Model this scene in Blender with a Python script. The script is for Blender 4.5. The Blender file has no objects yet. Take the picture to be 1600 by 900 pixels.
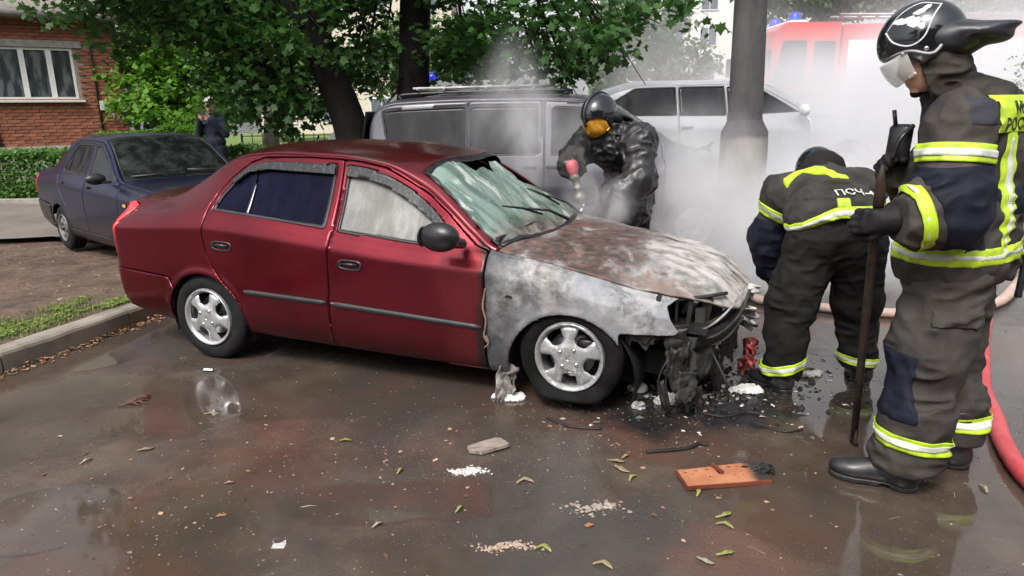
import bpy, math, random
import numpy as np
from mathutils import Vector, Matrix
random.seed(7); np.random.seed(7)
PI = math.pi
SC = bpy.context.scene
COL = SC.collection
# ------------------------------------------------------------------ camera
cam = bpy.data.cameras.new('camera'); camo = bpy.data.objects.new('camera', cam); COL.objects.link(camo)
cam.sensor_width = 36.0; cam.lens = 1078.1 / 1600 * 36.0; cam.clip_start = 0.05; cam.clip_end = 900
camo.matrix_world = (Matrix.Translation((0, 0, 1.549)) @ Matrix.Rotation(math.radians(90 - 14.34), 4, 'X')
                     @ Matrix.Rotation(math.radians(-0.95), 4, 'Z'))
SC.camera = camo
# ------------------------------------------------------------------ sky and sun
SUN_EL, SUN_AZ = 52.0, 205.0          # overcast: a wide soft sun high behind the trees
w = bpy.data.worlds.new('World'); SC.world = w; w.use_nodes = True
nt = w.node_tree; nt.nodes.clear()
sky = nt.nodes.new('ShaderNodeTexSky'); sky.sky_type = 'NISHITA'; sky.sun_disc = False
sky.sun_elevation = math.radians(SUN_EL); sky.sun_rotation = math.radians(SUN_AZ)
sky.air_density = 1.0; sky.dust_density = 5.0; sky.ozone_density = 1.0
hs = nt.nodes.new('ShaderNodeHueSaturation'); hs.inputs['Saturation'].default_value = 0.22
bg = nt.nodes.new('ShaderNodeBackground'); bg.inputs['Strength'].default_value = 0.15
wo = nt.nodes.new('ShaderNodeOutputWorld')
nt.links.new(sky.outputs[0], hs.inputs['Color']); nt.links.new(hs.outputs[0], bg.inputs[0]); nt.links.new(bg.outputs[0], wo.inputs[0])
sl = bpy.data.lights.new('sun', 'SUN'); sl.energy = 1.3; sl.angle = math.radians(14); sl.color = (1.0, 0.97, 0.92)
so = bpy.data.objects.new('sun', sl); COL.objects.link(so)
# direction towards the sun: Nishita rotation 0 = +Y, turning towards +X
az, el = math.radians(SUN_AZ), math.radians(SUN_EL)
sd = Vector((math.sin(az) * math.cos(el), math.cos(az) * math.cos(el), math.sin(el)))
so.rotation_euler = sd.to_track_quat('Z', 'Y').to_euler(); so.location = (0, -3, 12)
SC.view_settings.view_transform = 'Standard'; SC.view_settings.look = 'None'
SC.view_settings.exposure = 0.85; SC.view_settings.gamma = 1
SC.view_settings.use_curve_mapping = False
SC.cycles.max_bounces = 8; SC.cycles.transparent_max_bounces = 12; SC.cycles.volume_bounces = 3
SC.cycles.volume_step_rate = 2.0; SC.cycles.volume_max_steps = 256
SC.cycles.caustics_reflective = False; SC.cycles.caustics_refractive = False
SC.cycles.use_denoising = True

# ------------------------------------------------------------------ node materials
MATS = {}
class N:
    def __init__(s, m): s.t = m.node_tree; s.n = s.t.nodes; s.l = s.t.links
    def new(s, typ, **kw):
        n = s.n.new(typ)
        for k, v in kw.items(): setattr(n, k, v)
        return n
    def put(s, sock, v):
        if hasattr(v, 'is_output') or isinstance(v, bpy.types.NodeSocket): s.l.new(v, sock)
        elif isinstance(v, (tuple, list)) and len(v) == 3 and sock.type == 'RGBA': sock.default_value = (*v, 1)
        else: sock.default_value = v
    def coord(s, which='Object'):
        return s.new('ShaderNodeTexCoord').outputs[which]
    def mapping(s, v, scale=(1, 1, 1), loc=(0, 0, 0), rot=(0, 0, 0)):
        n = s.new('ShaderNodeMapping'); s.put(n.inputs['Vector'], v)
        n.inputs['Scale'].default_value = scale; n.inputs['Location'].default_value = loc; n.inputs['Rotation'].default_value = rot
        return n.outputs[0]
    def noise(s, scale=5, detail=5, rough=.55, vec=None, dist=0.0):
        n = s.new('ShaderNodeTexNoise'); n.inputs['Scale'].default_value = scale; n.inputs['Detail'].default_value = detail
        n.inputs['Roughness'].default_value = rough; n.inputs['Distortion'].default_value = dist
        s.put(n.inputs['Vector'], vec if vec is not None else s.coord()); return n.outputs[0]
    def voro(s, scale=5, feature='F1', vec=None, out='Distance', rand=1.0):
        n = s.new('ShaderNodeTexVoronoi', feature=feature); n.inputs['Scale'].default_value = scale
        n.inputs['Randomness'].default_value = rand
        s.put(n.inputs['Vector'], vec if vec is not None else s.coord()); return n.outputs[out]
    def ramp(s, fac, stops, interp='LINEAR'):
        n = s.new('ShaderNodeValToRGB'); n.color_ramp.interpolation = interp; cr = n.color_ramp
        while len(cr.elements) < len(stops): cr.elements.new(.5)
        for e, (p, c) in zip(cr.elements, stops):
            e.position = p; e.color = (c, c, c, 1) if not isinstance(c, (tuple, list)) else (*c, 1)
        s.put(n.inputs[0], fac); return n.outputs[0]
    def math(s, op, a, b=0.0, c=None, clamp=False):
        n = s.new('ShaderNodeMath', operation=op, use_clamp=clamp); s.put(n.inputs[0], a); s.put(n.inputs[1], b)
        if c is not None: s.put(n.inputs[2], c)
        return n.outputs[0]
    def mix(s, f, a, b, mode='MIX'):
        n = s.new('ShaderNodeMix', data_type='RGBA', blend_type=mode); s.put(n.inputs[0], f); s.put(n.inputs[6], a); s.put(n.inputs[7], b)
        return n.outputs[2]
    def sep(s, v):
        n = s.new('ShaderNodeSeparateXYZ'); s.put(n.inputs[0], v); return n.outputs
    def mr(s, v, a, b, c=0.0, d=1.0, smooth=True):
        n = s.new('ShaderNodeMapRange'); n.interpolation_type = 'SMOOTHSTEP' if smooth else 'LINEAR'
        s.put(n.inputs[0], v)
        for i, q in zip((1, 2, 3, 4), (a, b, c, d)): n.inputs[i].default_value = q
        return n.outputs[0]
    def bump(s, h, strength=.5, dist=.01, normal=None):
        n = s.new('ShaderNodeBump'); n.inputs['Strength'].default_value = strength; n.inputs['Distance'].default_value = dist
        s.put(n.inputs['Height'], h)
        if normal is not None: s.put(n.inputs['Normal'], normal)
        return n.outputs[0]
def newmat(name):
    m = bpy.data.materials.new(name); m.use_nodes = True; g = N(m)
    p = m.node_tree.nodes['Principled BSDF']
    return m, g, p
def P(p, g, **kw):
    nm = {'color': 'Base Color', 'rough': 'Roughness', 'metal': 'Metallic', 'spec': 'Specular IOR Level', 'coat': 'Coat Weight',
          'coatr': 'Coat Roughness', 'alpha': 'Alpha', 'trans': 'Transmission Weight', 'ior': 'IOR', 'normal': 'Normal',
          'emit': 'Emission Color', 'emits': 'Emission Strength', 'sheen': 'Sheen Weight', 'sss': 'Subsurface Weight'}
    for k, v in kw.items(): g.put(p.inputs[nm[k]], v)
def simple(name, col, rough=.6, metal=0.0, var=.25, nscale=8, bscale=60, bump=.15, coat=0.0, spec=.5, detail=4):
    """procedural paint / plastic / cloth: the base colour varies a little, roughness too, fine relief"""
    if name in MATS: return MATS[name]
    m, g, p = newmat(name)
    n1 = g.noise(nscale, detail)
    c = g.mix(g.mr(n1, .3, .7), tuple(x * (1 - var) for x in col), tuple(min(1, x * (1 + var)) for x in col))
    P(p, g, color=c, metal=metal, spec=spec, rough=g.mr(n1, .2, .8, max(0, rough - .1), min(1, rough + .1)), coat=coat)
    if coat: P(p, g, coatr=.08)
    if bump: P(p, g, normal=g.bump(g.noise(bscale, 3), bump, .004))
    MATS[name] = m; return m

# ------------------------------------------------------------------ object helpers
def link(o, parent=None):
    COL.objects.link(o)
    if parent is not None: o.parent = parent
    return o
def tag(o, label=None, cat=None, group=None, kind=None):
    if label: o['label'] = label
    if cat: o['category'] = cat
    if group: o['group'] = group
    if kind: o['kind'] = kind
    return o
def empty(name, loc=(0, 0, 0), rz=0.0, label=None, cat=None, group=None, rot=None):
    o = bpy.data.objects.new(name, None); o.empty_display_size = .1; o.location = loc
    o.rotation_euler = rot if rot else (0, 0, rz); link(o); return tag(o, label, cat, group)
def mesh_np(name, V, F, smooth=True):
    """V (n,3), F (m,k) numpy or a list of faces"""
    me = bpy.data.meshes.new(name)
    V = np.asarray(V, dtype=np.float32)[:, :3]
    if isinstance(F, np.ndarray):
        m, k = F.shape
        me.vertices.add(len(V)); me.vertices.foreach_set('co', V.ravel())
        me.loops.add(m * k); me.loops.foreach_set('vertex_index', F.astype(np.int32).ravel())
        me.polygons.add(m); me.polygons.foreach_set('loop_start', np.arange(0, m * k, k, dtype=np.int32))
        try: me.polygons.foreach_set('loop_total', np.full(m, k, dtype=np.int32))
        except Exception: pass
        me.update(calc_edges=True); me.validate()
    else:
        me.from_pydata(V.tolist(), [], F); me.update()
    if smooth: me.polygons.foreach_set('use_smooth', np.ones(len(me.polygons), dtype=bool)); me.update()
    return me
def ob(name, V, F, mat, parent=None, smooth=True, solid=0.0, loc=None, rot=None):
    me = mesh_np(name, V, F, smooth) if not isinstance(V, bpy.types.Mesh) else V
    if mat is not None and not me.materials: me.materials.append(mat)
    o = bpy.data.objects.new(name, me); link(o, parent)
    if loc is not None: o.location = loc
    if rot is not None: o.rotation_euler = rot
    if solid:
        md = o.modifiers.new('thickness', 'SOLIDIFY'); md.thickness = abs(solid); md.offset = -1 if solid > 0 else 1; md.use_rim = True
    return o
class MB:
    """collects simple solids into one mesh"""
    def __init__(s): s.v = []; s.f = []
    def add(s, V, F):
        b = len(s.v); s.v += [tuple(map(float, q[:3])) for q in V]; s.f += [tuple(int(i) + b for i in f) for f in F]; return s
    def box(s, c, d, R=None, bev=0.0):
        hx, hy, hz = d[0] / 2, d[1] / 2, d[2] / 2
        if bev:
            b = min(bev, hx * .9, hy * .9, hz * .9); V = []
            for sx in (-1, 1):
                for sy in (-1, 1):
                    for sz in (-1, 1):
                        V += [(sx * hx, sy * (hy - b), sz * (hz - b)), (sx * (hx - b), sy * hy, sz * (hz - b)), (sx * (hx - b), sy * (hy - b), sz * hz)]
            import bmesh
            bm = bmesh.new()
            for q in V: bm.verts.new(q)
            bmesh.ops.convex_hull(bm, input=bm.verts[:]); bm.verts.index_update()
            bmesh.ops.dissolve_limit(bm, angle_limit=.02, verts=bm.verts[:], edges=bm.edges[:])
            bm.verts.index_update()
            V = [tuple(q.co) for q in bm.verts]; F = [[q.index for q in f.verts] for f in bm.faces]; bm.free()
        else:
            V = [(sx * hx, sy * hy, sz * hz) for sx in (-1, 1) for sy in (-1, 1) for sz in (-1, 1)]
            F = [(0, 1, 3, 2), (4, 6, 7, 5), (0, 4, 5, 1), (2, 3, 7, 6), (0, 2, 6, 4), (1, 5, 7, 3)]
        M = np.array(R)[:3, :3] if R is not None else np.eye(3)
        V = np.array(V) @ M.T + np.array(c); return s.add(V, F)
    def tube(s, pts, rad, n=8, caps=True, flat=1.0):
        pts = np.array(pts, float); m = len(pts)
        rad = np.full(m, rad) if np.isscalar(rad) else np.array(rad, float)
        T = np.gradient(pts, axis=0); T /= np.linalg.norm(T, axis=1)[:, None] + 1e-9
        up = np.array([0, 0, 1.]) if abs(T[0][2]) < .9 else np.array([1., 0, 0])
        V = []; a = np.linspace(0, 2 * PI, n, endpoint=False)
        for i in range(m):
            x = np.cross(up, T[i]); x /= np.linalg.norm(x) + 1e-9; y = np.cross(T[i], x); up = y
            for q in a: V.append(pts[i] + rad[i] * (x * math.cos(q) + y * math.sin(q) * flat))
        F = [(i * n + j, i * n + (j + 1) % n, (i + 1) * n + (j + 1) % n, (i + 1) * n + j) for i in range(m - 1) for j in range(n)]
        if caps: F += [tuple(range(n))[::-1], tuple((m - 1) * n + j for j in range(n))]
        return s.add(V, F)
    def lathe(s, prof, n=24, c=(0, 0, 0), axis='z', close=False):
        """prof: (r, h) list, turned about the axis"""
        V = []; m = len(prof)
        for r, h in prof:
            for j in range(n):
                a = 2 * PI * j / n; x, y = r * math.cos(a), r * math.sin(a)
                q = (x, y, h) if axis == 'z' else ((x, h, -y) if axis == 'y' else (h, x, y))
                V.append((q[0] + c[0], q[1] + c[1], q[2] + c[2]))
        F = [(i * n + j, i * n + (j + 1) % n, (i + 1) * n + (j + 1) % n, (i + 1) * n + j) for i in range(m - 1) for j in range(n)]
        if close: F += [((m - 1) * n + j, (m - 1) * n + (j + 1) % n, (j + 1) % n, j) for j in range(n)]
        return s.add(V, F)
    def prism(s, poly, d0, d1, axis='y'):
        n = len(poly); V = []
        for d in (d0, d1):
            for a, b in poly: V.append((a, d, b) if axis == 'y' else ((a, b, d) if axis == 'z' else (d, a, b)))
        F = [tuple(range(n)), tuple(range(2 * n - 1, n - 1, -1))] + [(i, i + n, (i + 1) % n + n, (i + 1) % n) for i in range(n)]
        return s.add(V, F)
    def ob(s, name, mat, parent=None, smooth=False, **kw):
        o = ob(name, np.array(s.v), s.f, mat, parent, smooth, **kw)
        if smooth == 'auto':
            pass
        return o
def rotm(rx=0, ry=0, rz=0):
    return np.array(Matrix.Rotation(rz, 3, 'Z') @ Matrix.Rotation(ry, 3, 'Y') @ Matrix.Rotation(rx, 3, 'X'))
def rot_to(d, up=(0, 0, 1)):
    """3x3 whose z axis is d"""
    z = np.array(d, float); z /= np.linalg.norm(z); x = np.cross(up, z)
    if np.linalg.norm(x) < 1e-4: x = np.cross((0, 1, 0), z)
    x /= np.linalg.norm(x); return np.stack([x, np.cross(z, x), z], 1)
def copy_tree(o, parent=None):
    c = o.copy(); COL.objects.link(c); c.parent = parent
    for ch in [q for q in bpy.data.objects if q.parent == o]: copy_tree(ch, c)
    return c
def cr(pts, n=12):
    """Catmull-Rom through points"""
    p = np.array(pts, float); p = np.vstack([2 * p[0] - p[1], p, 2 * p[-1] - p[-2]]); out = []
    for i in range(1, len(p) - 2):
        for t in np.linspace(0, 1, n, endpoint=False):
            a, b, c, d = p[i - 1:i + 3]
            out.append(.5 * ((2 * b) + (-a + c) * t + (2 * a - 5 * b + 4 * c - d) * t * t + (-a + 3 * b - 3 * c + d) * t ** 3))
    out.append(p[-2]); return np.array(out)
def pchip(pts, x):
    p = np.array(sorted(pts), float); X, Y = p[:, 0], p[:, 1]
    if len(X) == 1: return np.full_like(x, Y[0])
    h = np.diff(X); d = np.diff(Y) / h; m = np.zeros(len(X)); m[0], m[-1] = d[0], d[-1]
    for i in range(1, len(X) - 1):
        if d[i - 1] * d[i] > 0:
            w1, w2 = 2 * h[i] + h[i - 1], h[i] + 2 * h[i - 1]; m[i] = (w1 + w2) / (w1 / d[i - 1] + w2 / d[i])
    x = np.clip(x, X[0], X[-1]); i = np.clip(np.searchsorted(X, x) - 1, 0, len(X) - 2); t = (x - X[i]) / h[i]
    return ((2 * t ** 3 - 3 * t ** 2 + 1) * Y[i] + (t ** 3 - 2 * t ** 2 + t) * h[i] * m[i] + (-2 * t ** 3 + 3 * t ** 2) * Y[i + 1] + (t ** 3 - t ** 2) * h[i] * m[i + 1])
# ------------------------------------------------------------------ value noise
_rs = np.random.RandomState(3); LAT = _rs.rand(32, 32, 32).astype(np.float32)
def vnoise(x, y, z):
    def q(a):
        i = np.floor(a).astype(np.int64); f = a - i; return i & 31, (i + 1) & 31, (f * f * (3 - 2 * f)).astype(np.float32)
    x0, x1, fx = q(x); y0, y1, fy = q(y); z0, z1, fz = q(z)
    def L(a, b, c): return LAT[a, b, c]
    c00 = L(x0, y0, z0) * (1 - fx) + L(x1, y0, z0) * fx; c10 = L(x0, y1, z0) * (1 - fx) + L(x1, y1, z0) * fx
    c01 = L(x0, y0, z1) * (1 - fx) + L(x1, y0, z1) * fx; c11 = L(x0, y1, z1) * (1 - fx) + L(x1, y1, z1) * fx
    c0 = c00 * (1 - fy) + c10 * fy; c1 = c01 * (1 - fy) + c11 * fy
    return (c0 * (1 - fz) + c1 * fz) * 2 - 1
def fbm(x, y, z, o=3):
    r = 0; a = 1.0; t = 0
    for k in range(o): r = r + a * vnoise(x * 2 ** k + 7 * k, y * 2 ** k, z * 2 ** k); t += a; a *= .5
    return r / t
# ------------------------------------------------------------------ cutting meshes along a scalar field
def cut(V, T, s):
    s = np.where(np.abs(s) < 1e-7, 1e-7, s); sg = s[T] > 0; cnt = sg.sum(1)
    neg = [T[cnt == 0]]; pos = [T[cnt == 3]]; NV = len(V)
    mx = (cnt == 1) | (cnt == 2); M = T[mx]; c = cnt[mx]; G = sg[mx]
    if len(M):
        odd = np.where(c == 1, G.argmax(1), (~G).argmax(1)); r = np.arange(len(M))
        a = M[r, odd]; b = M[r, (odd + 1) % 3]; d = M[r, (odd + 2) % 3]
        e = np.concatenate([np.stack([a, b], 1), np.stack([a, d], 1)]); e.sort(axis=1)
        u, inv = np.unique(e[:, 0].astype(np.int64) * (NV + 1) + e[:, 1], return_inverse=True); inv = inv.ravel()
        i0, i1 = u // (NV + 1), u % (NV + 1); t = (s[i0] / (s[i0] - s[i1]))[:, None]
        V = np.vstack([V, V[i0] * (1 - t) + V[i1] * t]); p = NV + inv[:len(M)]; q = NV + inv[len(M):]
        t1 = np.stack([a, p, q], 1); t2 = np.stack([p, b, d], 1); t3 = np.stack([p, d, q], 1); k = c == 1
        pos += [t1[k], t2[~k], t3[~k]]; neg += [t1[~k], t2[k], t3[k]]
    def comp(L):
        L = np.concatenate(L)
        if not len(L): return (np.zeros((0, V.shape[1])), np.zeros((0, 3), int))
        u, inv = np.unique(L, return_inverse=True); return V[u], inv.reshape(-1, 3)
    return comp(neg), comp(pos)
def pdist(p, poly):
    """signed distance to a closed polygon (negative inside), p (n,2)"""
    poly = np.array(poly, float); n = len(poly); d = np.full(len(p), 1e9); ins = np.zeros(len(p), bool)
    for i in range(n):
        a, b = poly[i], poly[(i + 1) % n]; e = b - a; w = p - a
        t = np.clip((w @ e) / (e @ e + 1e-12), 0, 1); q = w - t[:, None] * e; d = np.minimum(d, (q ** 2).sum(1))
        c = ((a[1] <= p[:, 1]) & (b[1] > p[:, 1])) | ((b[1] <= p[:, 1]) & (a[1] > p[:, 1]))
        xx = a[0] + (p[:, 1] - a[1]) / (b[1] - a[1] + 1e-12) * e[0]; ins ^= c & (p[:, 0] < xx)
    return np.where(ins, -1, 1) * np.sqrt(d)
def grid_tris(nu, nv):
    i, j = np.meshgrid(np.arange(nu - 1), np.arange(nv - 1), indexing='ij'); a = (i * nv + j).ravel(); b = a + nv
    return np.concatenate([np.stack([a, b, b + 1], 1), np.stack([a, b + 1, a + 1], 1)])
# ------------------------------------------------------------------ signed distance modelling (bodies, garments)
class SD:
    """smooth union of tapered capsules and ellipsoids, meshed by surface nets"""
    def __init__(s, k=.04): s.p = []; s.k = k; s.post = []
    def cap(s, a, b, r1, r2=None, k=None, sub=False): s.p.append(('c', np.array(a, float), np.array(b, float), r1, r1 if r2 is None else r2, k, sub)); return s
    def ell(s, c, r, R=None, k=None, sub=False): s.p.append(('e', np.array(c, float), np.array(r, float), R, None, k, sub)); return s
    def chain(s, pts, rs, k=None):
        for i in range(len(pts) - 1): s.cap(pts[i], pts[i + 1], rs[i], rs[i + 1], k)
        return s
    def ev(s, X, Y, Z, off=0.0):
        D = None
        for q in s.p:
            if q[0] == 'c':
                a, b = q[1], q[2]; ab = b - a; L = ab @ ab + 1e-12
                t = np.clip(((X - a[0]) * ab[0] + (Y - a[1]) * ab[1] + (Z - a[2]) * ab[2]) / L, 0, 1)
                d = np.sqrt((X - a[0] - t * ab[0]) ** 2 + (Y - a[1] - t * ab[1]) ** 2 + (Z - a[2] - t * ab[2]) ** 2) - (q[3] + (q[4] - q[3]) * t)
            else:
                c, r, R = q[1], q[2], q[3]; x, y, z = X - c[0], Y - c[1], Z - c[2]
                if R is not None:
                    R = np.asarray(R); x, y, z = (x * R[0, 0] + y * R[1, 0] + z * R[2, 0], x * R[0, 1] + y * R[1, 1] + z * R[2, 1], x * R[0, 2] + y * R[1, 2] + z * R[2, 2])
                k0 = np.sqrt((x / r[0]) ** 2 + (y / r[1]) ** 2 + (z / r[2]) ** 2); k1 = np.sqrt((x / r[0] ** 2) ** 2 + (y / r[1] ** 2) ** 2 + (z / r[2] ** 2) ** 2)
                d = k0 * (k0 - 1) / (k1 + 1e-9)
            k = q[5] if q[5] is not None else s.k
            if q[6]:
                h = np.clip(.5 - .5 * (D + d) / k, 0, 1); D = D * (1 - h) - d * h + k * h * (1 - h)
            elif D is None: D = d
            else:
                h = np.clip(.5 + .5 * (d - D) / k, 0, 1); D = D * h + d * (1 - h) - k * h * (1 - h)
        D = D - off
        for f in s.post: D = f(X, Y, Z, D)
        return D
def surfnet(fn, lo, hi, h):
    lo = np.array(lo, float); hi = np.array(hi, float); n = np.ceil((hi - lo) / h).astype(int) + 1
    ax = [(lo[i] + h * np.arange(n[i])).astype(np.float32) for i in range(3)]
    X, Y, Z = np.meshgrid(*ax, indexing='ij'); F = fn(X, Y, Z).astype(np.float32); I = F < 0
    cx = lambda A, a, b, c: A[a:n[0] - 1 + a, b:n[1] - 1 + b, c:n[2] - 1 + c]
    cnt = sum(cx(I, a, b, c).astype(np.int8) for a in (0, 1) for b in (0, 1) for c in (0, 1))
    act = (cnt > 0) & (cnt < 8); idx = -np.ones(act.shape, np.int64); ii = np.argwhere(act); idx[act] = np.arange(len(ii))
    acc = np.zeros((len(ii), 3)); num = np.zeros(len(ii))
    cor = {(a, b, c): F[ii[:, 0] + a, ii[:, 1] + b, ii[:, 2] + c] for a in (0, 1) for b in (0, 1) for c in (0, 1)}
    for d in range(3):
        o = [q for q in range(3) if q != d]
        for u in (0, 1):
            for v in (0, 1):
                p0 = [0, 0, 0]; p0[o[0]] = u; p0[o[1]] = v; p1 = list(p0); p1[d] = 1
                f0, f1 = cor[tuple(p0)], cor[tuple(p1)]; m = (f0 < 0) != (f1 < 0); t = np.where(m, f0 / (f0 - f1 + 1e-12), 0)
                pt = np.zeros((len(ii), 3)); pt[:, o[0]] = u; pt[:, o[1]] = v; pt[:, d] = t; acc += pt * m[:, None]; num += m
    V = lo + h * (ii + acc / np.maximum(num, 1)[:, None]); FA = []
    for d in range(3):
        o = [(d + 1) % 3, (d + 2) % 3]; a = [slice(None)] * 3; b = [slice(None)] * 3; a[d] = slice(0, -1); b[d] = slice(1, None)
        E = I[tuple(a)] != I[tuple(b)]; S = I[tuple(a)]; e = np.argwhere(E)
        ok = (e[:, o[0]] >= 1) & (e[:, o[1]] >= 1) & (e[:, o[0]] < n[o[0]] - 1) & (e[:, o[1]] < n[o[1]] - 1); e = e[ok]; sg = S[e[:, 0], e[:, 1], e[:, 2]]
        def c(du, dv):
            q = e.copy(); q[:, o[0]] += du; q[:, o[1]] += dv; return idx[q[:, 0], q[:, 1], q[:, 2]]
        Q = np.stack([c(-1, -1), c(0, -1), c(0, 0), c(-1, 0)], 1); Q[~sg] = Q[~sg][:, ::-1]; FA.append(Q)
    return V, np.concatenate(FA)
def relax(V, F, it=2, lam=.5):
    """light Laplacian smoothing of a quad mesh"""
    for _ in range(it):
        A = np.zeros_like(V); c = np.zeros(len(V))
        for k in range(4):
            np.add.at(A, F[:, k], V[F[:, (k + 1) % 4]]); np.add.at(c, F[:, k], 1)
        V = V * (1 - lam) + lam * A / np.maximum(c, 1)[:, None]
    return V
# ================================================================== SETTING
def gz(x, y):
    """height of the yard: flat where the cars stand, rising a little beyond"""
    x = np.asarray(x, float); y = np.asarray(y, float)
    return .34 * np.clip((y - 9.2) / .9, 0, 1) ** 2 * (3 - 2 * np.clip((y - 9.2) / .9, 0, 1)) * np.clip((x + 1.5) / 2.0, 0, 1)
# ---- wet asphalt of the yard
def asphalt_mat():
    m, g, p = newmat('wet_asphalt'); co = g.coord()
    x, y, z = g.sep(co)
    big = g.noise(.55, 6, .6, co, .6); mid = g.noise(3.2, 6, .62, co); fine = g.noise(75, 5, .75, co); grit = g.voro(95, 'F1', co)
    # mud film: brown, a reddish patch, greyer bare tarmac
    c = g.mix(g.mr(mid, .35, .68), (.056, .040, .031), (.105, .078, .060))
    c = g.mix(g.mr(big, .42, .62), c, (.046, .043, .040))
    red = g.math('MULTIPLY', g.mr(g.noise(.9, 4, .6, g.mapping(co, loc=(3.1, 1.4, 0))), .50, .66), .75)
    c = g.mix(red, c, (.105, .050, .036))
    # scorched tarmac under the burnt front end
    dx = g.math('SUBTRACT', x, 1.15); dy = g.math('SUBTRACT', y, 3.85)
    rr = g.math('SQRT', g.math('ADD', g.math('MULTIPLY', dx, dx), g.math('MULTIPLY', g.math('MULTIPLY', dy, dy), 1.6)))
    rr = g.math('ADD', rr, g.math('MULTIPLY', g.math('SUBTRACT', g.noise(2.4, 6, .65, co), .5), 1.3))
    burn = g.mr(rr, .75, 1.15, 1, 0); c = g.mix(burn, c, (.013, .013, .014))
    # aggregate, sand and small pale crumbs
    c = g.mix(g.mr(grit, .05, .22, .5, 0), c, (.13, .11, .09), 'MIX')
    crumb = g.math('MULTIPLY', g.mr(g.noise(130, 2, .5, co), .66, .74), g.mr(g.noise(1.1, 5, .6, g.mapping(co, loc=(9, 2, 0))), .44, .62))
    c = g.mix(crumb, c, (.42, .36, .29))
    # water: where it stands the surface is a mirror, elsewhere a rough wet film
    pud = g.noise(.62, 5, .55, g.mapping(co, loc=(1.7, 5.3, 0)), .8)
    blobs = 0
    def blob(cx, cy, rx, ry):
        a = g.math('DIVIDE', g.math('SUBTRACT', x, cx), rx); b = g.math('DIVIDE', g.math('SUBTRACT', y, cy), ry)
        return g.mr(g.math('ADD', g.math('SQRT', g.math('ADD', g.math('MULTIPLY', a, a), g.math('MULTIPLY', b, b))), g.math('MULTIPLY', g.math('SUBTRACT', g.noise(2.1, 6, .6, co), .5), 1.1)), .85, 1.05, 1, 0)
    bl = blob(-2.3, 3.55, .95, .55)
    for q in ((-1.35, 3.75, .8, .45), (1.75, 3.2, .42, 1.1), (-.5, 2.55, .55, .18), (-1.9, 2.45, .4, .25), (2.9, 3.6, .8, 1.2), (0.1, 3.8, 1.3, .4), (2.2, 7, 2.5, 2.2)):
        bl = g.math('MAXIMUM', bl, blob(*q))
    wet = g.math('MAXIMUM', bl, g.mr(pud, .45, .56))
    wet = g.math('MULTIPLY', wet, g.mr(mid, .22, .32))
    rough = g.math('ADD', g.math('MULTIPLY', wet, -.20), g.mr(g.noise(1.6, 6, .65, g.mapping(co, loc=(4, 4, 0)), .6), .38, .62, .15, .33))
    rough = g.math('MAXIMUM', rough, .035)
    c = g.mix(g.math('MULTIPLY', wet, .45), c, (.048, .036, .028))
    P(p, g, color=c, rough=rough, spec=.75, ior=1.45)
    h = g.math('ADD', g.math('MULTIPLY', fine, .6), g.math('ADD', g.math('MULTIPLY', grit, .5), g.math('MULTIPLY', mid, 1.4)))
    inv = g.math('SUBTRACT', 1.0, wet)
    h = g.math('MULTIPLY', h, g.math('ADD', g.math('MULTIPLY', inv, .97), .015))
    P(p, g, normal=g.bump(h, .24, .010)); MATS['wet_asphalt'] = m; return m
M_ASPH = asphalt_mat()
gx = np.unique(np.concatenate([np.linspace(-250, -20, 12), np.linspace(-20, 22, 120), np.linspace(22, 300, 12)]))
gy = np.unique(np.concatenate([np.linspace(-20, 0, 8), np.linspace(0, 22, 90), np.linspace(22, 500, 16)]))
GX, GY = np.meshgrid(gx, gy, indexing='ij')
tag(ob('ground', np.stack([GX.ravel(), GY.ravel(), gz(GX, GY).ravel()], 1), grid_tris(len(gx), len(gy)), M_ASPH), kind='structure')

# ---- verge: kerb, grass strip and mud behind it
KP = np.array([(-3.98, 1.2), (-3.62, 2.6), (-3.26, 3.95), (-3.04, 4.6), (-2.86, 5.35), (-2.70, 6.2), (-2.55, 7.1), (-2.42, 8.1), (-2.3, 9.3)])
kc = cr(KP, 16)
def kx(y): return np.interp(y, kc[:, 1], kc[:, 0])
def vz(x, y):
    d = kx(y) - .16 - np.asarray(x)     # metres behind the kerb
    z = .125 - .075 * np.clip((d - .3) / 1.6, 0, 1)
    z = z + .012 * fbm(x * 2.2, y * 2.2, y * 0, 3) + .010 * np.abs(fbm(x * 9, y * 9, y * 0 + 4, 2)) * np.clip(d * 2, 0, 1)
    return z - .04 * np.clip((y - 7.6) / .8, 0, 1)
m, g, p = newmat('muddy_verge'); co = g.coord(); n1 = g.noise(1.7, 7, .65, co); n2 = g.noise(14, 6, .7, co); n3 = g.voro(26, 'F1', co)
c = g.mix(g.mr(n1, .35, .65), (.066, .040, .026), (.125, .082, .056)); c = g.mix(g.mr(n2, .45, .72), c, (.14, .10, .075)); c = g.mix(g.mr(g.noise(6, 6, .7, co), .30, .50, .7, 0), c, (.040, .025, .016))
P(p, g, color=c, rough=g.mr(n1, .3, .7, .45, .85), normal=g.bump(n2, .9, .03)); M_MUD = m
us = np.linspace(0, 1, 150); ys = np.linspace(.8, 12.3, 170); UU, YY = np.meshgrid(us ** 1.5, ys, indexing='ij')
XX = (kx(YY) - .15) * (1 - UU) + (-16) * UU; ZZ = vz(XX, YY)
ob_ = ob('muddy_verge', np.stack([XX.ravel(), YY.ravel(), ZZ.ravel()], 1), grid_tris(150, 170)[:, ::-1], M_MUD); tag(ob_, kind='structure')
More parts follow.
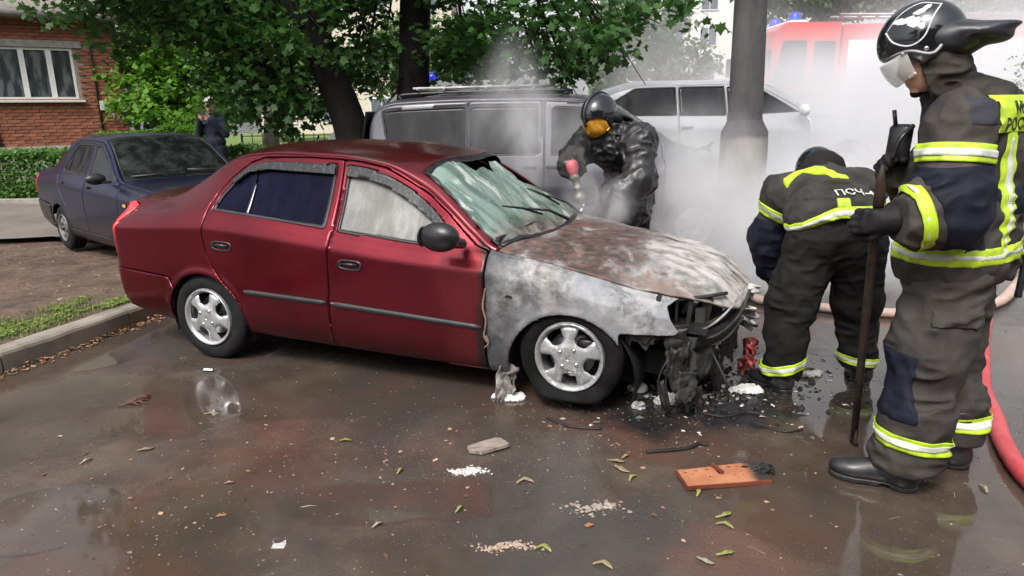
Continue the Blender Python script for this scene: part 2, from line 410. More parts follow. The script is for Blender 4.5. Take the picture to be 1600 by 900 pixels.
# footpath crossing behind the blue car
m, g, p = newmat('dry_asphalt'); co = g.coord(); n1 = g.noise(1.2, 6, .6, co); n2 = g.noise(60, 3, .7, co)
c = g.mix(g.mr(n1, .3, .7), (.125, .105, .092), (.19, .165, .145)); c = g.mix(g.mr(n2, .55, .7, 0, .5), c, (.24, .21, .185))
P(p, g, color=c, rough=.62, normal=g.bump(n2, .3, .006)); M_PATH = m
pv = []; 
for i, x in enumerate(np.linspace(-22, -2.6, 60)):
    ylo = 8.62 + .12 * math.sin(x * 1.7) + .10 * math.sin(x * 4.1) - .045 * (x + 6) * 1.4; yhi = 12.6
    for t in np.linspace(0, 1, 12): pv.append((x, ylo * (1 - t) + yhi * t, .088 + .006 * math.sin(x * 3 + t * 5)))
tag(ob('footpath', np.array(pv), grid_tris(60, 12), M_PATH), kind='structure')
M_CONC = simple('kerb_concrete', (.20, .175, .145), .7, var=.35, nscale=3, bscale=70, bump=.5, detail=7)
M_CONCL = simple('path_kerb_concrete', (.23, .21, .19), .75, var=.3, nscale=3, bscale=70, bump=.5, detail=7)
def kerb_run(label, path, mat, hgt, wid, z0, L=1.0):
    k = empty('kerb', (0, 0, 0), label=label, cat='kerb')
    seg = np.r_[0, np.cumsum(np.linalg.norm(np.diff(path, axis=0), axis=1))]; n = int(seg[-1] / L); rs = np.random.RandomState(5)
    for i in range(n):
        a, b = i * L + .006, (i + 1) * L - .006; q = np.linspace(a, b, 7); px = np.interp(q, seg, path[:, 0]); py = np.interp(q, seg, path[:, 1])
        tx, ty = np.gradient(px), np.gradient(py); l = np.hypot(tx, ty); nx, ny = -ty / l, tx / l
        dz = rs.uniform(-.008, .008); prof = [(0, -.12), (0, hgt - .03), (.008, hgt - .012), (.028, hgt), (wid - .01, hgt), (wid, hgt - .01), (wid, -.12)]
        V = []; 
        for j in range(7):
            for o, z in prof:
                w = .004 * vnoise(np.array([px[j] * 9 + o * 30]), np.array([py[j] * 9]), np.array([z * 30.]))[0]
                V.append((px[j] + nx[j] * (o + w), py[j] + ny[j] * (o + w), z0 + z + dz * (z > 0) + w))
        m_ = len(prof); F = [(j * m_ + r, j * m_ + r + 1, (j + 1) * m_ + r + 1, (j + 1) * m_ + r) for j in range(6) for r in range(m_ - 1)]
        F += [tuple(range(m_)), tuple(6 * m_ + r for r in range(m_))[::-1]]
        ob('kerb_stone', np.array(V), F, mat, k, smooth=False)
    return k
kerb_run('low concrete kerb curving between the wet yard and the muddy grass verge', kc, M_CONC, .135, .15, 0)
kerb_run('pale concrete kerb along the far edge of the footpath below the hedge', np.array([(-1.9 - .5, 12.62), (-8, 12.62), (-22, 12.62)])[:, :], M_CONCL, .13, .14, .03)
# lawn and soil beyond the path
m, g, p = newmat('lawn'); co = g.coord(); n1 = g.noise(1.2, 6, .6, co); n2 = g.noise(30, 4, .7, co)
c = g.mix(g.mr(n1, .35, .65), (.08, .14, .028), (.14, .21, .05)); c = g.mix(g.mr(n2, .5, .7), c, (.22, .26, .10)); P(p, g, color=c, rough=.9, normal=g.bump(n2, .8, .04)); M_LAWN = m
lx = np.linspace(-40, -1.2, 70); ly = np.linspace(12.76, 48, 60); LX, LY = np.meshgrid(lx, ly, indexing='ij')
tag(ob('lawn', np.stack([LX.ravel(), LY.ravel(), (.12 + .25 * np.clip((LY - 16) / 20, 0, 1) + .03 * fbm(LX, LY, LX * 0)).ravel()], 1), grid_tris(70, 60), M_LAWN), kind='structure')

# ---- leaves
def leaf_mat(name, c0, c1, trans=.35, rough=.5):
    m = bpy.data.materials.new(name); m.use_nodes = True; g = N(m); p = m.node_tree.nodes['Principled BSDF']
    geo = g.new('ShaderNodeNewGeometry'); r = geo.outputs['Random Per Island']
    oi = g.new('ShaderNodeObjectInfo').outputs['Random']; r = g.math('FRACT', g.math('ADD', r, oi))
    c = g.mix(r, c0, c1); c = g.mix(g.mr(g.noise(.9, 3, .5, g.coord()), .35, .65, 0, .5), c, tuple(q * 1.5 for q in c1))
    P(p, g, color=c, rough=rough, spec=.35)
    t = g.new('ShaderNodeBsdfTranslucent'); g.put(t.inputs[0], g.mix(.5, c, tuple(min(1, q * 2.2) for q in c1)))
    mx = g.new('ShaderNodeMixShader'); mx.inputs[0].default_value = trans
    out = m.node_tree.nodes['Material Output']; g.l.new(p.outputs[0], mx.inputs[1]); g.l.new(t.outputs[0], mx.inputs[2]); g.l.new(mx.outputs[0], out.inputs[0]); return m
ML_DARK = leaf_mat('maple_leaf_dark', (.014, .046, .010), (.042, .105, .020), .34)
ML_MID = leaf_mat('leaf_bright', (.045, .115, .012), (.11, .23, .028), .42)
ML_MID2 = leaf_mat('leaf_mid', (.024, .070, .016), (.06, .13, .024), .36)
ML_HEDGE = leaf_mat('hedge_leaf', (.035, .095, .018), (.085, .17, .035), .32)
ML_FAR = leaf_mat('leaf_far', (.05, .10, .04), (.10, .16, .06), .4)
MAPLE = np.array([(0, 0, 0), (.10, .16, .02), (.42, .10, .0), (.34, .36, .03), (.5, .62, -.03), (.24, .64, .03), (0, 1.0, -.06), (-.24, .64, .03), (-.5, .62, -.03), (-.34, .36, .03), (-.42, .10, 0), (-.10, .16, .02)])
MAPLE_F = np.array([(0, 1, 11)] + [(1, 2, 3), (3, 4, 5), (5, 6, 7), (7, 8, 9), (9, 10, 11), (1, 3, 11), (3, 9, 11), (3, 5, 9), (5, 7, 9)])
DIAM = np.array([(0, 0, 0), (.32, .45, .05), (0, 1, 0), (-.32, .45, .05)]); DIAM_F = np.array([(0, 1, 2), (0, 2, 3)])
def leaves(pos, size, rs, tmpl, droop=.5, nrm=None):
    n = len(pos); a = rs.uniform(0, 2 * PI, n); tilt = rs.normal(droop, .45, n); roll = rs.normal(0, .5, n)
    ca, sa, ct, st, cr_, sr_ = np.cos(a), np.sin(a), np.cos(tilt), np.sin(tilt), np.cos(roll), np.sin(roll)
    Yv = np.stack([ca * ct, sa * ct, -st], 1); Xv0 = np.stack([-sa, ca, 0 * a], 1); Zv0 = np.cross(Xv0, Yv)
    Xv = Xv0 * cr_[:, None] + Zv0 * sr_[:, None]; Zv = np.cross(Xv, Yv); s = size * (.5 + .85 * rs.rand(n) ** .8)
    T, F = tmpl; V = pos[:, None, :] + s[:, None, None] * (T[None, :, :1] * Xv[:, None] + T[None, :, 1:2] * Yv[:, None] + T[None, :, 2:] * Zv[:, None])
    Fa = (F[None] + (np.arange(n) * len(T))[:, None, None]).reshape(-1, F.shape[1]); return V.reshape(-1, 3), Fa
def blobpts(B, dens, rs, shell=.55):
    """points through ellipsoids, in small clusters, thinner towards the middle"""
    out = []
    for x, y, z, rx, ry, rz in B:
        vol = rx * ry * rz * 4.2; nc = max(6, int(vol * dens / 14))
        d = rs.normal(size=(nc, 3)); d /= np.linalg.norm(d, axis=1)[:, None]; r = rs.uniform(shell ** 3, 1.12, nc) ** (1 / 3.)
        c = d * r[:, None] * np.array([rx, ry, rz]) + np.array([x, y, z]); sz = .11 + .05 * min(1.5, max(rx, .4))
        q = c[:, None] + rs.normal(size=(nc, 14, 3)) * np.array([sz, sz, sz * .6]); out.append(q.reshape(-1, 3))
    return np.concatenate(out)
M_BARK = simple('dark_wet_bark', (.010, .009, .008), .9, spec=.15, var=.4, nscale=6, bscale=26, bump=1.0, detail=8)
M_BARK2 = simple('grey_bark', (.07, .06, .05), .85, var=.4, nscale=6, bscale=26, bump=1.0, detail=8)
def trunk(path, rad, n=18, sc=1.0):
    p = cr(path, 10); r = np.interp(np.linspace(0, 1, len(p)), np.linspace(0, 1, len(rad)), rad); mb = MB(); mb.tube(p, r, n); V = np.array(mb.v)
    c = np.repeat(p, n, 0)[:len(V)]; d = V - c; a = np.arctan2(d[:, 1], d[:, 0]); k = 1 + .10 * np.abs(np.sin(a * 4 + V[:, 2] * 1.3)) + .06 * fbm(V[:, 0] * 7, V[:, 1] * 7, V[:, 2] * 2.5)
    mb.v = (c + d * k[:, None]).tolist(); return mb
def tree(name, label, blobs, tpath, trad, lm, size, dens, seed, maple=False, group=None, branches=True, n_leaf=0, leafbox=None, bark=None, droop=.5):
    rs = np.random.RandomState(seed); base = np.array(tpath[0]); t = empty(name, tuple(base), label=label, cat='tree', group=group)
    tr = trunk([np.array(q) - base for q in tpath], trad).ob('trunk', bark or M_BARK, t, True)
    if branches:
        mb = MB(); top = np.array(tpath[-1]) - base; mid = np.array(tpath[len(tpath) // 2 + (len(tpath) > 3)]) - base
        for x, y, z, rx, ry, rz in blobs:
            b = np.array([x, y, z]) - base; s = mid if b[2] < top[2] + .3 else top; s = s * .6 + top * .4 if rs.rand() < .5 else s
            k = (s + b) / 2 + np.array([0, 0, .25 + .15 * rs.rand()]) * min(2, np.linalg.norm(b - s)) * .5
            L = np.linalg.norm(b - s); mb.tube(cr([s, k, b], 6), np.linspace(max(.012, .028 * min(L, 2.5)), .008, 13), 6)
            for q in range(4):
                e = b + rs.normal(size=3) * np.array([rx, ry, rz]) * .8; s2 = k * .3 + b * .7
                mb.tube(cr([s2, (s2 + e) / 2 + rs.normal(size=3) * .05, e], 4), np.linspace(.010, .004, 9), 5)
        mb.ob('branches', bark or M_BARK, t, True)
    P_ = blobpts(blobs, dens, rs) - base; sing = np.zeros(len(P_), bool)
    if n_leaf:
        # the leaves one can pick apart: those that hang at the near lower fringe, nearest the viewer
        score = P_[:, 1] + base[1] + 1.6 * (P_[:, 2] + base[2]) + rs.uniform(0, .8, len(P_)); ok = np.abs((P_[:, 0] + base[0])) < (P_[:, 1] + base[1]) * .78
        score[~ok] = 99; sing[np.argsort(score)[:n_leaf]] = True
    V, F = leaves(P_[~sing], size, rs, (MAPLE, MAPLE_F) if maple else (DIAM, DIAM_F), droop)
    tag(ob('crown', V, F, lm, t, smooth=False), kind='stuff')
    if n_leaf:
        base_me = []
        for k in range(3):
            T = MAPLE.copy(); T[:, 2] += .05 * rs.normal(size=len(T)); me = mesh_np('leaf', T * size, MAPLE_F, False); me.materials.append(lm); base_me.append(me)
        for i, q in enumerate(P_[sing]):
            o = bpy.data.objects.new('leaf', base_me[i % 3]); link(o, t); o.location = q; o.rotation_euler = (rs.normal(-droop - .3, .5), rs.normal(0, .5), rs.uniform(0, 6.28)); s = rs.uniform(.8, 1.3); o.scale = (s, s, s)
    return t
CROWN_A = [(-5.31, 9, 2.89, 0.51, 0.46, 0.29), (-4.71, 9, 2.78, 0.68, 0.61, 0.43), (-4.07, 9, 2.84, 0.68, 0.61, 0.34), (-3.46, 9, 2.74, 0.68, 0.61, 0.43), (-3.58, 9.2, 2.38, 0.44, 0.39, 0.35), (-3.11, 9, 2.36, 0.51, 0.54, 0.6), (-3.15, 9.4, 1.8, 0.46, 0.42, 0.37), (-2.39, 8.5, 2.55, 0.48, 0.43, 0.48), (-2.83, 9.6, 1.51, 0.27, 0.4, 0.18), (-3.47, 9.2, 2.0, 0.39, 0.35, 0.39), (-2.82, 9, 2.09, 0.51, 0.46, 0.47)]
CROWN_B = [(-2.05, 9.6, 2.85, 0.36, 0.6, 0.36), (-1.95, 9.9, 2.25, 0.36, 0.5, 0.35), (-1.78, 10.6, 2.6, 0.30, 0.5, 0.34), (-2.07, 9.6, 2.19, 0.32, 0.5, 0.32), (-0.62, 9.6, 2.75, 0.42, 0.54, 0.6), (-0.27, 9.2, 2.37, 0.78, 0.71, 0.39), (0.05, 8.5, 2.58, 0.64, 0.58, 0.4), (0.54, 8, 2.58, 0.61, 0.54, 0.34), (0.61, 8, 2.05, 0.29, 0.5, 0.23), (0.77, 8.2, 2.23, 0.23, 0.4, 0.23), (0.97, 7.6, 2.4, 0.36, 0.5, 0.32), (1.37, 7.6, 2.52, 0.43, 0.5, 0.23), (1.76, 7.6, 2.56, 0.36, 0.4, 0.16), (-0.62, 10.7, 2.1, 0.45, 0.6, 0.24), (0.34, 8.4, 2.08, 0.36, 0.5, 0.2), (1.04, 7.6, 2.18, 0.14, 0.3, 0.16)]
MID1 = [(-8.6, 18, 3.13, 1.02, 0.92, 0.85), (-9.01, 17.5, 2.36, 0.75, 0.75, 0.83), (-8.05, 18, 2.52, 1.02, 0.92, 0.77), (-7.52, 18.5, 3.31, 0.88, 0.79, 0.88), (-8.14, 17, 1.82, 1.13, 1.01, 0.45), (-8.3, 19, 4.6, 1.3, 1.3, 1.0)]
MID2 = [(-5.67, 16, 1.85, 0.61, 0.54, 0.38), (-5.79, 18, 2.79, 1.02, 0.92, 0.85), (-5.31, 19, 2.36, 0.54, 0.81, 0.9), (-6.39, 16, 1.85, 0.45, 0.41, 0.4), (-5.6, 18.5, 4.2, 1.3, 1.2, 1.0)]
def above(x0, x1, y0, y1, z0, z1, n, seed):
    rs = np.random.RandomState(seed); return [(rs.uniform(x0, x1), rs.uniform(y0, y1), rs.uniform(z0, z1), rs.uniform(.6, 1.0), rs.uniform(.6, 1.0), rs.uniform(.35, .6)) for _ in range(n)]
tree('maple_tree', 'dark maple with a leaning trunk behind the red car roof', CROWN_A + above(-5.6, -2.0, 7.5, 11.5, 3.3, 6.5, 20, 1),
     [(-1.86, 9.0, -.05), (-2.0, 9.0, 1.3), (-2.28, 9.0, 2.2), (-2.6, 9.0, 3.2), (-2.9, 9.1, 4.6), (-3.2, 9.2, 6.0)], [.30, .20, .19, .18, .14, .06], ML_DARK, .105, 800, 11, True, n_leaf=260)
tree('maple_tree', 'dark maple with an upright trunk behind the grey minivan', CROWN_B + above(-2.2, .9, 8, 11.5, 3.2, 6.5, 16, 2),
     [(-1.42, 10.1, -.05), (-1.38, 10.0, 1.3), (-1.30, 10.0, 2.2), (-1.22, 10.0, 3.2), (-1.0, 10, 4.6), (-.7, 10, 6.2)], [.30, .215, .20, .19, .14, .06], ML_DARK, .105, 800, 12, True, n_leaf=260)
tree('broadleaf_tree', 'bright yellow-green tree just right of the brick house corner', MID1, [(-8.3, 18, 0.1), (-8.28, 18, 1.4), (-8.2, 18.1, 2.6), (-8.1, 18.2, 3.4)], [.16, .12, .09, .04], ML_MID, .17, 520, 13, bark=M_BARK2)
tree('broadleaf_tree', 'mid green tree between the bystander and the leaning dark trunk', MID2, [(-5.75, 17, 0.1), (-5.72, 17, 1.2), (-5.7, 17.4, 2.2), (-5.6, 17.8, 3.4)], [.2, .16, .12, .05], ML_MID2, .17, 460, 14, bark=M_BARK2)
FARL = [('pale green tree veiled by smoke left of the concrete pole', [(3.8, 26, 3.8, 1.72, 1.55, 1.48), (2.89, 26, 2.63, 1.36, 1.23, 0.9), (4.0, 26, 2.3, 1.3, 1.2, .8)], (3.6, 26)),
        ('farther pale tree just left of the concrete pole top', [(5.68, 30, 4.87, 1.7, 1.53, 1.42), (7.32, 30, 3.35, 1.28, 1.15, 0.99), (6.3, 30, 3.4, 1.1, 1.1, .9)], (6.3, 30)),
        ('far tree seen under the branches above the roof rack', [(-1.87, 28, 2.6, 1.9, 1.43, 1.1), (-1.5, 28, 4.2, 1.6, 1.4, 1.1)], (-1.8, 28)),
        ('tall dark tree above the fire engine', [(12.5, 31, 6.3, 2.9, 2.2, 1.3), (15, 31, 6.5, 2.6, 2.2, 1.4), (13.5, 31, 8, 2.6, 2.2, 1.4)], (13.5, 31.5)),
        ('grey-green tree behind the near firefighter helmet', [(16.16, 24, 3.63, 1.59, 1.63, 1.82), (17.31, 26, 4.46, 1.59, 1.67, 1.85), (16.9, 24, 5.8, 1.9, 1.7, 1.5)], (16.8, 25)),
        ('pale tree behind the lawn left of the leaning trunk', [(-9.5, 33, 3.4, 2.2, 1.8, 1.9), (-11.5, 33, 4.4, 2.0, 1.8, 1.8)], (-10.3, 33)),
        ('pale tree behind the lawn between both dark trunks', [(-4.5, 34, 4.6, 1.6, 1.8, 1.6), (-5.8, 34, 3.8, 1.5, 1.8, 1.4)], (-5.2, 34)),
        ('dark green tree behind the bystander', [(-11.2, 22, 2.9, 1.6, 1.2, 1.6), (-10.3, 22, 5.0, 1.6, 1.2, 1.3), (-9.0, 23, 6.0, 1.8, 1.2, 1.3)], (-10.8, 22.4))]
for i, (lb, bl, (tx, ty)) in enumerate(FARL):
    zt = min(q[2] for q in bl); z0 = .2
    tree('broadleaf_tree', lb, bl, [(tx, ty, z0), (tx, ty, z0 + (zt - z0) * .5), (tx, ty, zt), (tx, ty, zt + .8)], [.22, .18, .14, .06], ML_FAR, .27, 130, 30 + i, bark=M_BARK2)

# ---- hedge and low bushes
def hedge(name, label, x0, x1, y0, y1, z1, n, lm, seed, cat='hedge', size=.075, z0=.1):
    rs = np.random.RandomState(seed); t = empty(name, ((x0 + x1) / 2, (y0 + y1) / 2, z0), label=label, cat=cat); b = np.array(t.location)
    x = rs.uniform(x0, x1, n); top = z1 * (1 + .09 * vnoise(x * 1.3, x * 0, x * 0 + seed) + .05 * vnoise(x * 4.3, x * 0, x * 0 + seed))
    f = rs.rand(n); y = np.where(f < .6, y0 + np.abs(rs.normal(0, .10, n)) + .08 * vnoise(x * 2.2, x * 0 + 5, x * 0), rs.uniform(y0, y1, n)); z = np.where(f < .6, z0 + rs.rand(n) * (top - z0), top - np.abs(rs.normal(0, .07, n)))
    V, F = leaves(np.stack([x, y, z], 1) - b, size, rs, (DIAM, DIAM_F), .2); tag(ob('foliage', V, F, lm, t, False), kind='stuff')
    mb = MB()
    for i in range(int((x1 - x0) * 5)):
        px = rs.uniform(x0, x1); py = rs.uniform(y0 + .15, y1 - .1); mb.tube([(px - b[0], py - b[1], 0), (px - b[0] + rs.normal() * .05, py - b[1], (z1 - z0) * .5), (px - b[0] + rs.normal() * .1, py - b[1] + rs.normal() * .05, (z1 - z0) * .9)], [.012, .01, .005], 5)
    tag(mb.ob('stems', M_BARK2, t, True), kind='stuff'); return t
hedge('hedge', 'trimmed leafy green hedge below the brick house window', -13.5, -6.9, 12.85, 14.0, 1.02, 26000, ML_HEDGE, 41)
hedge('bush', 'low dark shrub beside the bystander behind the blue car', -6.6, -4.2, 13.3, 14.3, .92, 7000, ML_MID2, 42, 'bush')
hedge('bush', 'low shrub at the foot of the leaning dark trunk', -4.15, -2.9, 11.2, 12.2, .86, 5000, ML_MID2, 43, 'bush')
hedge('bush', 'sunlit shrub right of the house corner under the bright tree', -9.4, -6.5, 16.0, 16.9, 1.30, 8000, ML_MID, 44, 'bush', size=.09)

# ---- brick house (local x along the wall, y into the house)
HA = math.radians(35); house = empty('brick_house', (-9.9, 17.0, 0), HA, label='red brick house with a white three-pane window and pale siding above its gutter', cat='house')
def brick_mat():
    m, g, p = newmat('red_brick'); oi = g.new('ShaderNodeObjectInfo').outputs['Random']; r = g.new('ShaderNodeNewGeometry').outputs['Random Per Island']
    rr = g.math('FRACT', g.math('ADD', oi, r)); co = g.coord(); n = g.noise(9, 5, .6, co); c = g.mix(rr, (.18, .050, .026), (.28, .092, .050)); c = g.mix(g.mr(n, .4, .7, 0, .45), c, (.32, .16, .10))
    c = g.mix(g.mr(g.math('FRACT', g.math('MULTIPLY', rr, 7.3)), .85, .95, 0, .6), c, (.16, .06, .04)); P(p, g, color=c, rough=.85, normal=g.bump(g.noise(60, 4, .6, co), .5, .005)); return m
M_BRICK = brick_mat(); M_MORT = simple('mortar', (.25, .20, .16), .9, var=.2, bscale=80, bump=.4)
WIN = (-2.92, -.24, 1.99, 3.13)     # window opening x0,x1,z0,z1 (beyond the left of the frame too)
core = MB(); core.box((-3.1, .14, 1.0), (2 * 3.8, .20, 2.0 - .02)); core.box((-1.55 - 1.0 + .0, .14, 3.5), (7.6 - 0.9, .20, .72)); 
core = MB(); X0, X1 = -7.0, .73
core.box(((X0 + X1) / 2, .16, WIN[2] / 2), (X1 - X0, .26, WIN[2])); core.box(((X0 + X1) / 2, .16, (WIN[3] + 3.95) / 2), (X1 - X0, .26, 3.95 - WIN[3]))
core.box(((X0 + WIN[0]) / 2, .16, (WIN[2] + WIN[3]) / 2), (WIN[0] - X0, .26, WIN[3] - WIN[2])); core.box(((X1 + WIN[1]) / 2, .16, (WIN[2] + WIN[3]) / 2), (X1 - WIN[1], .26, WIN[3] - WIN[2]))
core.box((X1 - .13, 4.2, 1.97), (.26, 7.8, 3.94)); core.box((X0 + .13, 4.2, 1.97), (.26, 7.8, 3.94)); core.box(((X0 + X1) / 2, 8.2, 1.97), (X1 - X0, .26, 3.94)); core.ob('wall', M_MORT, house)
rs = np.random.RandomState(9); bmesh_ = []
for k in range(6):
    mb = MB(); mb.box((0, 0, 0), (.246, .07, .064)); V = np.array(mb.v) + rs.normal(0, .0022, (8, 3)); me = mesh_np('brick', V, mb.f, False); me.materials.append(M_BRICK); bmesh_.append(me)
cand = []
for r in range(50):
    z = .985 + r * .0755
    if z > 3.72: break
    x = X1 - .13 - (.128 if r % 2 else 0)
    while x > X0:
        if not (WIN[0] - .1 < x < WIN[1] + .1 and WIN[2] - .02 < z < WIN[3] + .16) and not (WIN[0] - .3 < x < WIN[1] + .22 and WIN[3] - .01 < z < WIN[3] + .17): cand.append((x, z))
        x -= .257
cand.sort(key=lambda q: abs(q[0] + .5) + .35 * abs(q[1] - 2)); rest = MB()
for i, (x, z) in enumerate(cand):
    dy = rs.normal(0, .0035); hb = 1.0
    if i < 300:
        o = bpy.data.objects.new('brick', bmesh_[i % 6]); link(o, house); o.location = (x, .028 + dy, z); o.rotation_euler = (0, rs.normal(0, .006), rs.normal(0, .006))
    else: rest.box((x, .028 + dy, z), (.246, .07, .064))
tag(rest.ob('brick', M_BRICK, house), kind='stuff')
# bricks of the window reveal edges (half bricks)
M_WHITE = simple('white_pvc', (.60, .60, .58), .35, var=.06, bump=.05, bscale=20); M_PLINTH = simple('plinth_render', (.30, .29, .25), .85, var=.25, bscale=50, bump=.4)
mb = MB(); mb.box(((X0 + X1) / 2, .005, .475), (X1 - X0 + .08, .13, .95)); mb.ob('plinth', M_PLINTH, house)
M_LINT = simple('lintel_concrete', (.27, .25, .23), .85, var=.2, bscale=50, bump=.4)
mb = MB(); mb.box(((WIN[0] + WIN[1]) / 2 + .02, .02, WIN[3] + .08), (WIN[1] - WIN[0] + .36, .10, .15)); mb.ob('lintel', M_LINT, house)
M_GLASSD = bpy.data.materials.new('window_glass'); M_GLASSD.use_nodes = True; g = N(M_GLASSD); p = M_GLASSD.node_tree.nodes['Principled BSDF']
n_ = g.noise(2.2, 3, .5, g.mapping(g.coord(), scale=(3, 1, .7))); P(p, g, color=g.mix(g.mr(n_, .45, .62), (.03, .038, .042), (.11, .12, .12)), rough=.08, spec=.7)
FR = .075; xs_ = [WIN[0], WIN[0] + .78, -1.23, -.71, WIN[1]]
for i in range(4):
    a, b = xs_[i], xs_[i + 1]; mb = MB(); y = .06; z0, z1 = WIN[2], WIN[3]; fw = .055
    mb.box((a + fw / 2, y, (z0 + z1) / 2), (fw - .002, .07, z1 - z0 - .004)); mb.box((b - fw / 2, y, (z0 + z1) / 2), (fw - .002, .07, z1 - z0 - .004))
    mb.box(((a + b) / 2, y, z0 + fw / 2), (b - a - 2 * fw, .066, fw)); mb.box(((a + b) / 2, y, z1 - fw / 2), (b - a - 2 * fw, .066, fw)); w_ = mb.ob('window', M_WHITE, house)
    mb = MB(); mb.box(((a + b) / 2, y + .012, (z0 + z1) / 2), (b - a - 2 * fw + .01, .008, z1 - z0 - 2 * fw + .01)); mb.ob('pane', M_GLASSD, w_)
mb = MB(); mb.box(((WIN[0] + WIN[1]) / 2 + .03, -.03, WIN[2] - .035), (WIN[1] - WIN[0] + .16, .20, .035), rotm(.12)); mb.ob('window_sill', M_WHITE, house)
M_DRAIN = simple('dark_cable_pipe', (.03, .022, .02), .6); mb = MB(); mb.tube([(.135, -.03, .9), (.135, -.03, 3.4), (.12, -.05, 3.9)], .022, 8); mb.ob('drainpipe', M_DRAIN, house, True)
mb = MB(); mb.tube([(-1.90, -.03, .9), (-1.93, -.03, 1.3), (-1.99, -.03, 1.9), (-2.98, -.03, 3.0)], .03, 8); mb.ob('cable', M_DRAIN, house, True)
mb = MB(); mb.box((.205, -.04, 1.84), (.10, .07, .22), bev=.01); mb.ob('meter_box', simple('pale_box', (.5, .52, .5), .5), house)
M_GUT = simple('grey_gutter', (.13, .12, .11), .6, var=.2); mb = MB(); mb.tube([(X0 - .2, -.42, 3.80), (X1 + .3, -.42, 3.76)], .075, 12); mb.ob('gutter', M_GUT, house, True)
M_SOFF = simple('soffit_wood', (.20, .10, .07), .8, var=.25); mb = MB(); mb.box(((X0 + X1) / 2, -.17, 3.73), (X1 - X0 + .4, .42, .03)); mb.ob('soffit', M_SOFF, house)
M_FASC = simple('fascia_grey', (.30, .29, .27), .7); mb = MB(); mb.box(((X0 + X1) / 2, -.345, 3.84), (X1 - X0 + .5, .03, .17)); mb.ob('fascia', M_FASC, house)
M_SIDE = simple('cream_siding', (.52, .49, .43), .55, var=.08, bscale=20, bump=.1)
for k in range(11):
    mb = MB(); mb.box(((X0 + X1) / 2, -.20 + .004 * k, 4.02 + k * .135), (X1 - X0 + .3, .025, .15), rotm(.16)); mb.ob('siding_board', M_SIDE, house)
M_ROOF = simple('grey_roof_sheet', (.22, .22, .22), .6); mb = MB(); mb.prism([(X0 - .3, 5.5), (X1 + .3, 5.5), ((X0 + X1) / 2, 8.0)], -.5, 8.6, 'y'); mb.ob('roof', M_ROOF, house)
def text_obj(name, body, size, mat, parent, loc, rot, extrude=.001, align='CENTER', bold=0.0, sx=1.0, bend=None):
    cu = bpy.data.curves.new(name, 'FONT'); cu.body = body; cu.size = size; cu.extrude = extrude; cu.align_x = align; cu.align_y = 'CENTER'; cu.offset = bold; cu.resolution_u = 3
    t = bpy.data.objects.new('tmp', cu); COL.objects.link(t); dg = bpy.context.evaluated_depsgraph_get(); me = bpy.data.meshes.new_from_object(t.evaluated_get(dg)); bpy.data.objects.remove(t)
    me.name = name; me.materials.clear(); me.materials.append(mat); co = np.zeros(len(me.vertices) * 3); me.vertices.foreach_get('co', co); co = co.reshape(-1, 3); co[:, 0] *= sx
    if bend is not None: co = bend(co)
    me.vertices.foreach_set('co', co.ravel()); me.update(); o = bpy.data.objects.new(name, me); link(o, parent); o.location = loc; o.rotation_euler = rot; return o
M_CHALK = simple('white_paint_scrawl', (.65, .62, .58), .8)
text_obj('graffiti', 'ТУ', .16, M_CHALK, house, (.46, -.014, 1.58), (PI / 2, 0.12, 0), .001, bold=.004)
text_obj('graffiti', 'ги', .09, M_CHALK, house, (.34, -.014, 1.76), (PI / 2, -.1, 0), .001)

# ---- concrete lamp pole with its wider foot
m, g, p = newmat('weathered_pole'); co = g.coord(); n1 = g.noise(3, 7, .65, g.mapping(co, scale=(1, 1, .35))); n2 = g.noise(40, 4, .7, co)
z_ = g.sep(co)[2]
c = g.mix(g.mr(n1, .35, .65), (.035, .034, .035), (.075, .072, .072)); c = g.mix(g.mr(g.math('ADD', z_, g.math('MULTIPLY', n1, .12)), 1.30, 1.36, 1, 0), c, g.mix(g.mr(n1, .4, .6), (.20, .185, .165), (.09, .083, .076)))
P(p, g, color=c, rough=.85, normal=g.bump(g.math('ADD', n1, n2), .6, .01)); M_POLE = m
pole = empty('lamp_pole', (2.215, 6.6, 0), label='tall grey concrete pole with a wider chipped foot standing in the smoke', cat='pole', rot=(0, -.015, 0))
mb = MB(); mb.lathe([(.10, 9.0), (.143, 2.5), (.156, 1.42), (.160, 1.36)], 28); mb.lathe([(.158, 1.44), (.17, 1.41), (.212, 1.33), (.216, 1.25), (.216, -.1)], 28); V = np.array(mb.v)
V[:, :2] *= (1 + .02 * fbm(V[:, 0] * 9, V[:, 1] * 9, V[:, 2] * 5))[:, None]; mb.v = V.tolist()
mb1 = MB(); k = 28 * 4; mb1.v = mb.v[:k]; mb1.f = [f for f in mb.f if max(f) < k]; mb1.ob('shaft', M_POLE, pole, True)
mb2 = MB(); mb2.v = mb.v[k:]; mb2.f = [tuple(i - k for i in f) for f in mb.f if min(f) >= k]; mb2.ob('foot', M_POLE, pole, True)
# ---- iron lawn fence far behind
M_IRON = simple('fence_iron', (.06, .09, .05), .6); fn = empty('lawn_fence', (-7.8, 20.6, .2), label='thin iron railing crossing the bright lawn behind the trees', cat='fence')
for k in range(24):
    mb = MB(); mb.tube([(k * .3, 0, -.1), (k * .3, 0, .85)], .012 if k % 6 else .03, 6); mb.ob('post' if k % 6 == 0 else 'bar', M_IRON, fn)
for z in (.25, .5, .78): mb = MB(); mb.tube([(0, 0, z), (7, 0, z)], .014, 6); mb.ob('rail', M_IRON, fn)
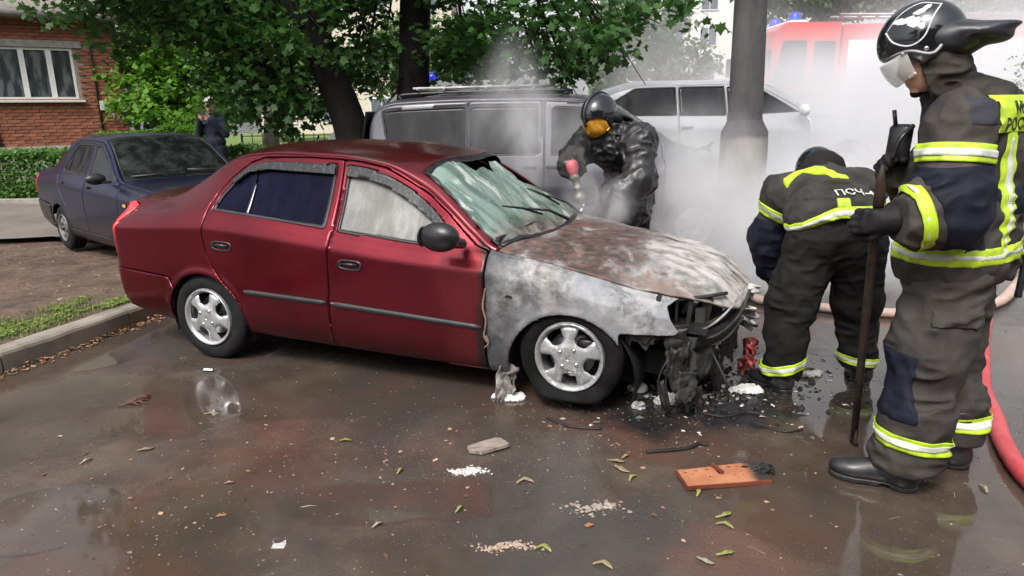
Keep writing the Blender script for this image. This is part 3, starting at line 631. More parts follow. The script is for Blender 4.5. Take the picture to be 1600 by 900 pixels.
# ---- far blocks of flats
def block(label, x0, x1, y, h, col, storeys, nwin, name='apartment_block', z0=.2):
    b = empty(name, ((x0 + x1) / 2, y, z0), label=label, cat='building'); W = x1 - x0; mw = simple('block_wall_%d' % len(MATS), col, .8, var=.08, bscale=6); mg = MATS.get('far_pane') or simple('far_pane', (.10, .12, .14), .15, bump=0)
    mb = MB(); mb.box((0, 5, h / 2), (W, 10, h)); mb.ob('wall', mw, b); mb = MB(); mb.box((0, 5, h + .2), (W + .6, 10.6, .4)); mb.ob('roof', M_ROOF, b)
    fm = MB(); fm.box((0, 0, 0), (1.5, .12, 1.6)); fme = mesh_np('window', np.array(fm.v), fm.f, False); fme.materials.append(M_WHITE)
    pm = MB(); [pm.box((sx, -.07, 0), (.62, .03, 1.36)) for sx in (-.35, .35)]; pme = mesh_np('pane', np.array(pm.v), pm.f, False); pme.materials.append(mg)
    for s in range(storeys):
        for k in range(nwin):
            o = bpy.data.objects.new('window', fme); link(o, b); o.location = (-W / 2 + (k + .5) * W / nwin, -.02, 1.6 + s * (h - .8) / storeys); q = bpy.data.objects.new('pane', pme); link(q, o)
    return b
block('pale beige block of flats behind the two dark trunks', -16, -3.5, 46, 14, (.50, .44, .37), 4, 4)
block('white block of flats far beyond the concrete pole', 7, 27, 62, 15, (.62, .61, .58), 5, 7)
# ================================================================== VEHICLES
def body_patches(S, nx=230, na=34, nb=20, nc=26, smooth_t=3, smooth_x=2):
    """side (sill to roof rail) and top (rail to rail) sheets of a car body from longitudinal curves of x; right side is y<0"""
    x0, x1 = S['x']; u = np.linspace(0, 1, nx); e = .5 - .5 * np.cos(PI * u); xs = x0 + (x1 - x0) * (.45 * u + .55 * e)
    C = lambda k: pchip(S[k], xs); zs, ys, yw, zb, yb, zr, yr, zc = (C(k) for k in ('zs', 'ys', 'yw', 'zb', 'yb', 'zr', 'yr', 'zc'))
    rf, rr = S.get('nose', .30), S.get('tail', .22); n = S.get('pow', 2.3)
    w = np.ones(nx); t = np.clip((xs - (x1 - rf)) / rf, 0, 1); w *= (1 - t ** n) ** (1 / n); t = np.clip(((x0 + rr) - xs) / rr, 0, 1); w *= (1 - t ** n) ** (1 / n)
    prof = S.get('prof', [(0, 0), (.10, .55), (.3, .92), (.5, 1.0), (.72, .98), (.84, .93), (.9, .55), (1, 0)])
    rows = []
    for v in np.linspace(0, 1, na):
        z = zs + (zb - zs) * v; k = float(pchip(prof, np.array([v]))[0]); base = ys * (1 - v) + yb * v
        rows.append(np.stack([xs, (base + (yw - base) * k) * w, z], 1))
    for v in np.linspace(0, 1, nb + 1)[1:]:
        rows.append(np.stack([xs, (yb + (yr - yb) * (v + S.get('bow', .10) * v * (1 - v))) * w, zb + (zr - zb) * v], 1))
    pw = C('pw') if 'pw' in S else np.full(nx, 3.0)
    for v in np.linspace(0, 1, nc + 1)[1:]:
        f = 1 - v; z = zr + (zc - zr) * (1 - f ** pw); rows.append(np.stack([xs, yr * f * w, z], 1))
    G = np.stack(rows, 0)                                   # (rows, nx, 3)
    for _ in range(smooth_t): H = G.copy(); H[1:-1] = .25 * G[:-2] + .5 * G[1:-1] + .25 * G[2:]; G = H
    for _ in range(smooth_x): H = G.copy(); H[:, 1:-1, 2] = .25 * G[:, :-2, 2] + .5 * G[:, 1:-1, 2] + .25 * G[:, 2:, 2]; G = H
    G[:, :, 1] *= -1; r = na + nb
    if 'arch' in S:                                          # rolled lips round the wheel openings
        for ax, az, R in S['arch']:
            A = G[:r]; d = np.hypot(A[:, :, 0] - ax, A[:, :, 2] - az) - R; A[:, :, 1] -= .010 * np.exp(-((d - .01) / .025) ** 2)
    side = G[:r]; top = np.concatenate([G[r - 1:], (G[r - 1:-1] * np.array([1, -1, 1]))[::-1]], 0)
    return (side.reshape(-1, 3), grid_tris(r, nx)[:, ::-1]), (top.reshape(-1, 3), grid_tris(len(top), nx)[:, ::-1])
class Car:
    def __init__(s, name, loc, rz, label, cat='car', group=None, pitch=0.0):
        s.root = empty(name, loc, rz, label=label, cat=cat, group=group); s.pitch = pitch
    def tf(s, V):
        V = np.array(V, float)[:, :3].copy(); V[:, 2] -= math.sin(s.pitch) * V[:, 0]; return V
    def panel(s, name, M, mat, solid=.014, parent=None, off=0.0, defo=None, smooth=True):
        V, T = M
        if not len(T): return None
        V = V[:, :3].copy()
        if off or defo is not None:
            n = np.zeros_like(V); fn = np.cross(V[T[:, 1]] - V[T[:, 0]], V[T[:, 2]] - V[T[:, 0]]); [np.add.at(n, T[:, k], fn) for k in range(3)]
            n /= np.linalg.norm(n, axis=1)[:, None] + 1e-12; V = V + n * off
            if defo is not None: V = defo(V, n)
        return ob(name, s.tf(V), T, mat, parent or s.root, smooth, solid=solid)
    def mb(s, name, mb, mat, parent=None, smooth=False):
        return ob(name, s.tf(mb.v), mb.f, mat, parent or s.root, smooth)
def mirror(M): V, T = M; V = V.copy(); V[:, 1] *= -1; return V, T[:, ::-1]
def gap_split(M, d, g=.0028):
    """inside (d<-g), outside (d>g): the seam between is removed"""
    i, _ = cut(*M, d + g); 
    d2 = None
    return i
def split2(M, f, g=.0038):
    V, T = M; a, _ = cut(V, T, f(V) + g); _, b = cut(V, T, f(V) - g); return a, b
XZ = lambda V: V[:, [0, 2]]
XY = lambda V: V[:, :2]
M_RUB = simple('black_rubber_trim', (.018, .018, .019), .45, var=.3)
M_TYRE = simple('tyre_rubber', (.012, .012, .013), .80, spec=.2, var=.4, nscale=14, bscale=90, bump=.3)
M_DARKP = simple('dark_plastic', (.014, .014, .015), .38, var=.3, bscale=120, bump=.15)
M_INT = simple('dark_interior', (.022, .021, .022), .85, var=.3)
M_STEEL = simple('grey_steel', (.30, .30, .31), .38, metal=.9, var=.2)
M_CHROME = simple('bright_metal', (.62, .62, .63), .22, metal=1.0, var=.1)
M_UNDER = simple('underbody_black', (.010, .010, .010), .8)
def rim_mat(name, dirt, seed=0.0):
    m, g, p = newmat(name); co = g.coord(); n = g.noise(26, 6, .7, g.mapping(co, loc=(seed, 0, 0))); n2 = g.noise(7, 5, .6, g.mapping(co, loc=(seed, 3, 0)))
    k = g.mr(n, .5 - dirt * .25, .62 - dirt * .12, 0, .95 * (dirt + .25)); c = g.mix(k, (.56, .56, .57), (.035, .032, .030)); c = g.mix(g.mr(n2, .5, .75, 0, dirt * .6), c, (.22, .19, .17))
    P(p, g, color=c, metal=g.math('MULTIPLY', g.math('SUBTRACT', 1.0, k), .75), rough=g.mr(k, 0, 1, .30, .8), normal=g.bump(n, .2 * dirt + .05, .003)); return m
M_RIM = rim_mat('silver_alloy', .12); M_RIMB = rim_mat('sooty_alloy', .38, 4)
def wheel(car, c, side, R=.289, W=.185, rr=.188, style='alloy', rim=None, flat=0.0, rot=0.0, steer=0.0, tyre=None, name='wheel'):
    """rim > tyre, wheel_nut, hub_cap, brake_disc ; the outer face looks along side*(-y)... side=-1 is the right of the car"""
    s = side; cx, cy, cz = c; rim = rim or M_RIM; tyre = tyre or M_TYRE; nr, na = 44, 150
    r = np.linspace(.012, rr, nr); a = np.linspace(0, 2 * PI, na + 1)[:-1]; Rr, A = np.meshgrid(r, a, indexing='ij')
    hgt = np.interp(Rr / rr, [0, .30, .42, .78, .9, .955, 1.0], [.012, .012, .006, -.004, -.016, .004, .006])
    pos = np.stack([Rr * np.cos(A), Rr * np.sin(A), hgt], -1).reshape(-1, 3); i, j = np.meshgrid(np.arange(nr - 1), np.arange(na), indexing='ij'); q = (i * na + j).ravel(); q2 = (i * na + (j + 1) % na).ravel()
    T = np.concatenate([np.stack([q, q + na, q2 + na], 1), np.stack([q, q2 + na, q2], 1)]); M = (pos, T)
    if style == 'alloy':
        def hole(V):
            rad = np.hypot(V[:, 0], V[:, 1]) / rr; an = np.arctan2(V[:, 1], V[:, 0]); k = ((an - rot) % (2 * PI / 5)) - PI / 5     # five broad spokes
            wdt = np.abs(k) * rad; hw = np.interp(rad, [.36, .55, .88], [.10, .235, .30]); a_ = wdt - hw; b_ = np.maximum(.40 - rad + .12 * (k * 2) ** 2, rad - .885)
            ru = .045; q_ = np.stack([a_ + ru, b_ + ru], 1); return (np.hypot(np.maximum(q_[:, 0], 0), np.maximum(q_[:, 1], 0)) + np.minimum(q_.max(1), 0) - ru) * rr
        _, M = cut(*M, hole(M[0]))
        V = M[0]; rad = np.hypot(V[:, 0], V[:, 1]) / rr; h_ = hole(V); V[:, 2] -= .007 * np.exp(-np.clip(h_, 0, 1) / .006) * ((rad < .93)); M = (V, M[1])
    elif style == 'steel':
        def hole(V):
            rad = np.hypot(V[:, 0], V[:, 1]) / rr; an = np.arctan2(V[:, 1], V[:, 0]); k = ((an) % (2 * PI / 8)) - PI / 8; return (np.hypot((rad - .68) * .9, k * rad * 1.0) - .115) * rr
        _, M = cut(*M, hole(M[0])); V = M[0]; rad = np.hypot(V[:, 0], V[:, 1]) / rr; V[:, 2] += np.interp(rad, [0, .3, .45, .8, 1], [-.03, -.03, 0, -.012, 0]); M = (V, M[1])
    cs, sn = math.cos(steer), math.sin(steer)
    def pl(V):   # wheel frame (x,y in plane, z outward) -> car frame
        V = np.array(V, float); X, Y, Z = V[:, 0], V[:, 1], V[:, 2]; px, py, pz = X, Z * s, Y; return np.stack([cx + px * cs - py * sn, cy + px * sn + py * cs, cz + pz], 1)
    F = M[1] if s > 0 else M[1]
    w = ob(name, pl(M[0]), M[1][:, ::-1] if s < 0 else M[1], rim, car.root, True, solid=.012)
    mb = MB(); prof = [(rr, .006), (rr + .004, .0), (rr - .012, -.02), (rr - .02, -W * .8), (rr, -W), (rr + .004, -W + .004)]; mb.lathe(prof, 60); o = ob('rim_barrel', pl(mb.v), mb.f, rim, w, True)
    # tyre
    mb = MB(); t = [(rr - .002, -.004), (rr + .012, .006), (rr + .3 * (R - rr), .012), (rr + .65 * (R - rr), .010), (R - .018, 0), (R - .006, -.012), (R, -.028), (R, -W * .3), (R - .008, -W * .31), (R - .008, -W * .35), (R, -W * .36), (R, -W * .6), (R - .008, -W * .61), (R - .008, -W * .65), (R, -W * .66), (R, -W + .028), (R - .006, -W + .012), (R - .05, -W - .004), (rr, -W)]
    mb.lathe(t, 72); V = np.array(mb.v); 
    V[:, 2] += .0012 * np.sin(np.arctan2(V[:, 1], V[:, 0]) * 60) * (np.hypot(V[:, 0], V[:, 1]) > R - .03)
    if flat:
        g0 = -(cz - math.sin(car.pitch) * cx) + .002; low = np.clip((g0 + .10 - V[:, 1]) / .10, 0, 1); dz = V[:, 1] < g0; out = np.maximum(0, g0 + .05 - V[:, 1]); V[:, 2] += np.where(V[:, 2] > -W / 2, 1, -1) * .045 * low ** 2; V[:, 1] = np.where(dz, g0 + (V[:, 1] - g0) * .06, V[:, 1])
        V += .004 * np.stack([fbm(V[:, 0] * 14, V[:, 1] * 14, V[:, 2] * 14), fbm(V[:, 0] * 14 + 5, V[:, 1] * 14, V[:, 2] * 14), fbm(V[:, 0] * 14, V[:, 1] * 14 + 9, V[:, 2] * 14)], 1)
    else: g0 = -cz + .001; V[:, 1] = np.maximum(V[:, 1], g0)
    ob('tyre', pl(V), mb.f, tyre, w, True)
    mb = MB(); mb.lathe([(.0, -.055), (.125, -.055), (.125, -.07), (0, -.07)], 40); ob('brake_disc', pl(mb.v), mb.f, M_STEEL, w, True)
    mb = MB(); mb.box((.08, .06, -.045), (.10, .07, .04), bev=.01); ob('brake_caliper', pl(mb.v), mb.f, M_DARKP, w)
    mb = MB(); mb.lathe([(rr * .98, -W * .72), (0, -W * .72)], 32); ob('wheel_back', pl(mb.v), mb.f, M_UNDER, w, True)
    if style == 'alloy':
        for k in range(4):
            a_ = PI / 4 + k * PI / 2 + .18; mb = MB(); mb.lathe([(.0, .030), (.009, .029), (.0125, .023), (.0135, .012), (.0135, .004)], 10, (.055 * math.cos(a_), .055 * math.sin(a_), 0)); mb.v = [(x, y, z) for x, y, z in mb.v]; ob('wheel_nut', pl(mb.v), mb.f, M_CHROME, w, True)
            mb = MB(); mb.lathe([(.0165, .0125), (.0185, .0160), (.0225, .0160), (.0245, .0125)], 16, (.055 * math.cos(a_), .055 * math.sin(a_), 0)); ob('nut_recess', pl(mb.v), mb.f, M_RUB, w, True)
        mb = MB(); mb.lathe([(.0, .020), (.024, .018), (.028, .012)], 24); ob('hub_cap', pl(mb.v), mb.f, rim, w, True)
        # oval badge with a slanted H on the cap
        mb = MB(); a2 = np.linspace(0, 2 * PI, 25)[:-1]
        mb.tube([(.020 * math.cos(q), .011 * math.sin(q), .0205) for q in np.r_[a2, a2[0]]], .0012, 5)
        for sx in (-1, 1): mb.tube([(sx * .006 - .003, -.008, .0208), (sx * .006 + .003, .008, .0208)], .0014, 5)
        mb.tube([(-.006, -.001, .0208), (.006, .001, .0208)], .0012, 5); ob('badge', pl(mb.v), mb.f, M_CHROME, w, True)
    elif style == 'steel':
        mb = MB(); mb.lathe([(.0, .03), (.03, .028), (.034, .0)], 20); ob('hub_cap', pl(mb.v), mb.f, M_RUB, w, True)
    return w
def arch_liner(car, ax, az, R, y0, y1, mat=None):
    mb = MB(); n = 26; V = []; 
    for y in (y0, y1):
        for k in range(n): a = -0.35 + (PI + .7) * k / (n - 1); V.append((ax + (R + .015) * math.cos(a), y, az + (R + .015) * math.sin(a)))
    F = [(k, k + 1, n + k + 1, n + k) for k in range(n - 1)]; F.append(tuple(n + k for k in range(n))); mb.add(V, F); return car.mb('wheel_arch_liner', mb, mat or M_UNDER, smooth=False)

# ---------------------------------------------------------------- paint of the red car
def red_paint(name):
    m, g, p = newmat(name); co = g.coord(); x, y, z = g.sep(co)
    n = g.noise(2.1, 6, .6, co); drop = g.voro(160, 'F1', co); streak = g.noise(9, 5, .65, g.mapping(co, scale=(1, 1, .18)))
    c = g.mix(g.mr(n, .3, .7), (.098, .0028, .0095), (.130, .0042, .0125)); 
    lo = g.mr(g.math('ADD', z, g.math('MULTIPLY', n, .25)), .30, .62, .75, 0); c = g.mix(g.math('MULTIPLY', lo, g.mr(streak, .35, .65, .35, .9)), c, (.048, .016, .016))     # road dirt
    # heat-bleached, then sooty towards the burnt wing
    hx = g.math('ADD', x, g.math('MULTIPLY', g.math('SUBTRACT', g.noise(6, 6, .65, g.mapping(co, scale=(1.5, 1, .5))), .5), .22))
    c = g.mix(g.mr(hx, 1.62, 1.86, 0, .5), c, (.22, .030, .035)); c = g.mix(g.math('MULTIPLY', g.mr(hx, 1.90, 1.97), g.mr(z, 1.15, .9)), c, (.035, .022, .022))
    fl = g.mr(drop, .10, .16, 1, 0)
    c = g.mix(g.math('MULTIPLY', g.mr(g.noise(260, 2, .5, co), .70, .76), .55), c, (.42, .36, .34))       # ash specks
    P(p, g, color=c, metal=.82, spec=.3, rough=g.mr(n, .3, .7, .30, .40), coat=.30, coatr=g.mr(streak, .3, .7, .07, .22), normal=g.bump(fl, .35, .0012)); return m
M_RED = red_paint('red_paint')
def burnt(name, seed, ash, rust, dark=.45, blue=.0):
    m, g, p = newmat(name); co = g.mapping(g.coord(), loc=(seed, seed * .7, 0)); n1 = g.noise(2.6, 9, .66, co, .15); n2 = g.noise(7, 8, .7, g.mapping(co, scale=(1, 1, 1), loc=(3, 1, 4)), .1); n3 = g.noise(34, 6, .72, co)
    gy = (.24, .235, .23) if not blue else (.25, .26, .28)
    x, y, z = g.sep(g.coord())
    c = g.mix(g.mr(n1, .30, .62), (.055, .052, .050), gy); c = g.mix(g.mr(n2, .40, .68, 0, ash), c, (.46, .445, .43))
    c = g.mix(g.math('MULTIPLY', g.mr(g.noise(4.2, 7, .62, g.mapping(co, loc=(7, 7, 1))), .50, .62), rust), c, (.16, .085, .055))
    c = g.mix(g.math('MULTIPLY', g.mr(g.noise(5.5, 7, .7, g.mapping(co, loc=(1, 8, 5)), .3), .54, .62), dark), c, (.018, .017, .017))
    c = g.mix(g.mr(n3, .60, .76, 0, .45), c, (.55, .54, .52)); c = g.mix(g.mr(n3, .40, .30, 0, .5), c, (.03, .028, .027))
    h = g.math('ADD', n3, g.math('MULTIPLY', n2, 1.5)); P(p, g, color=c, rough=g.mr(n1, .3, .7, .5, .8), metal=.12, normal=g.bump(h, .6, .006)); return m, g, p, c, h
M_FEND, g, p, c, h = burnt('burnt_wing', 2.0, .75, .12, .5, 1)
co = g.coord(); x, y, z = g.sep(co); nn = g.noise(5, 7, .65, g.mapping(co, loc=(3, 0, 9)))
so_ = g.mr(g.math('ADD', x, g.math('MULTIPLY', g.math('SUBTRACT', nn, .5), .55)), 1.98, 2.24, 1, 0); c = g.mix(g.math('MULTIPLY', so_, .85), c, (.035, .036, .042))      # sooty towards the door
ar_ = g.mr(g.math('ADD', g.math('SQRT', g.math('ADD', g.math('POWER', g.math('SUBTRACT', x, 2.44), 2.0), g.math('POWER', g.math('SUBTRACT', z, .20), 2.0))), g.math('MULTIPLY', nn, .12)), .40, .50, 1, 0)
c = g.mix(g.math('MULTIPLY', ar_, .45), c, (.06, .058, .056)); g.put(p.inputs['Base Color'], c)
m, g, p, c, h = burnt('burnt_bonnet', 5.0, .8, .65, .7)
co = g.coord(); x, y, z = g.sep(co)
w1 = g.mr(g.math('ADD', x, g.math('ADD', g.math('MULTIPLY', g.math('SUBTRACT', g.noise(3, 6, .6, co), .5), .9), g.math('MULTIPLY', y, .55))), 2.55, 2.90)       # front: white ash
c = g.mix(g.math('MULTIPLY', w1, g.mr(g.noise(7, 8, .7, g.mapping(co, scale=(.7, 1.6, 1), rot=(0, 0, .5)), .2), .40, .60, 0, .92)), c, (.56, .52, .49))
w2 = g.math('MULTIPLY', g.mr(g.math('ADD', x, g.math('MULTIPLY', g.noise(4, 5, .6, co), .4)), 3.15, 2.75), g.mr(g.noise(6, 7, .66, g.mapping(co, scale=(1, .5, 1), loc=(4, 4, 0)), .3), .34, .50, 0, .9))
c = g.mix(w2, c, g.mix(g.mr(g.noise(22, 4, .6, co), .4, .62), (.030, .023, .020), (.12, .052, .038)))        # rear: charred red paint
g.put(p.inputs['Base Color'], c); M_BONN = m
M_SOOT = simple('sooty_metal', (.030, .028, .027), .75, var=.6, nscale=12, bscale=40, bump=.8, detail=8, metal=.1)
M_CHAR = simple('charred_plastic', (.010, .010, .010), .55, var=.6, nscale=14, bscale=30, bump=1.0, detail=8)
M_ASHW = simple('pale_ash', (.55, .54, .52), .95, var=.25, nscale=14, bscale=40, bump=1.0, detail=7)
def glass_mat(name, col, rough=.06, streak=None, trans=0.0):
    m, g, p = newmat(name); co = g.coord(); P(p, g, color=col, rough=rough, spec=.38)
    if streak is not None:
        n = g.noise(7, 7, .65, g.mapping(co, scale=(1.6, 1, .25))); n2 = g.noise(3, 4, .6, co); sp = g.noise(190, 2, .5, co)
        c = g.mix(g.mr(n, .35, .65), col, streak); c = g.mix(g.mr(n2, .35, .65, 0, .5), c, tuple(q * .72 for q in col)); c = g.mix(g.mr(sp, .62, .70, 0, .35), c, tuple(min(1, q * 1.6) for q in streak))
        P(p, g, color=c, rough=g.mr(n, .3, .7, rough, rough + .22), normal=g.bump(sp, .25, .001))
    if trans: P(p, g, trans=trans, ior=1.45)
    MATS[name] = m; return m
M_GL_BLUE = glass_mat('dark_blue_glass', (.004, .004, .014), .06, (.007, .007, .022)); MATS['dark_blue_glass'].node_tree.nodes['Principled BSDF'].inputs['Specular IOR Level'].default_value = .05; M_GL_FOG = glass_mat('fogged_glass', (.14, .135, .128), .10, (.24, .235, .225))
M_GL_DARK = glass_mat('dark_glass', (.008, .009, .010), .06, (.018, .019, .020)); MATS['dark_glass'].node_tree.nodes['Principled BSDF'].inputs['Specular IOR Level'].default_value = .2

ACC = dict(x=(-.93, 3.30), tail=.24, nose=.42, pow=2.3, bow=.30,
    zs=[(-.93, .34), (-.68, .28), (-.40, .235), (.3, .215), (1.96, .215), (2.8, .22), (3.3, .25)], ys=[(-.9, .76), (.3, .775), (2, .775), (3.3, .72)], yw=[(-.93, .80), (-.3, .828), (.6, .838), (1.9, .838), (2.6, .825), (3.3, .74)],
    zb=[(-.93, .885), (-.66, .925), (-.45, .945), (-.2, .97), (.1, .99), (.93, .932), (1.5, .885), (1.97, .872), (2.2, .845), (2.47, .79), (2.78, .725), (2.93, .70), (3.3, .60)],
    yb=[(-.93, .66), (-.6, .715), (.1, .765), (1.9, .775), (2.47, .77), (2.93, .745), (3.3, .66)],
    zr=[(-.93, .925), (-.76, .965), (-.66, .983), (-.52, .997), (-.42, 1.008), (-.31, 1.040), (-.2, 1.095), (-.06, 1.178), (.08, 1.262), (.2, 1.308), (.32, 1.328), (.52, 1.343), (.9, 1.342), (1.242, 1.306), (1.504, 1.192), (1.69, 1.08), (1.87, .948), (1.985, .882), (2.2, .858), (2.45, .808), (2.78, .738), (3.0, .705), (3.3, .61)],
    yr=[(-.93, .60), (-.66, .655), (-.4, .625), (-.05, .585), (.25, .57), (.9, .575), (1.24, .575), (1.504, .60), (1.69, .655), (1.87, .715), (1.985, .752), (2.2, .742), (2.6, .725), (3.0, .69), (3.3, .6)],
    zc=[(-.93, .95), (-.85, 1.005), (-.6, 1.035), (-.47, 1.045), (-.40, 1.065), (-.15, 1.20), (.1, 1.325), (.28, 1.378), (.6, 1.398), (1.0, 1.398), (1.35, 1.37), (1.5, 1.345), (1.75, 1.185), (2.0, 1.01), (2.14, .905), (2.3, .892), (2.6, .862), (2.9, .815), (3.1, .765), (3.3, .66)],
    pw=[(-.93, 3), (1.2, 3), (1.5, 4.5), (1.9, 5), (2.15, 3), (3.3, 2.6)], arch=[(.01, .27, .312), (2.435, .27, .334)],
    prof=[(0, 0), (.06, .45), (.2, .86), (.45, 1.0), (.70, .985), (.855, 1.0), (.868, .975), (.888, .82), (.94, .52), (1, 0)])
acc = Car('red_sedan', (-1.676, 5.057, 0), -.3779, 'dark red sedan with a burnt grey front wing and bonnet, smoking beside the firefighters', pitch=.0285)
side, top = body_patches(ACC, 250, 64, 22, 26, smooth_t=2)
def arch_d(V, ax, az, R):
    d = np.hypot(V[:, 0] - ax, V[:, 2] - az) - R; b = np.maximum(np.abs(V[:, 0] - ax) - R * .985, V[:, 2] - az); return np.minimum(d, b)
DOORR = [(1.0, .93), (.99, .78), (.975, .5), (.96, .20), (.33, .20), (.335, .28), (.315, .36), (.278, .455), (.20, .535), (.12, .625), (.07, .73), (.055, .84), (.068, .93), (.07, 1.02), (.10, 1.10), (.17, 1.18), (.29, 1.272), (.40, 1.308), (.70, 1.322), (.985, 1.318)]
DOORF = [(1.0, .93), (.99, .78), (.975, .5), (.96, .20), (1.965, .225), (1.975, .5), (1.975, .885), (1.90, .905), (1.80, .975), (1.69, 1.062), (1.56, 1.148), (1.44, 1.205), (1.26, 1.284), (1.10, 1.31), (.985, 1.318)]
GLR = [(.105, .99), (.125, 1.07), (.19, 1.155), (.31, 1.248), (.44, 1.280), (.93, 1.283), (.935, .938), (.5, .965)]
GLF = [(1.025, .926), (1.02, 1.277), (1.12, 1.271), (1.27, 1.240), (1.45, 1.160), (1.60, 1.068), (1.715, .975), (1.80, .893), (1.5, .895)]
GLRi, GLFi = GLR, GLF
def red_side(M, right=True):
    S_ = (lambda q: q) if right else mirror
    W_ = M
    for a in ACC['arch']: _, W_ = cut(*W_, arch_d(W_[0], *a))
    # nothing is left of the front bumper: cut back to the lamp opening and below the wing
    def miss(V):
        p_ = XZ(V); return np.minimum(pdist(p_, [(2.70, .0), (2.70, .535), (2.965, .548), (2.99, .56), (2.95, .625), (2.925, .69), (2.96, .712), (3.05, .722), (3.6, .70), (3.6, 0)]), 9)
    _, W_ = cut(*W_, miss(W_[0]))
    bm_, W_ = split2(W_, lambda V: pdist(XZ(V), [(-1.5, .0), (-1.5, .56), (-.86, .555), (-.6, .548), (-.285, .535), (-.20, .42), (-.2, 0)]))
    acc.panel('rear_bumper', S_(bm_), M_RED, .02, off=.008)
    tl, W_ = split2(W_, lambda V: pdist(XZ(V), cr([(-1.5, .60), (-.86, .600), (-.79, .625), (-.735, .74), (-.70, .86), (-.675, .99), (-1.5, 1.0)], 4)))
    acc.panel('tail_lamp', S_(tl), M_LAMPR, .02, off=.006)
    out = []
    for nm, D, G, gm, gx in (('rear_door', DOORR, GLR, M_GL_BLUE, 0), ('front_door', DOORF, GLF, M_GL_FOG, 1)):
        dr, W_ = split2(W_, lambda V: pdist(XZ(V), D)); Gc = cr(G + [G[0]], 5)[:-1] if 0 else np.array(G)
        gi, dr = cut(*dr, pdist(XZ(dr[0]), G) - .004)
        d_ = acc.panel(nm, S_(dr), M_RED, .016)
        _, fr = cut(*gi, pdist(XZ(gi[0]), G) + .011)
        acc.panel('window_seal', S_(fr), M_RUB, .012, parent=d_, off=-.003)
        gl, _ = cut(*gi, pdist(XZ(gi[0]), G) + .009)
        if nm == 'rear_door':
            a_, b_ = split2(gl, lambda V: V[:, 0] - (.355 + (V[:, 2] - 1.25) * -.06), .007)
            acc.panel('quarter_glass', S_(a_), gm, .004, parent=d_, off=-.012); acc.panel('window_glass', S_(b_), gm, .004, parent=d_, off=-.012)
            bar, _ = cut(*gl, np.abs(gl[0][:, 0] - (.355 + (gl[0][:, 2] - 1.25) * -.06)) - .0075); acc.panel('window_divider', S_(bar), M_STEEL, .012, parent=d_, off=-.003)
            vis = cut(*gi, -(gi[0][:, 2] - np.interp(gi[0][:, 0], [.1, .2, .3, .45, .95], [1.5, 1.13, 1.212, 1.235, 1.228])))[0]
        else:
            sail, gl = cut(*gl, -(gl[0][:, 0] - 1.655)); acc.panel('window_glass', S_(gl), gm, .004, parent=d_, off=-.012); acc.panel('mirror_sail', S_(sail), M_DARKP, .012, parent=d_, off=-.004)
            vis = cut(*gi, -(gi[0][:, 2] - np.interp(gi[0][:, 0], [1.0, 1.15, 1.3, 1.45, 1.6, 1.72], [1.222, 1.212, 1.170, 1.098, 1.010, .93])))[0]
        acc.panel('rain_deflector', S_(vis), M_VISOR, .004, parent=d_, off=.016)
        out.append(d_)
    wing, W_ = split2(W_, lambda V: 1.978 - V[:, 0] + .4 * np.maximum(0, V[:, 2] - .90))
    def warp(V, n): return V + n * (.004 * fbm(V[:, 0] * 7, V[:, 1] * 7, V[:, 2] * 7))[:, None]
    acc.panel('front_wing', S_(wing), M_FEND, .012, defo=warp); acc.panel('body_side', S_(W_), M_RED, .012)
    return out
m, g, p = newmat('red_lamp_lens'); P(p, g, color=(.55, .012, .018), rough=.14, spec=.6, coat=.5, normal=g.bump(g.noise(50, 2, .5, g.mapping(g.coord(), scale=(1, 1, 3))), .1, .003)); M_LAMPR = m
m, g, p = newmat('smoked_visor'); n_ = g.noise(60, 5, .7, g.mapping(g.coord(), scale=(1, 1, .5))); P(p, g, color=g.mix(g.mr(n_, .5, .65), (.012, .013, .014), (.04, .045, .045)), rough=g.mr(n_, .4, .6, .12, .35), spec=.5, normal=g.bump(n_, .35, .002)); M_VISOR = m
dl = red_side(side, True); red_side(side, False)
rdoor, fdoor = dl
# ---- door handles, mouldings, mirror
def handle(parent, cx, cz, y=-.838):
    mb = MB(); a = np.linspace(0, 2 * PI, 21)[:-1]
    rim = lambda sx, sz, yy: [(cx + sx * np.sign(math.cos(q)) * abs(math.cos(q)) ** .55, yy, cz + sz * np.sign(math.sin(q)) * abs(math.sin(q)) ** .7) for q in a]
    L = [rim(.083, .033, y + .006), rim(.080, .030, y - .006), rim(.068, .022, y - .005), rim(.064, .018, y + .008), rim(.02, .005, y + .010)]
    for r_ in L: mb.v += r_
    for k in range(len(L) - 1): mb.f += [(k * 20 + i, k * 20 + (i + 1) % 20, (k + 1) * 20 + (i + 1) % 20, (k + 1) * 20 + i) for i in range(20)]
    mb.f.append(tuple(80 + i for i in range(20))); h_ = acc.mb('door_handle', mb, M_DARKP, parent, True)
    mb = MB(); mb.tube([(cx - .062, y - .004, cz + .004), (cx, y - .014, cz + .008), (cx + .055, y - .006, cz + .006)], [.008, .010, .008], 8); mb.tube([(cx - .06, y - .005, cz - .004), (cx - .05, y - .006, cz - .004)], .007, 8); acc.mb('handle_grip', mb, M_DARKP, h_, True)
handle(rdoor, .205, .777, -.836); handle(fdoor, 1.14, .745, -.840)
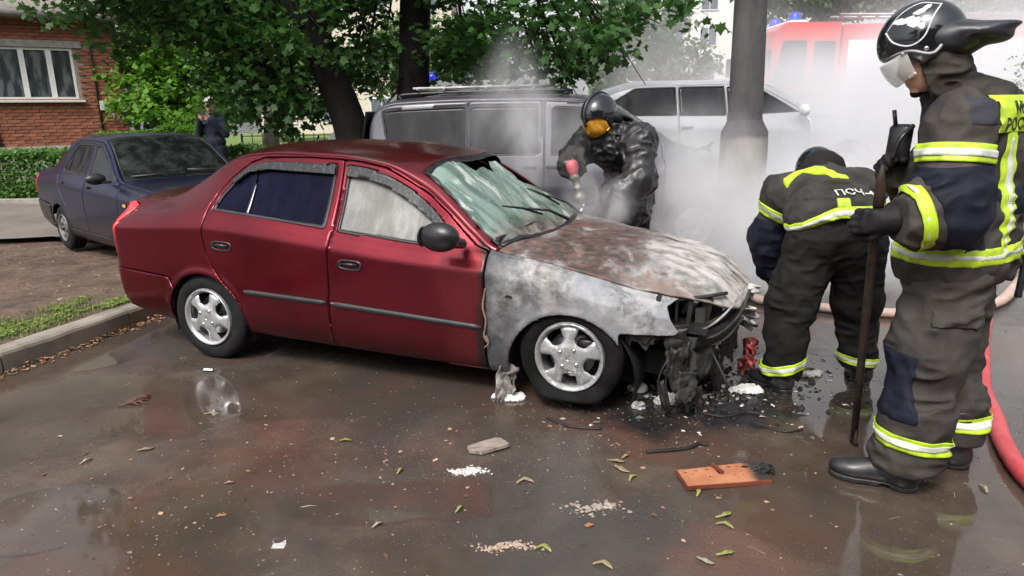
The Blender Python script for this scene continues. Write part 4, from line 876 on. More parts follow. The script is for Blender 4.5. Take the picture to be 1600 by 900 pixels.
def mould(parent, x0, x1, z0, z1):
    n = 24; xs = np.linspace(x0, x1, n); V = []
    for i, x in enumerate(xs):
        z = z0 + (z1 - z0) * i / (n - 1); yy = -float(pchip(ACC['yw'], np.array([x]))[0]) + .003; e = .5 if i in (0, n - 1) else 1
        for o, dz in ((0, .017), (-.012, .013), (-.015, 0), (-.012, -.013), (0, -.017)): V.append((x, yy + o * e, z + dz * e))
    F = [(i * 5 + k, i * 5 + k + 1, (i + 1) * 5 + k + 1, (i + 1) * 5 + k) for i in range(n - 1) for k in range(4)]; F += [(0, 1, 2, 3, 4), tuple((n - 1) * 5 + k for k in range(5))[::-1]]
    mb = MB(); mb.add(V, F); return acc.mb('side_moulding', mb, M_RUB, parent, True)
mould(rdoor, .345, .955, .502, .499); mould(fdoor, .985, 1.955, .499, .476)
mc = np.array([1.78, -.965, .978]); S_ = SD(.03); S_.ell(mc, (.105, .055, .074)); S_.ell(mc + [.03, 0, .008], (.09, .06, .066)); S_.cap(mc + [.05, .06, -.03], mc + [.06, .16, -.055], .035, .028)
V, F = surfnet(lambda X, Y, Z: np.maximum(S_.ev(X, Y, Z), -(X - (mc[0] - .082))), mc - .2, mc + [.22, .26, .2], .008); V = relax(V, F, 2)
mir = ob('door_mirror', acc.tf(V), F, M_DARKP, acc.root, True)
mb = MB(); mb.lathe([(0, 0), (.98, 0), (1, .05)], 24); V = np.array(mb.v); V = np.stack([mc[0] - .083 - V[:, 2] * .004, mc[1] + V[:, 1] * .07, mc[2] + V[:, 0] * .055], 1); ob('mirror_glass', acc.tf(V), mb.f, M_CHROME, mir, False)
# ---- top sheets: roof, glass, boot lid, bonnet
hd = lambda V: 1.455 + .085 * (1 - (np.abs(V[:, 1]) / .6) ** 2)       # windscreen header line
cw = lambda V: 2.145 - .13 * (np.abs(V[:, 1]) / .75) ** 2              # cowl line
pil = lambda x: np.interp(x, [-.5, -.3, 0, .2, 1.4, 1.504, 1.69, 1.87, 2.0, 2.1], [.57, .55, .53, .52, .52, .535, .595, .66, .705, .72])
bon, rest_ = split2(top, lambda V: cw(V) - V[:, 0], .006)
def wbon(V, n):
    V = V.copy(); k = np.clip((V[:, 0] - 2.2) / .5, 0, 1); V[:, 2] += k * (.014 * fbm(V[:, 0] * 3.1, V[:, 1] * 3.1, V[:, 0] * 0, 3) + .006 * fbm(V[:, 0] * 13, V[:, 1] * 13, V[:, 0] * 0 + 2, 2)) + .006
    V[:, 2] -= .05 * np.clip((V[:, 0] - 3.12) / .2, 0, 1); return V
bon_ok, _ = cut(*bon, (bon[0][:, 0] - (3.265 - .10 * (np.abs(bon[0][:, 1]) / .65) ** 3 + .02 * fbm(bon[0][:, 1] * 6, bon[0][:, 1] * 0, bon[0][:, 1] * 0 + 2))))
acc.panel('bonnet', bon_ok, M_BONN, .012, defo=wbon)
ws, rest_ = cut(*rest_, np.maximum(hd(rest_[0]) - rest_[0][:, 0], np.abs(rest_[0][:, 1]) - pil(rest_[0][:, 0])))
rw, rest_ = cut(*rest_, np.maximum(np.maximum(-.40 - rest_[0][:, 0] + .05 * rest_[0][:, 1] ** 2, rest_[0][:, 0] - (.12 - .08 * rest_[0][:, 1] ** 2)), np.abs(rest_[0][:, 1]) - pil(rest_[0][:, 0])))
lid, rest_ = split2(rest_, lambda V: np.maximum(V[:, 0] + .43, np.abs(V[:, 1]) - .60))
acc.panel('boot_lid', lid, M_RED, .012); acc.panel('rear_windscreen', rw, M_GL_DARK, .004, off=-.006)
m, g, p = newmat('wet_red_roof'); n_ = g.noise(3.0, 7, .65, g.mapping(g.coord(), scale=(1, 1, 1))); P(p, g, color=g.mix(g.mr(n_, .52, .66, 0, .8), (.11, .0035, .009), (.06, .03, .02)), metal=.75, rough=.30, coat=.5, coatr=g.mr(n_, .3, .7, .04, .2), normal=g.bump(g.voro(120, 'F1', g.coord()), .25, .001)); M_ROOFR = m
acc.panel('roof', rest_, M_RED if 0 else M_ROOFR, .014)
# shattered, sagging windscreen; the far upper part has fallen in
m, g, p = newmat('shattered_glass'); co = g.coord(); cr1 = g.voro(48, 'DISTANCE_TO_EDGE', g.mapping(co, scale=(1, 1, 1))); cr2 = g.voro(11, 'DISTANCE_TO_EDGE', g.noise and g.mapping(co, loc=(2, 3, 1))); n_ = g.noise(3.4, 7, .62, g.mapping(co, scale=(.6, 2.2, 1)), .9); x, y, z = g.sep(co)
c = g.mix(g.mr(n_, .38, .66), (.085, .135, .112), (.19, .26, .23)); c = g.mix(g.math('MULTIPLY', g.mr(g.noise(5.5, 5, .6, g.mapping(co, rot=(0, 0, .5), scale=(.5, 2.6, 1))), .54, .62), .85), c, (.50, .54, .50)); c = g.mix(g.math('MULTIPLY', g.mr(cr1, .0, .05, .35, 0), g.mr(g.noise(2.6, 4, .6, co), .45, .6)), c, (.55, .62, .58)); c = g.mix(g.mr(cr2, .0, .03, .35, 0), c, (.03, .05, .045))  # broad pale streaks are highlights painted into the glass colour
lowz = g.mr(g.math('ADD', x, g.math('ADD', g.math('MULTIPLY', g.noise(4, 6, .6, co), .30), g.math('MULTIPLY', y, -.10))), 2.10, 2.25); c = g.mix(lowz, c, g.mix(g.mr(g.noise(8, 6, .7, co), .4, .6), (.06, .05, .042), (.24, .21, .18)))
P(p, g, color=c, rough=g.mr(n_, .3, .7, .16, .34), spec=.6, alpha=g.mr(n_, .35, .6, .80, .97), normal=g.bump(g.math('ADD', g.math('MULTIPLY', cr1, .6), g.math('MULTIPLY', n_, 2.0)), .35, .010)); M_SHAT = m
lvl = lambda V: (V[:, 0] - hd(V)) / (cw(V) - hd(V))
strip, ws2 = cut(*ws, lvl(ws[0]) - .075 - .02 * fbm(ws[0][:, 1] * 9, ws[0][:, 1] * 0, ws[0][:, 1] * 0))
jag = lambda V: pdist(np.stack([V[:, 1], lvl(V)], 1), [(-.9, -.2), (-.30, -.2), (-.18, .19), (-.02, .16), (.05, .25), (.12, .12), (.22, .15), (.27, .30), (.25, .42), (.36, .55), (.42, .70), (.50, .86), (.55, 1.3), (-.9, 1.3)]) + .02 * fbm(V[:, 1] * 12, V[:, 0] * 12, V[:, 0] * 0, 2)
ws3, gone = cut(*ws2, jag(ws2[0]))
def sag(V, n):
    k = np.clip(1 - (np.abs(V[:, 1] + .1) / .5) ** 2, 0, 1) * np.clip(lvl(V) * 1.6, 0, 1); w_ = fbm(V[:, 0] * 5, V[:, 1] * 5, V[:, 2] * 5, 3); V = V + n * (-.040 * k + .012 * w_ + .004 * np.abs(fbm(V[:, 0] * 11, V[:, 1] * 11, V[:, 2] * 11, 2)))[:, None]; return V
acc.panel('windscreen', ws3, M_SHAT, .005, defo=sag); acc.panel('windscreen_band', strip, M_GL_DARK, .005, off=-.004)
mb = MB(); xs_ = np.linspace(1.50, 2.02, 20); pts = [(x, -float(pil(x)) + .004, 0) for x in xs_]
def topz(x, y):
    V = top[0]; d = (V[:, 0] - x) ** 2 + (V[:, 1] - y) ** 2; return V[np.argmin(d), 2]
mb.tube([(x, y, topz(x, y) + .003) for x, y, _ in pts], .007, 6); acc.mb('windscreen_seal', mb, M_RUB, smooth=True)
# cowl panel and charred scuttle
mb = MB(); mb.tube([(2.02 + .12 * (1 - (y / .7) ** 2), y, topz(2.02 + .12 * (1 - (y / .7) ** 2), y) - .004) for y in np.linspace(-.70, .70, 25)], .022, 8, flat=.6); acc.mb('cowl_panel', mb, M_CHAR, smooth=True)
# wipers: arm + burnt blade
for yb_, ye, xo in ((.18, -.45, 1.93), (.50, .05, 1.90)):
    p0 = np.array([2.13, yb_, topz(2.13, yb_) + .02]); p1 = np.array([xo, ye, topz(xo, ye) + .045]); mb = MB(); mb.tube([p0, p0 * .7 + p1 * .3 + [0, 0, .03], p0 * .35 + p1 * .65 + [0, 0, .015]], [.011, .008, .005], 8); w_ = acc.mb('wiper', mb, M_CHAR, smooth=True)
    mb = MB(); a_ = p0 * .62 + p1 * .38 + [-.02, 0, .0]; mb.tube([a_, (a_ + p1) / 2 + [0, 0, .012], p1], [.007, .009, .005], 6); acc.mb('wiper_blade', mb, M_CHAR, w_, True)
# ---- wheels, arches, underbody, interior
wheel(acc, (0, -.805, .287), -1, rim=M_RIM, rot=1.1); wheel(acc, (0, .805, .287), 1)
wheel(acc, (2.44, -.808, .300), -1, rim=M_RIMB, flat=1, rot=-PI / 2 + PI / 5, R=.283, tyre=simple('burnt_tyre', (.008, .008, .008), .9, spec=.15, var=.6, nscale=8, bscale=50, bump=.8)); wheel(acc, (2.44, .80, .34), 1, rim=M_RIMB)
for a in ACC['arch']:
    arch_liner(acc, *a, -.79, -.50); arch_liner(acc, *a, .50, .79)
mb = MB(); mb.box((1.15, 0, .30), (4.0 - .1, 1.02, .14)); mb.box((1.18, 0, .27), (1.55, 1.50, .10)); mb.box((-.62, 0, .55), (.42, 1.15, .5)); mb.box((1.99, 0, .62), (.06, 1.35, .5)); acc.mb('underbody', mb, M_UNDER)
mb = MB(); mb.tube([(-.88, -.45, .22), (-.5, -.45, .2), (.6, -.3, .2)], .03, 8); acc.mb('exhaust_pipe', mb, M_SOOT, smooth=True)
def seat(x, y, w_=.46):
    mb = MB(); mb.box((x, y, .50), (.50, w_, .16), bev=.05); mb.box((x - .30, y, .80), (.15, w_, .58), rotm(0, -.22), bev=.05); mb.box((x - .38, y, 1.14), (.09, .26, .16), rotm(0, -.2), bev=.04); return acc.mb('seat', mb, M_INT)
seat(1.35, -.36); seat(1.35, .36); seat(.50, 0, 1.2)
mb = MB(); mb.box((1.88, 0, .80), (.30, 1.36, .20), bev=.06); dsh = acc.mb('dashboard', mb, M_CHAR)
mb = MB(); a2 = np.linspace(0, 2 * PI, 25); mb.tube([(1.62 + .05 * math.sin(q), .36 + .18 * math.cos(q), .88 + .17 * math.sin(q)) for q in a2], .014, 8, False); acc.mb('steering_wheel', mb, M_INT, smooth=True)
mb = MB(); mb.box((2.0, 0, .80), (.02, 1.4, .30)); acc.mb('bulkhead', mb, M_SOOT)
# ---- what is left of the front: lamp opening, radiator panel, hanging shreds, beam
def sheet(cx, cy, cz, w_, h_, R=None, nz=10, nw=8, amp=.02, seed=0, ragged=.03):
    u, v = np.meshgrid(np.linspace(-.5, .5, nw), np.linspace(-.5, .5, nz), indexing='ij'); rs = np.random.RandomState(seed)
    X = u * w_ * (1 + .35 * fbm(v * 9 + seed, u * 2, u * 0 + seed, 2)); Z = v * h_ + ragged * fbm(u * 6 + seed, u * 0 + 3, u * 0) * (v < 0); Y = amp * (fbm(u * 3 + seed, v * 3, u * 0 + seed) * 2 + .7 * fbm(u * 9 + seed, v * 9, u * 0 + seed, 2))
    V = np.stack([X.ravel(), Y.ravel(), Z.ravel()], 1); 
    if R is not None: V = V @ np.array(R).T
    return V + np.array([cx, cy, cz]), grid_tris(nw, nz)
# upper rail, radiator support and engine block
mb = MB(); mb.box((3.07, 0, .50), (.05, 1.18, .30)); mb.box((2.62, .05, .58), (.60, .62, .26), bev=.04); mb.box((2.75, -.33, .52), (.28, .20, .24), bev=.03); mb.box((2.66, .36, .60), (.22, .26, .22), bev=.03)
mb.tube([(2.4, -.2, .72), (2.7, -.28, .70), (2.98, -.30, .62)], .03, 8); mb.tube([(2.5, .1, .74), (2.8, .12, .72), (3.0, .05, .6)], .025, 8); acc.mb('engine', mb, M_SOOT)
mb = MB(); mb.tube(cr([(2.93, -.74, .50), (3.08, -.66, .50), (3.17, -.45, .50), (3.22, 0, .50), (3.17, .45, .50), (3.08, .66, .50)], 5), .032, 8, flat=1.4); acc.mb('bumper_beam', mb, M_CHAR, smooth=True)
mb = MB(); mb.tube(cr([(2.95, -.70, .56), (3.06, -.62, .555), (3.14, -.5, .565), (3.2, -.3, .59), (3.24, 0, .60), (3.2, .3, .6)], 5), .018, 8); mb.tube(cr([(2.96, -.66, .70), (3.1, -.58, .715), (3.18, -.42, .70)], 5), .010, 6); acc.mb('lamp_frame', mb, M_SOOT, smooth=True)
# the open lamp bowl: dark back wall, reflector stub, brackets
mb = MB(); mb.box((2.88, -.58, .62), (.02, .34, .22)); mb.box((2.99, -.60, .565), (.26, .28, .015)); mb.box((3.02, -.615, .635), (.022, .02, .13), rotm(0, .1)); mb.box((3.09, -.55, .635), (.05, .03, .14), rotm(0, .15, .3)); mb.box((2.96, -.66, .64), (.012, .015, .15)); acc.mb('lamp_housing', mb, M_CHAR)
mb = MB(); mb.lathe([(.0, -.03), (.03, -.028), (.05, -.012), (.055, .0), (.052, .0), (.03, -.02), (0, -.024)], 18, (0, 0, 0)); V = np.array(mb.v) @ rot_to((.75, -.62, .1)).T + np.array([3.10, -.44, .65]); ob('lamp_reflector', acc.tf(V), mb.f, simple('burnt_reflector', (.12, .12, .12), .5, metal=.4, var=.5), acc.root, True)
SH = [(2.80, -.775, .50, .16, .10, .05), (2.99, -.745, .47, .13, .20, .1), (3.00, -.74, .33, .11, .26, .3), (3.04, -.70, .20, .09, .24, .5), (3.07, -.66, .38, .10, .34, .8), (3.13, -.58, .36, .11, .30, .9), (3.16, -.50, .26, .10, .28, 1.0), (3.19, -.36, .36, .16, .22, 1.2), (3.22, -.15, .34, .22, .26, 1.5), (3.22, .15, .36, .22, .24, 1.6), (3.17, .42, .36, .20, .26, 2.0), (2.93, -.75, .18, .05, .22, .2), (3.09, -.63, .13, .05, .22, .7)]
for i, (x, y, z, w_, h_, ang) in enumerate(SH):
    V, T = sheet(x, y, z + h_ * .12, w_ * .8, h_ * .8, rotm(0, random.uniform(-.3, .3), ang), seed=i, amp=.012, ragged=.05); ob('burnt_shred', acc.tf(V), T, M_CHAR if i % 4 else M_SOOT, acc.root, False, solid=.006)
for i, (x, y, z, w_, h_, ang) in enumerate([(3.0, -.735, .42, .14, .22, .25), (3.03, -.735, .27, .10, .16, .4), (3.10, -.64, .42, .10, .24, .7), (2.86, -.70, .50, .20, .06, .1)]):
    V, T = sheet(x, y, z, w_, h_, rotm(.05, .12 * (i % 2) - .06, ang), nz=18, nw=14, seed=80 + i, amp=.007, ragged=.035); ob('bumper_bracket', acc.tf(V), T, M_SOOT, acc.root, False, solid=.008)
for i in range(9):      # dangling wires and melted strings
    a_ = np.array([random.uniform(2.75, 3.2), -random.uniform(.35, .76), random.uniform(.40, .55)]); b_ = a_ + [random.uniform(-.08, .10), random.uniform(-.06, .05), -random.uniform(.15, .34)]
    mb = MB(); mb.tube(cr([a_, (a_ + b_) / 2 + [random.uniform(-.05, .05), random.uniform(-.05, .05), 0], b_], 5), random.choice([.004, .006, .009]), 5); acc.mb('burnt_wire', mb, M_CHAR, smooth=True)
# bare rusty bent strips in front of the lamp
for i, q in enumerate([[(2.98, -.72, .54), (3.12, -.66, .58), (3.22, -.5, .66), (3.26, -.35, .72)], [(3.0, -.72, .51), (3.15, -.64, .53), (3.25, -.46, .60), (3.29, -.3, .70)], [(3.1, -.64, .46), (3.2, -.56, .50), (3.27, -.42, .58)]]):
    mb = MB(); mb.tube(cr(q, 6), .009, 6, flat=.4); acc.mb('bent_strip', mb, M_SOOT if i else simple('ashen_strip', (.22, .21, .20), .8, var=.5), smooth=True)
# pale half-melted liner behind the front wheel, splits at the door edge
V, T = sheet(2.065, -.80, .155, .10, .25, rotm(0, .28, .25), amp=.03, seed=21, nz=16, nw=10, ragged=.05); V[:, 0] += .25 * (.16 - V[:, 2]) * (V[:, 2] < .16); ob('melted_liner', acc.tf(V), T, simple('greyed_liner', (.20, .18, .165), .75, var=.5, nscale=22, bscale=60, bump=.8), acc.root, True, solid=.006)
mb = MB(); mb.tube(cr([(1.985, -.842, .70), (1.972, -.850, .60), (1.985, -.846, .52), (1.975, -.850, .44), (1.99, -.846, .40)], 6), .006, 6); mb.tube(cr([(1.985, -.85, .44), (2.0, -.852, .40), (1.975, -.852, .37)], 5), .005, 6); acc.mb('peeled_sealant', mb, simple('peeled_strip', (.17, .11, .075), .8, var=.4), smooth=True)
mb = MB(); mb.lathe([(.0, .0), (.012, 0), (.014, .002)], 14); V = np.array(mb.v); V = np.stack([2.115 + V[:, 0] * 1.5, -.8365 - V[:, 2], .665 + V[:, 1] * .8], 1); ob('indicator_hole', acc.tf(V), mb.f, M_CHAR, acc.root)
# far headlamp wreck with pale melted pieces and red rags of wire (in front of the crouching firefighter)
for i, (x, y, z, s) in enumerate([(3.27, .02, .60, .07), (3.29, -.06, .50, .06), (3.28, .08, .42, .06)]):
    V, T = sheet(x, y, z, s * 1.6, s * 1.4, rotm(.2, .3 * i, 1.3), seed=40 + i, amp=.05); ob('melted_lamp_piece', acc.tf(V), T, simple('melted_white', (.50, .49, .47), .5, var=.35, nscale=20), acc.root, True, solid=.008)

# ================================================================ generic car for the other vehicles
def paint(name, c0, c1, metal=.4, rough=.35, dirt=(.10, .09, .08), dz=(.25, .7), dk=.5, coat=.6):  # dirt: colour of the lower body; on the blue car a painted reflection
    m, g, p = newmat(name); co = g.coord(); x, y, z = g.sep(co); n = g.noise(2.4, 6, .6, co); c = g.mix(g.mr(n, .3, .7), c0, c1)
    k = g.math('MULTIPLY', g.mr(g.math('ADD', z, g.math('MULTIPLY', n, .3)), dz[0] + .1, dz[1] + .15, dk, 0), g.mr(g.noise(8, 5, .6, co), .3, .6, .4, 1)); c = g.mix(k, c, dirt)
    P(p, g, color=c, metal=metal, rough=rough, coat=coat, coatr=.12, normal=g.bump(g.voro(170, 'F1', co), .15, .001)); return m
# ---- blue sedan
BL = dict(x=(-.92, 3.22), tail=.12, nose=.16, pow=2.6, bow=.15, zs=[(-.92, .36), (-.4, .24), (.3, .20), (2.1, .20), (3.22, .26)], ys=[(-.9, .74), (3.2, .72)], yw=[(-.92, .77), (.3, .805), (2.2, .80), (3.2, .76)],
    zb=[(-.92, .93), (-.2, .93), (.5, .91), (1.8, .875), (2.4, .84), (3.22, .74)], yb=[(-.92, .70), (.3, .765), (1.8, .75), (2.6, .73), (3.22, .69)],
    zr=[(-.92, .95), (-.42, .965), (-.25, 1.03), (.02, 1.19), (.22, 1.305), (.4, 1.335), (1.0, 1.335), (1.13, 1.31), (1.80, .895), (1.95, .885), (2.5, .845), (3.22, .745)], yr=[(-.92, .66), (-.42, .68), (.1, .60), (.35, .565), (1.1, .565), (1.80, .70), (2.4, .70), (3.22, .66)],
    zc=[(-.92, .96), (-.55, .985), (-.45, 1.0), (-.1, 1.21), (.1, 1.34), (.35, 1.385), (.9, 1.39), (1.17, 1.36), (1.90, .93), (2.0, .92), (2.6, .885), (3.1, .80), (3.22, .755)], pw=[(-.9, 4), (3.2, 4)], arch=[(0, .27, .305), (2.46, .27, .315)])
M_BLUE = paint('blue_paint', (.013, .013, .046), (.020, .020, .064), .75, .34, (.10, .095, .095), (.30, .62), .8, .22)  # grey lower half: the doors' reflection painted into the colour
blu = Car('blue_sedan', (-4.74, 8.58, .055), -.722, 'dirty dark blue sedan parked on the muddy verge behind the tail of the red car')
s_, t_ = body_patches(BL, 170, 26, 16, 20)
m, g, p = newmat('misted_windscreen'); co = g.coord(); n_ = g.noise(3.2, 5, .6, co); sp = g.noise(120, 3, .6, co); P(p, g, color=g.mix(g.mr(g.noise(6, 7, .7, co), .40, .66), (.006, .007, .007), (.030, .033, .032)), rough=g.mr(n_, .3, .7, .08, .3), spec=.6, normal=g.bump(sp, .2, .001)); M_MIST = m
def gen_side(car, M, S, doors, glass, mats, mirrored=False, extra=None):
    Sx = mirror if mirrored else (lambda q: q); bodym, glm = mats
    for a in S['arch']: _, M = cut(*M, arch_d(M[0], *a))
    if extra: M = extra(M, Sx)
    for dn, D in doors:
        d, M = split2(M, lambda V: pdist(XZ(V), D), .003)
        gl = []
        for G in glass:
            gi, d2 = cut(*d, pdist(XZ(d[0]), G)) 
            if len(gi[1]): gl.append((gi, G)); d = d2
        o = car.panel(dn, Sx(d), bodym, .012)
        for gi, G in gl:
            _, fr = cut(*gi, pdist(XZ(gi[0]), G) + .016); car.panel('window_seal', Sx(fr), M_RUB, .01, parent=o, off=-.002); g2, _ = cut(*gi, pdist(XZ(gi[0]), G) + .014); car.panel('window_glass', Sx(g2), glm, .004, parent=o, off=-.008)
    for G in glass:
        gi, M2 = cut(*M, pdist(XZ(M[0]), G))
        if len(gi[1]) > 30:
            M = M2; _, fr = cut(*gi, pdist(XZ(gi[0]), G) + .016); car.panel('window_seal', Sx(fr), M_RUB, .01, off=-.002); g2, _ = cut(*gi, pdist(XZ(gi[0]), G) + .014); car.panel('side_window', Sx(g2), glm, .004, off=-.008)
    return car.panel('body_side', Sx(M), bodym, .012)
bdoors = [('rear_door', [(.95, 1.315), (.42, 1.315), (.16, 1.17), (.06, .93), (.12, .75), (.28, .58), (.345, .42), (.36, .22), (.92, .22), (.94, .6)]), ('front_door', [(.95, 1.315), (1.14, 1.30), (1.83, .885), (1.90, .86), (1.92, .22), (.92, .22), (.94, .6)])]
bglass = [[(.88, 1.285), (.46, 1.285), (.28, 1.185), (.18, .965), (.88, .95)], [(.985, 1.285), (1.11, 1.275), (1.70, .92), (.985, .94)]]
def bex(M, Sx):
    rb, M = split2(M, lambda V: pdist(XZ(V), [(-1.2, .0), (-1.2, .60), (-.34, .54), (-.30, .0)])); blu.panel('rear_bumper', Sx(rb), M_DARKP, .02, off=.012)
    fb, M = split2(M, lambda V: pdist(XZ(V), [(3.5, .0), (3.5, .50), (2.82, .48), (2.80, .0)])); blu.panel('front_bumper', Sx(fb), M_DARKP, .02, off=.012)
    tl, M = split2(M, lambda V: pdist(XZ(V), [(-1.2, .64), (-.80, .66), (-.78, .90), (-1.2, .90)])); blu.panel('tail_lamp', Sx(tl), M_LAMPR, .02, off=.004)
    sk, M = split2(M, lambda V: V[:, 2] - .305, .002); blu.panel('sill_trim', Sx(sk), M_DARKP, .01, off=.006); return M
for mr_ in (False, True): gen_side(blu, s_, BL, bdoors, bglass, (M_BLUE, M_GL_DARK), mr_, bex)
pil2 = lambda x: np.interp(x, [-.5, 0, .3, 1.1, 1.8], [.60, .54, .50, .51, .645])
bon_, r_ = split2(t_, lambda V: 1.93 - .10 * (V[:, 1] / .7) ** 2 - V[:, 0], .004); blu.panel('bonnet', bon_, M_BLUE, .012)
w_, r_ = cut(*r_, np.maximum(1.155 - r_[0][:, 0], np.maximum(np.abs(r_[0][:, 1]) - pil2(r_[0][:, 0]), r_[0][:, 0] - 1.885 + .1 * (r_[0][:, 1] / .7) ** 2))); 
_, fr_ = cut(*w_, np.maximum(np.maximum(1.18 - w_[0][:, 0], np.abs(w_[0][:, 1]) - pil2(w_[0][:, 0]) + .02), w_[0][:, 0] - 1.86 + .1 * (w_[0][:, 1] / .7) ** 2)); bw = blu.panel('windscreen', w_, M_MIST, .005, off=-.006); blu.panel('windscreen_seal', fr_, M_RUB, .01, off=-.001)
w_, r_ = cut(*r_, np.maximum(np.maximum(-.42 - r_[0][:, 0], r_[0][:, 0] - .09), np.abs(r_[0][:, 1]) - pil2(r_[0][:, 0]))); blu.panel('rear_windscreen', w_, M_GL_DARK, .005, off=-.006)
blu.panel('roof', r_, M_BLUE, .012)
for sy in (-1, 1):
    wheel(blu, (0, sy * .775, .272), sy, R=.272, W=.17, rr=.165, style='steel', rim=simple('grubby_steel_wheel', (.16, .155, .15), .6, metal=.4, var=.4)); wheel(blu, (2.46, sy * .77, .272), sy, R=.272, W=.17, rr=.165, style='steel', rim=MATS['grubby_steel_wheel'])
    for a in BL['arch']: arch_liner(blu, *a, sy * .755, sy * .48)
mb = MB(); mb.box((1.15, 0, .32), (3.7, 1.0, .2)); mb.box((1.2, 0, .28), (1.6, 1.4, .12)); blu.mb('underbody', mb, M_UNDER)
for sy in (-.34, .34):
    mb = MB(); mb.box((1.0, sy, .5), (.5, .46, .16), bev=.04); mb.box((.76, sy, .82), (.13, .46, .56), rotm(0, -.2), bev=.04); mb.box((.70, sy, 1.15), (.08, .26, .15), bev=.03); blu.mb('seat', mb, M_INT)
mb = MB(); mb.box((1.66, 0, .80), (.34, 1.3, .16), bev=.05); blu.mb('dashboard', mb, M_INT)
S_ = SD(.02); S_.ell((1.66, -.88, .955), (.055, .10, .060)); V, F = surfnet(lambda X, Y, Z: S_.ev(X, Y, Z), (1.5, -1.05, .85), (1.8, -.72, 1.06), .008); bm_ = ob('door_mirror', V, F, M_DARKP, blu.root, True)
mb = MB(); mb.box((1.68, -.79, .92), (.05, .10, .03), bev=.01); blu.mb('mirror_arm', mb, M_DARKP)
S_ = SD(.02); S_.ell((1.66, .88, .955), (.055, .10, .060)); V, F = surfnet(lambda X, Y, Z: S_.ev(X, Y, Z), (1.5, .72, .85), (1.8, 1.05, 1.06), .010); ob('door_mirror', V, F, M_DARKP, blu.root, True)
def btop(x, y): V = t_[0]; return V[np.argmin((V[:, 0] - x) ** 2 + (V[:, 1] - y) ** 2), 2]
for y0, y1 in ((-.05, -.58), (.52, .02)):
    a_ = np.array([1.90, y0, btop(1.90, y0) + .015]); b_ = np.array([1.80, y1, btop(1.80, y1) + .035]); mb = MB(); mb.tube([a_, (a_ + b_) / 2 + [0, 0, .02], b_], [.010, .007, .006], 6); w_ = blu.mb('wiper', mb, M_RUB, smooth=True)
    c_ = a_ * .75 + b_ * .25 + [-.035, 0, .02]; mb = MB(); mb.tube([c_, b_ + [-.01, 0, .004]], .009, 6); blu.mb('wiper_blade', mb, M_RUB, w_, True)
mb = MB(); mb.box((1.28, .0, 1.18), (.03, .18, .06), bev=.01); mb.box((1.26, 0, 1.26), (.02, .02, .1)); blu.mb('rear_view_mirror', mb, M_DARKP)
S_ = SD(.01); S_.ell((1.30, .02, 1.12), (.02, .035, .05)); S_.ell((1.30, .02, 1.02), (.015, .022, .04)); V, F = surfnet(lambda X, Y, Z: S_.ev(X, Y, Z), (1.24, -.06, .94), (1.36, .1, 1.2), .008); ob('hanging_charm', V, F, simple('faded_red_charm', (.40, .16, .15), .8, var=.3), blu.root, True)
mb = MB(); mb.box((2.12, -.808, .70), (.06, .012, .03), bev=.004); blu.mb('side_indicator', mb, simple('amber_lens', (.55, .30, .08), .3))
for sy in (-1, 1):
    mb = MB(); mb.box((3.20, sy * .50, .66), (.06, .26, .14), bev=.02); blu.mb('headlamp', mb, M_CHROME)
mb = MB(); mb.box((3.21, 0, .66), (.04, .70, .12), bev=.01); blu.mb('grille', mb, M_DARKP)
mb = MB(); mb.box((.215, -.795, .84), (.13, .02, .028), bev=.006); blu.mb('door_handle', mb, M_DARKP); mb = MB(); mb.box((1.06, -.80, .83), (.13, .02, .028), bev=.006); blu.mb('door_handle', mb, M_DARKP)

blu.root.scale = (.955, .955, .955)
# ---- silver-grey minivan (faces right)
MV = dict(x=(-.86, 3.86), tail=.16, nose=.45, pow=2.6, bow=.12, zs=[(-.86, .36), (0, .25), (2.9, .25), (3.86, .28)], ys=[(-.8, .84), (3.8, .80)], yw=[(-.86, .88), (0, .915), (2.9, .915), (3.86, .84)],
    zb=[(-.86, 1.08), (1, 1.07), (2.2, 1.03), (2.75, .99), (3.2, .93), (3.86, .72)], yb=[(-.86, .84), (0, .875), (2.4, .86), (3.2, .82), (3.86, .72)],
    zr=[(-.86, 1.10), (-.80, 1.35), (-.68, 1.60), (-.45, 1.665), (.5, 1.69), (1.5, 1.68), (1.78, 1.63), (2.1, 1.48), (2.75, 1.05), (2.9, 1.0), (3.4, .90), (3.86, .73)], yr=[(-.86, .80), (-.68, .70), (.5, .70), (1.6, .69), (2.1, .74), (2.75, .80), (3.3, .77), (3.86, .68)],
    zc=[(-.86, 1.12), (-.82, 1.40), (-.70, 1.65), (-.45, 1.715), (.5, 1.745), (1.5, 1.735), (1.85, 1.68), (2.3, 1.42), (2.95, 1.04), (3.1, 1.01), (3.5, .92), (3.86, .75)], pw=[(-.8, 4), (3.8, 4)], arch=[(0, .31, .345), (2.83, .31, .35)])
M_SILV = paint('silver_grey_paint', (.050, .050, .060), (.068, .068, .080), .3, .42, (.10, .095, .09), (.3, .6), .5, .2)
M_GL_GREY = glass_mat('grey_tinted_glass', (.012, .013, .014), .08, (.024, .024, .027)); MATS['grey_tinted_glass'].node_tree.nodes['Principled BSDF'].inputs['Specular IOR Level'].default_value = .14
mvn = Car('grey_minivan', (-.72, 8.62, .0), -.12, 'silver-grey minivan with a roof rack parked in the smoke behind the red car', 'minivan')
s_, t_ = body_patches(MV, 150, 26, 16, 20)
mdo = [('sliding_door', [(.36, 1.67), (1.18, 1.67), (1.20, 1.0), (1.18, .30), (.42, .30), (.36, .7)]), ('front_door', [(1.20, 1.66), (1.75, 1.62), (2.12, 1.44), (2.45, 1.22), (2.50, .95), (2.46, .34), (1.20, .30), (1.21, 1.0)])]
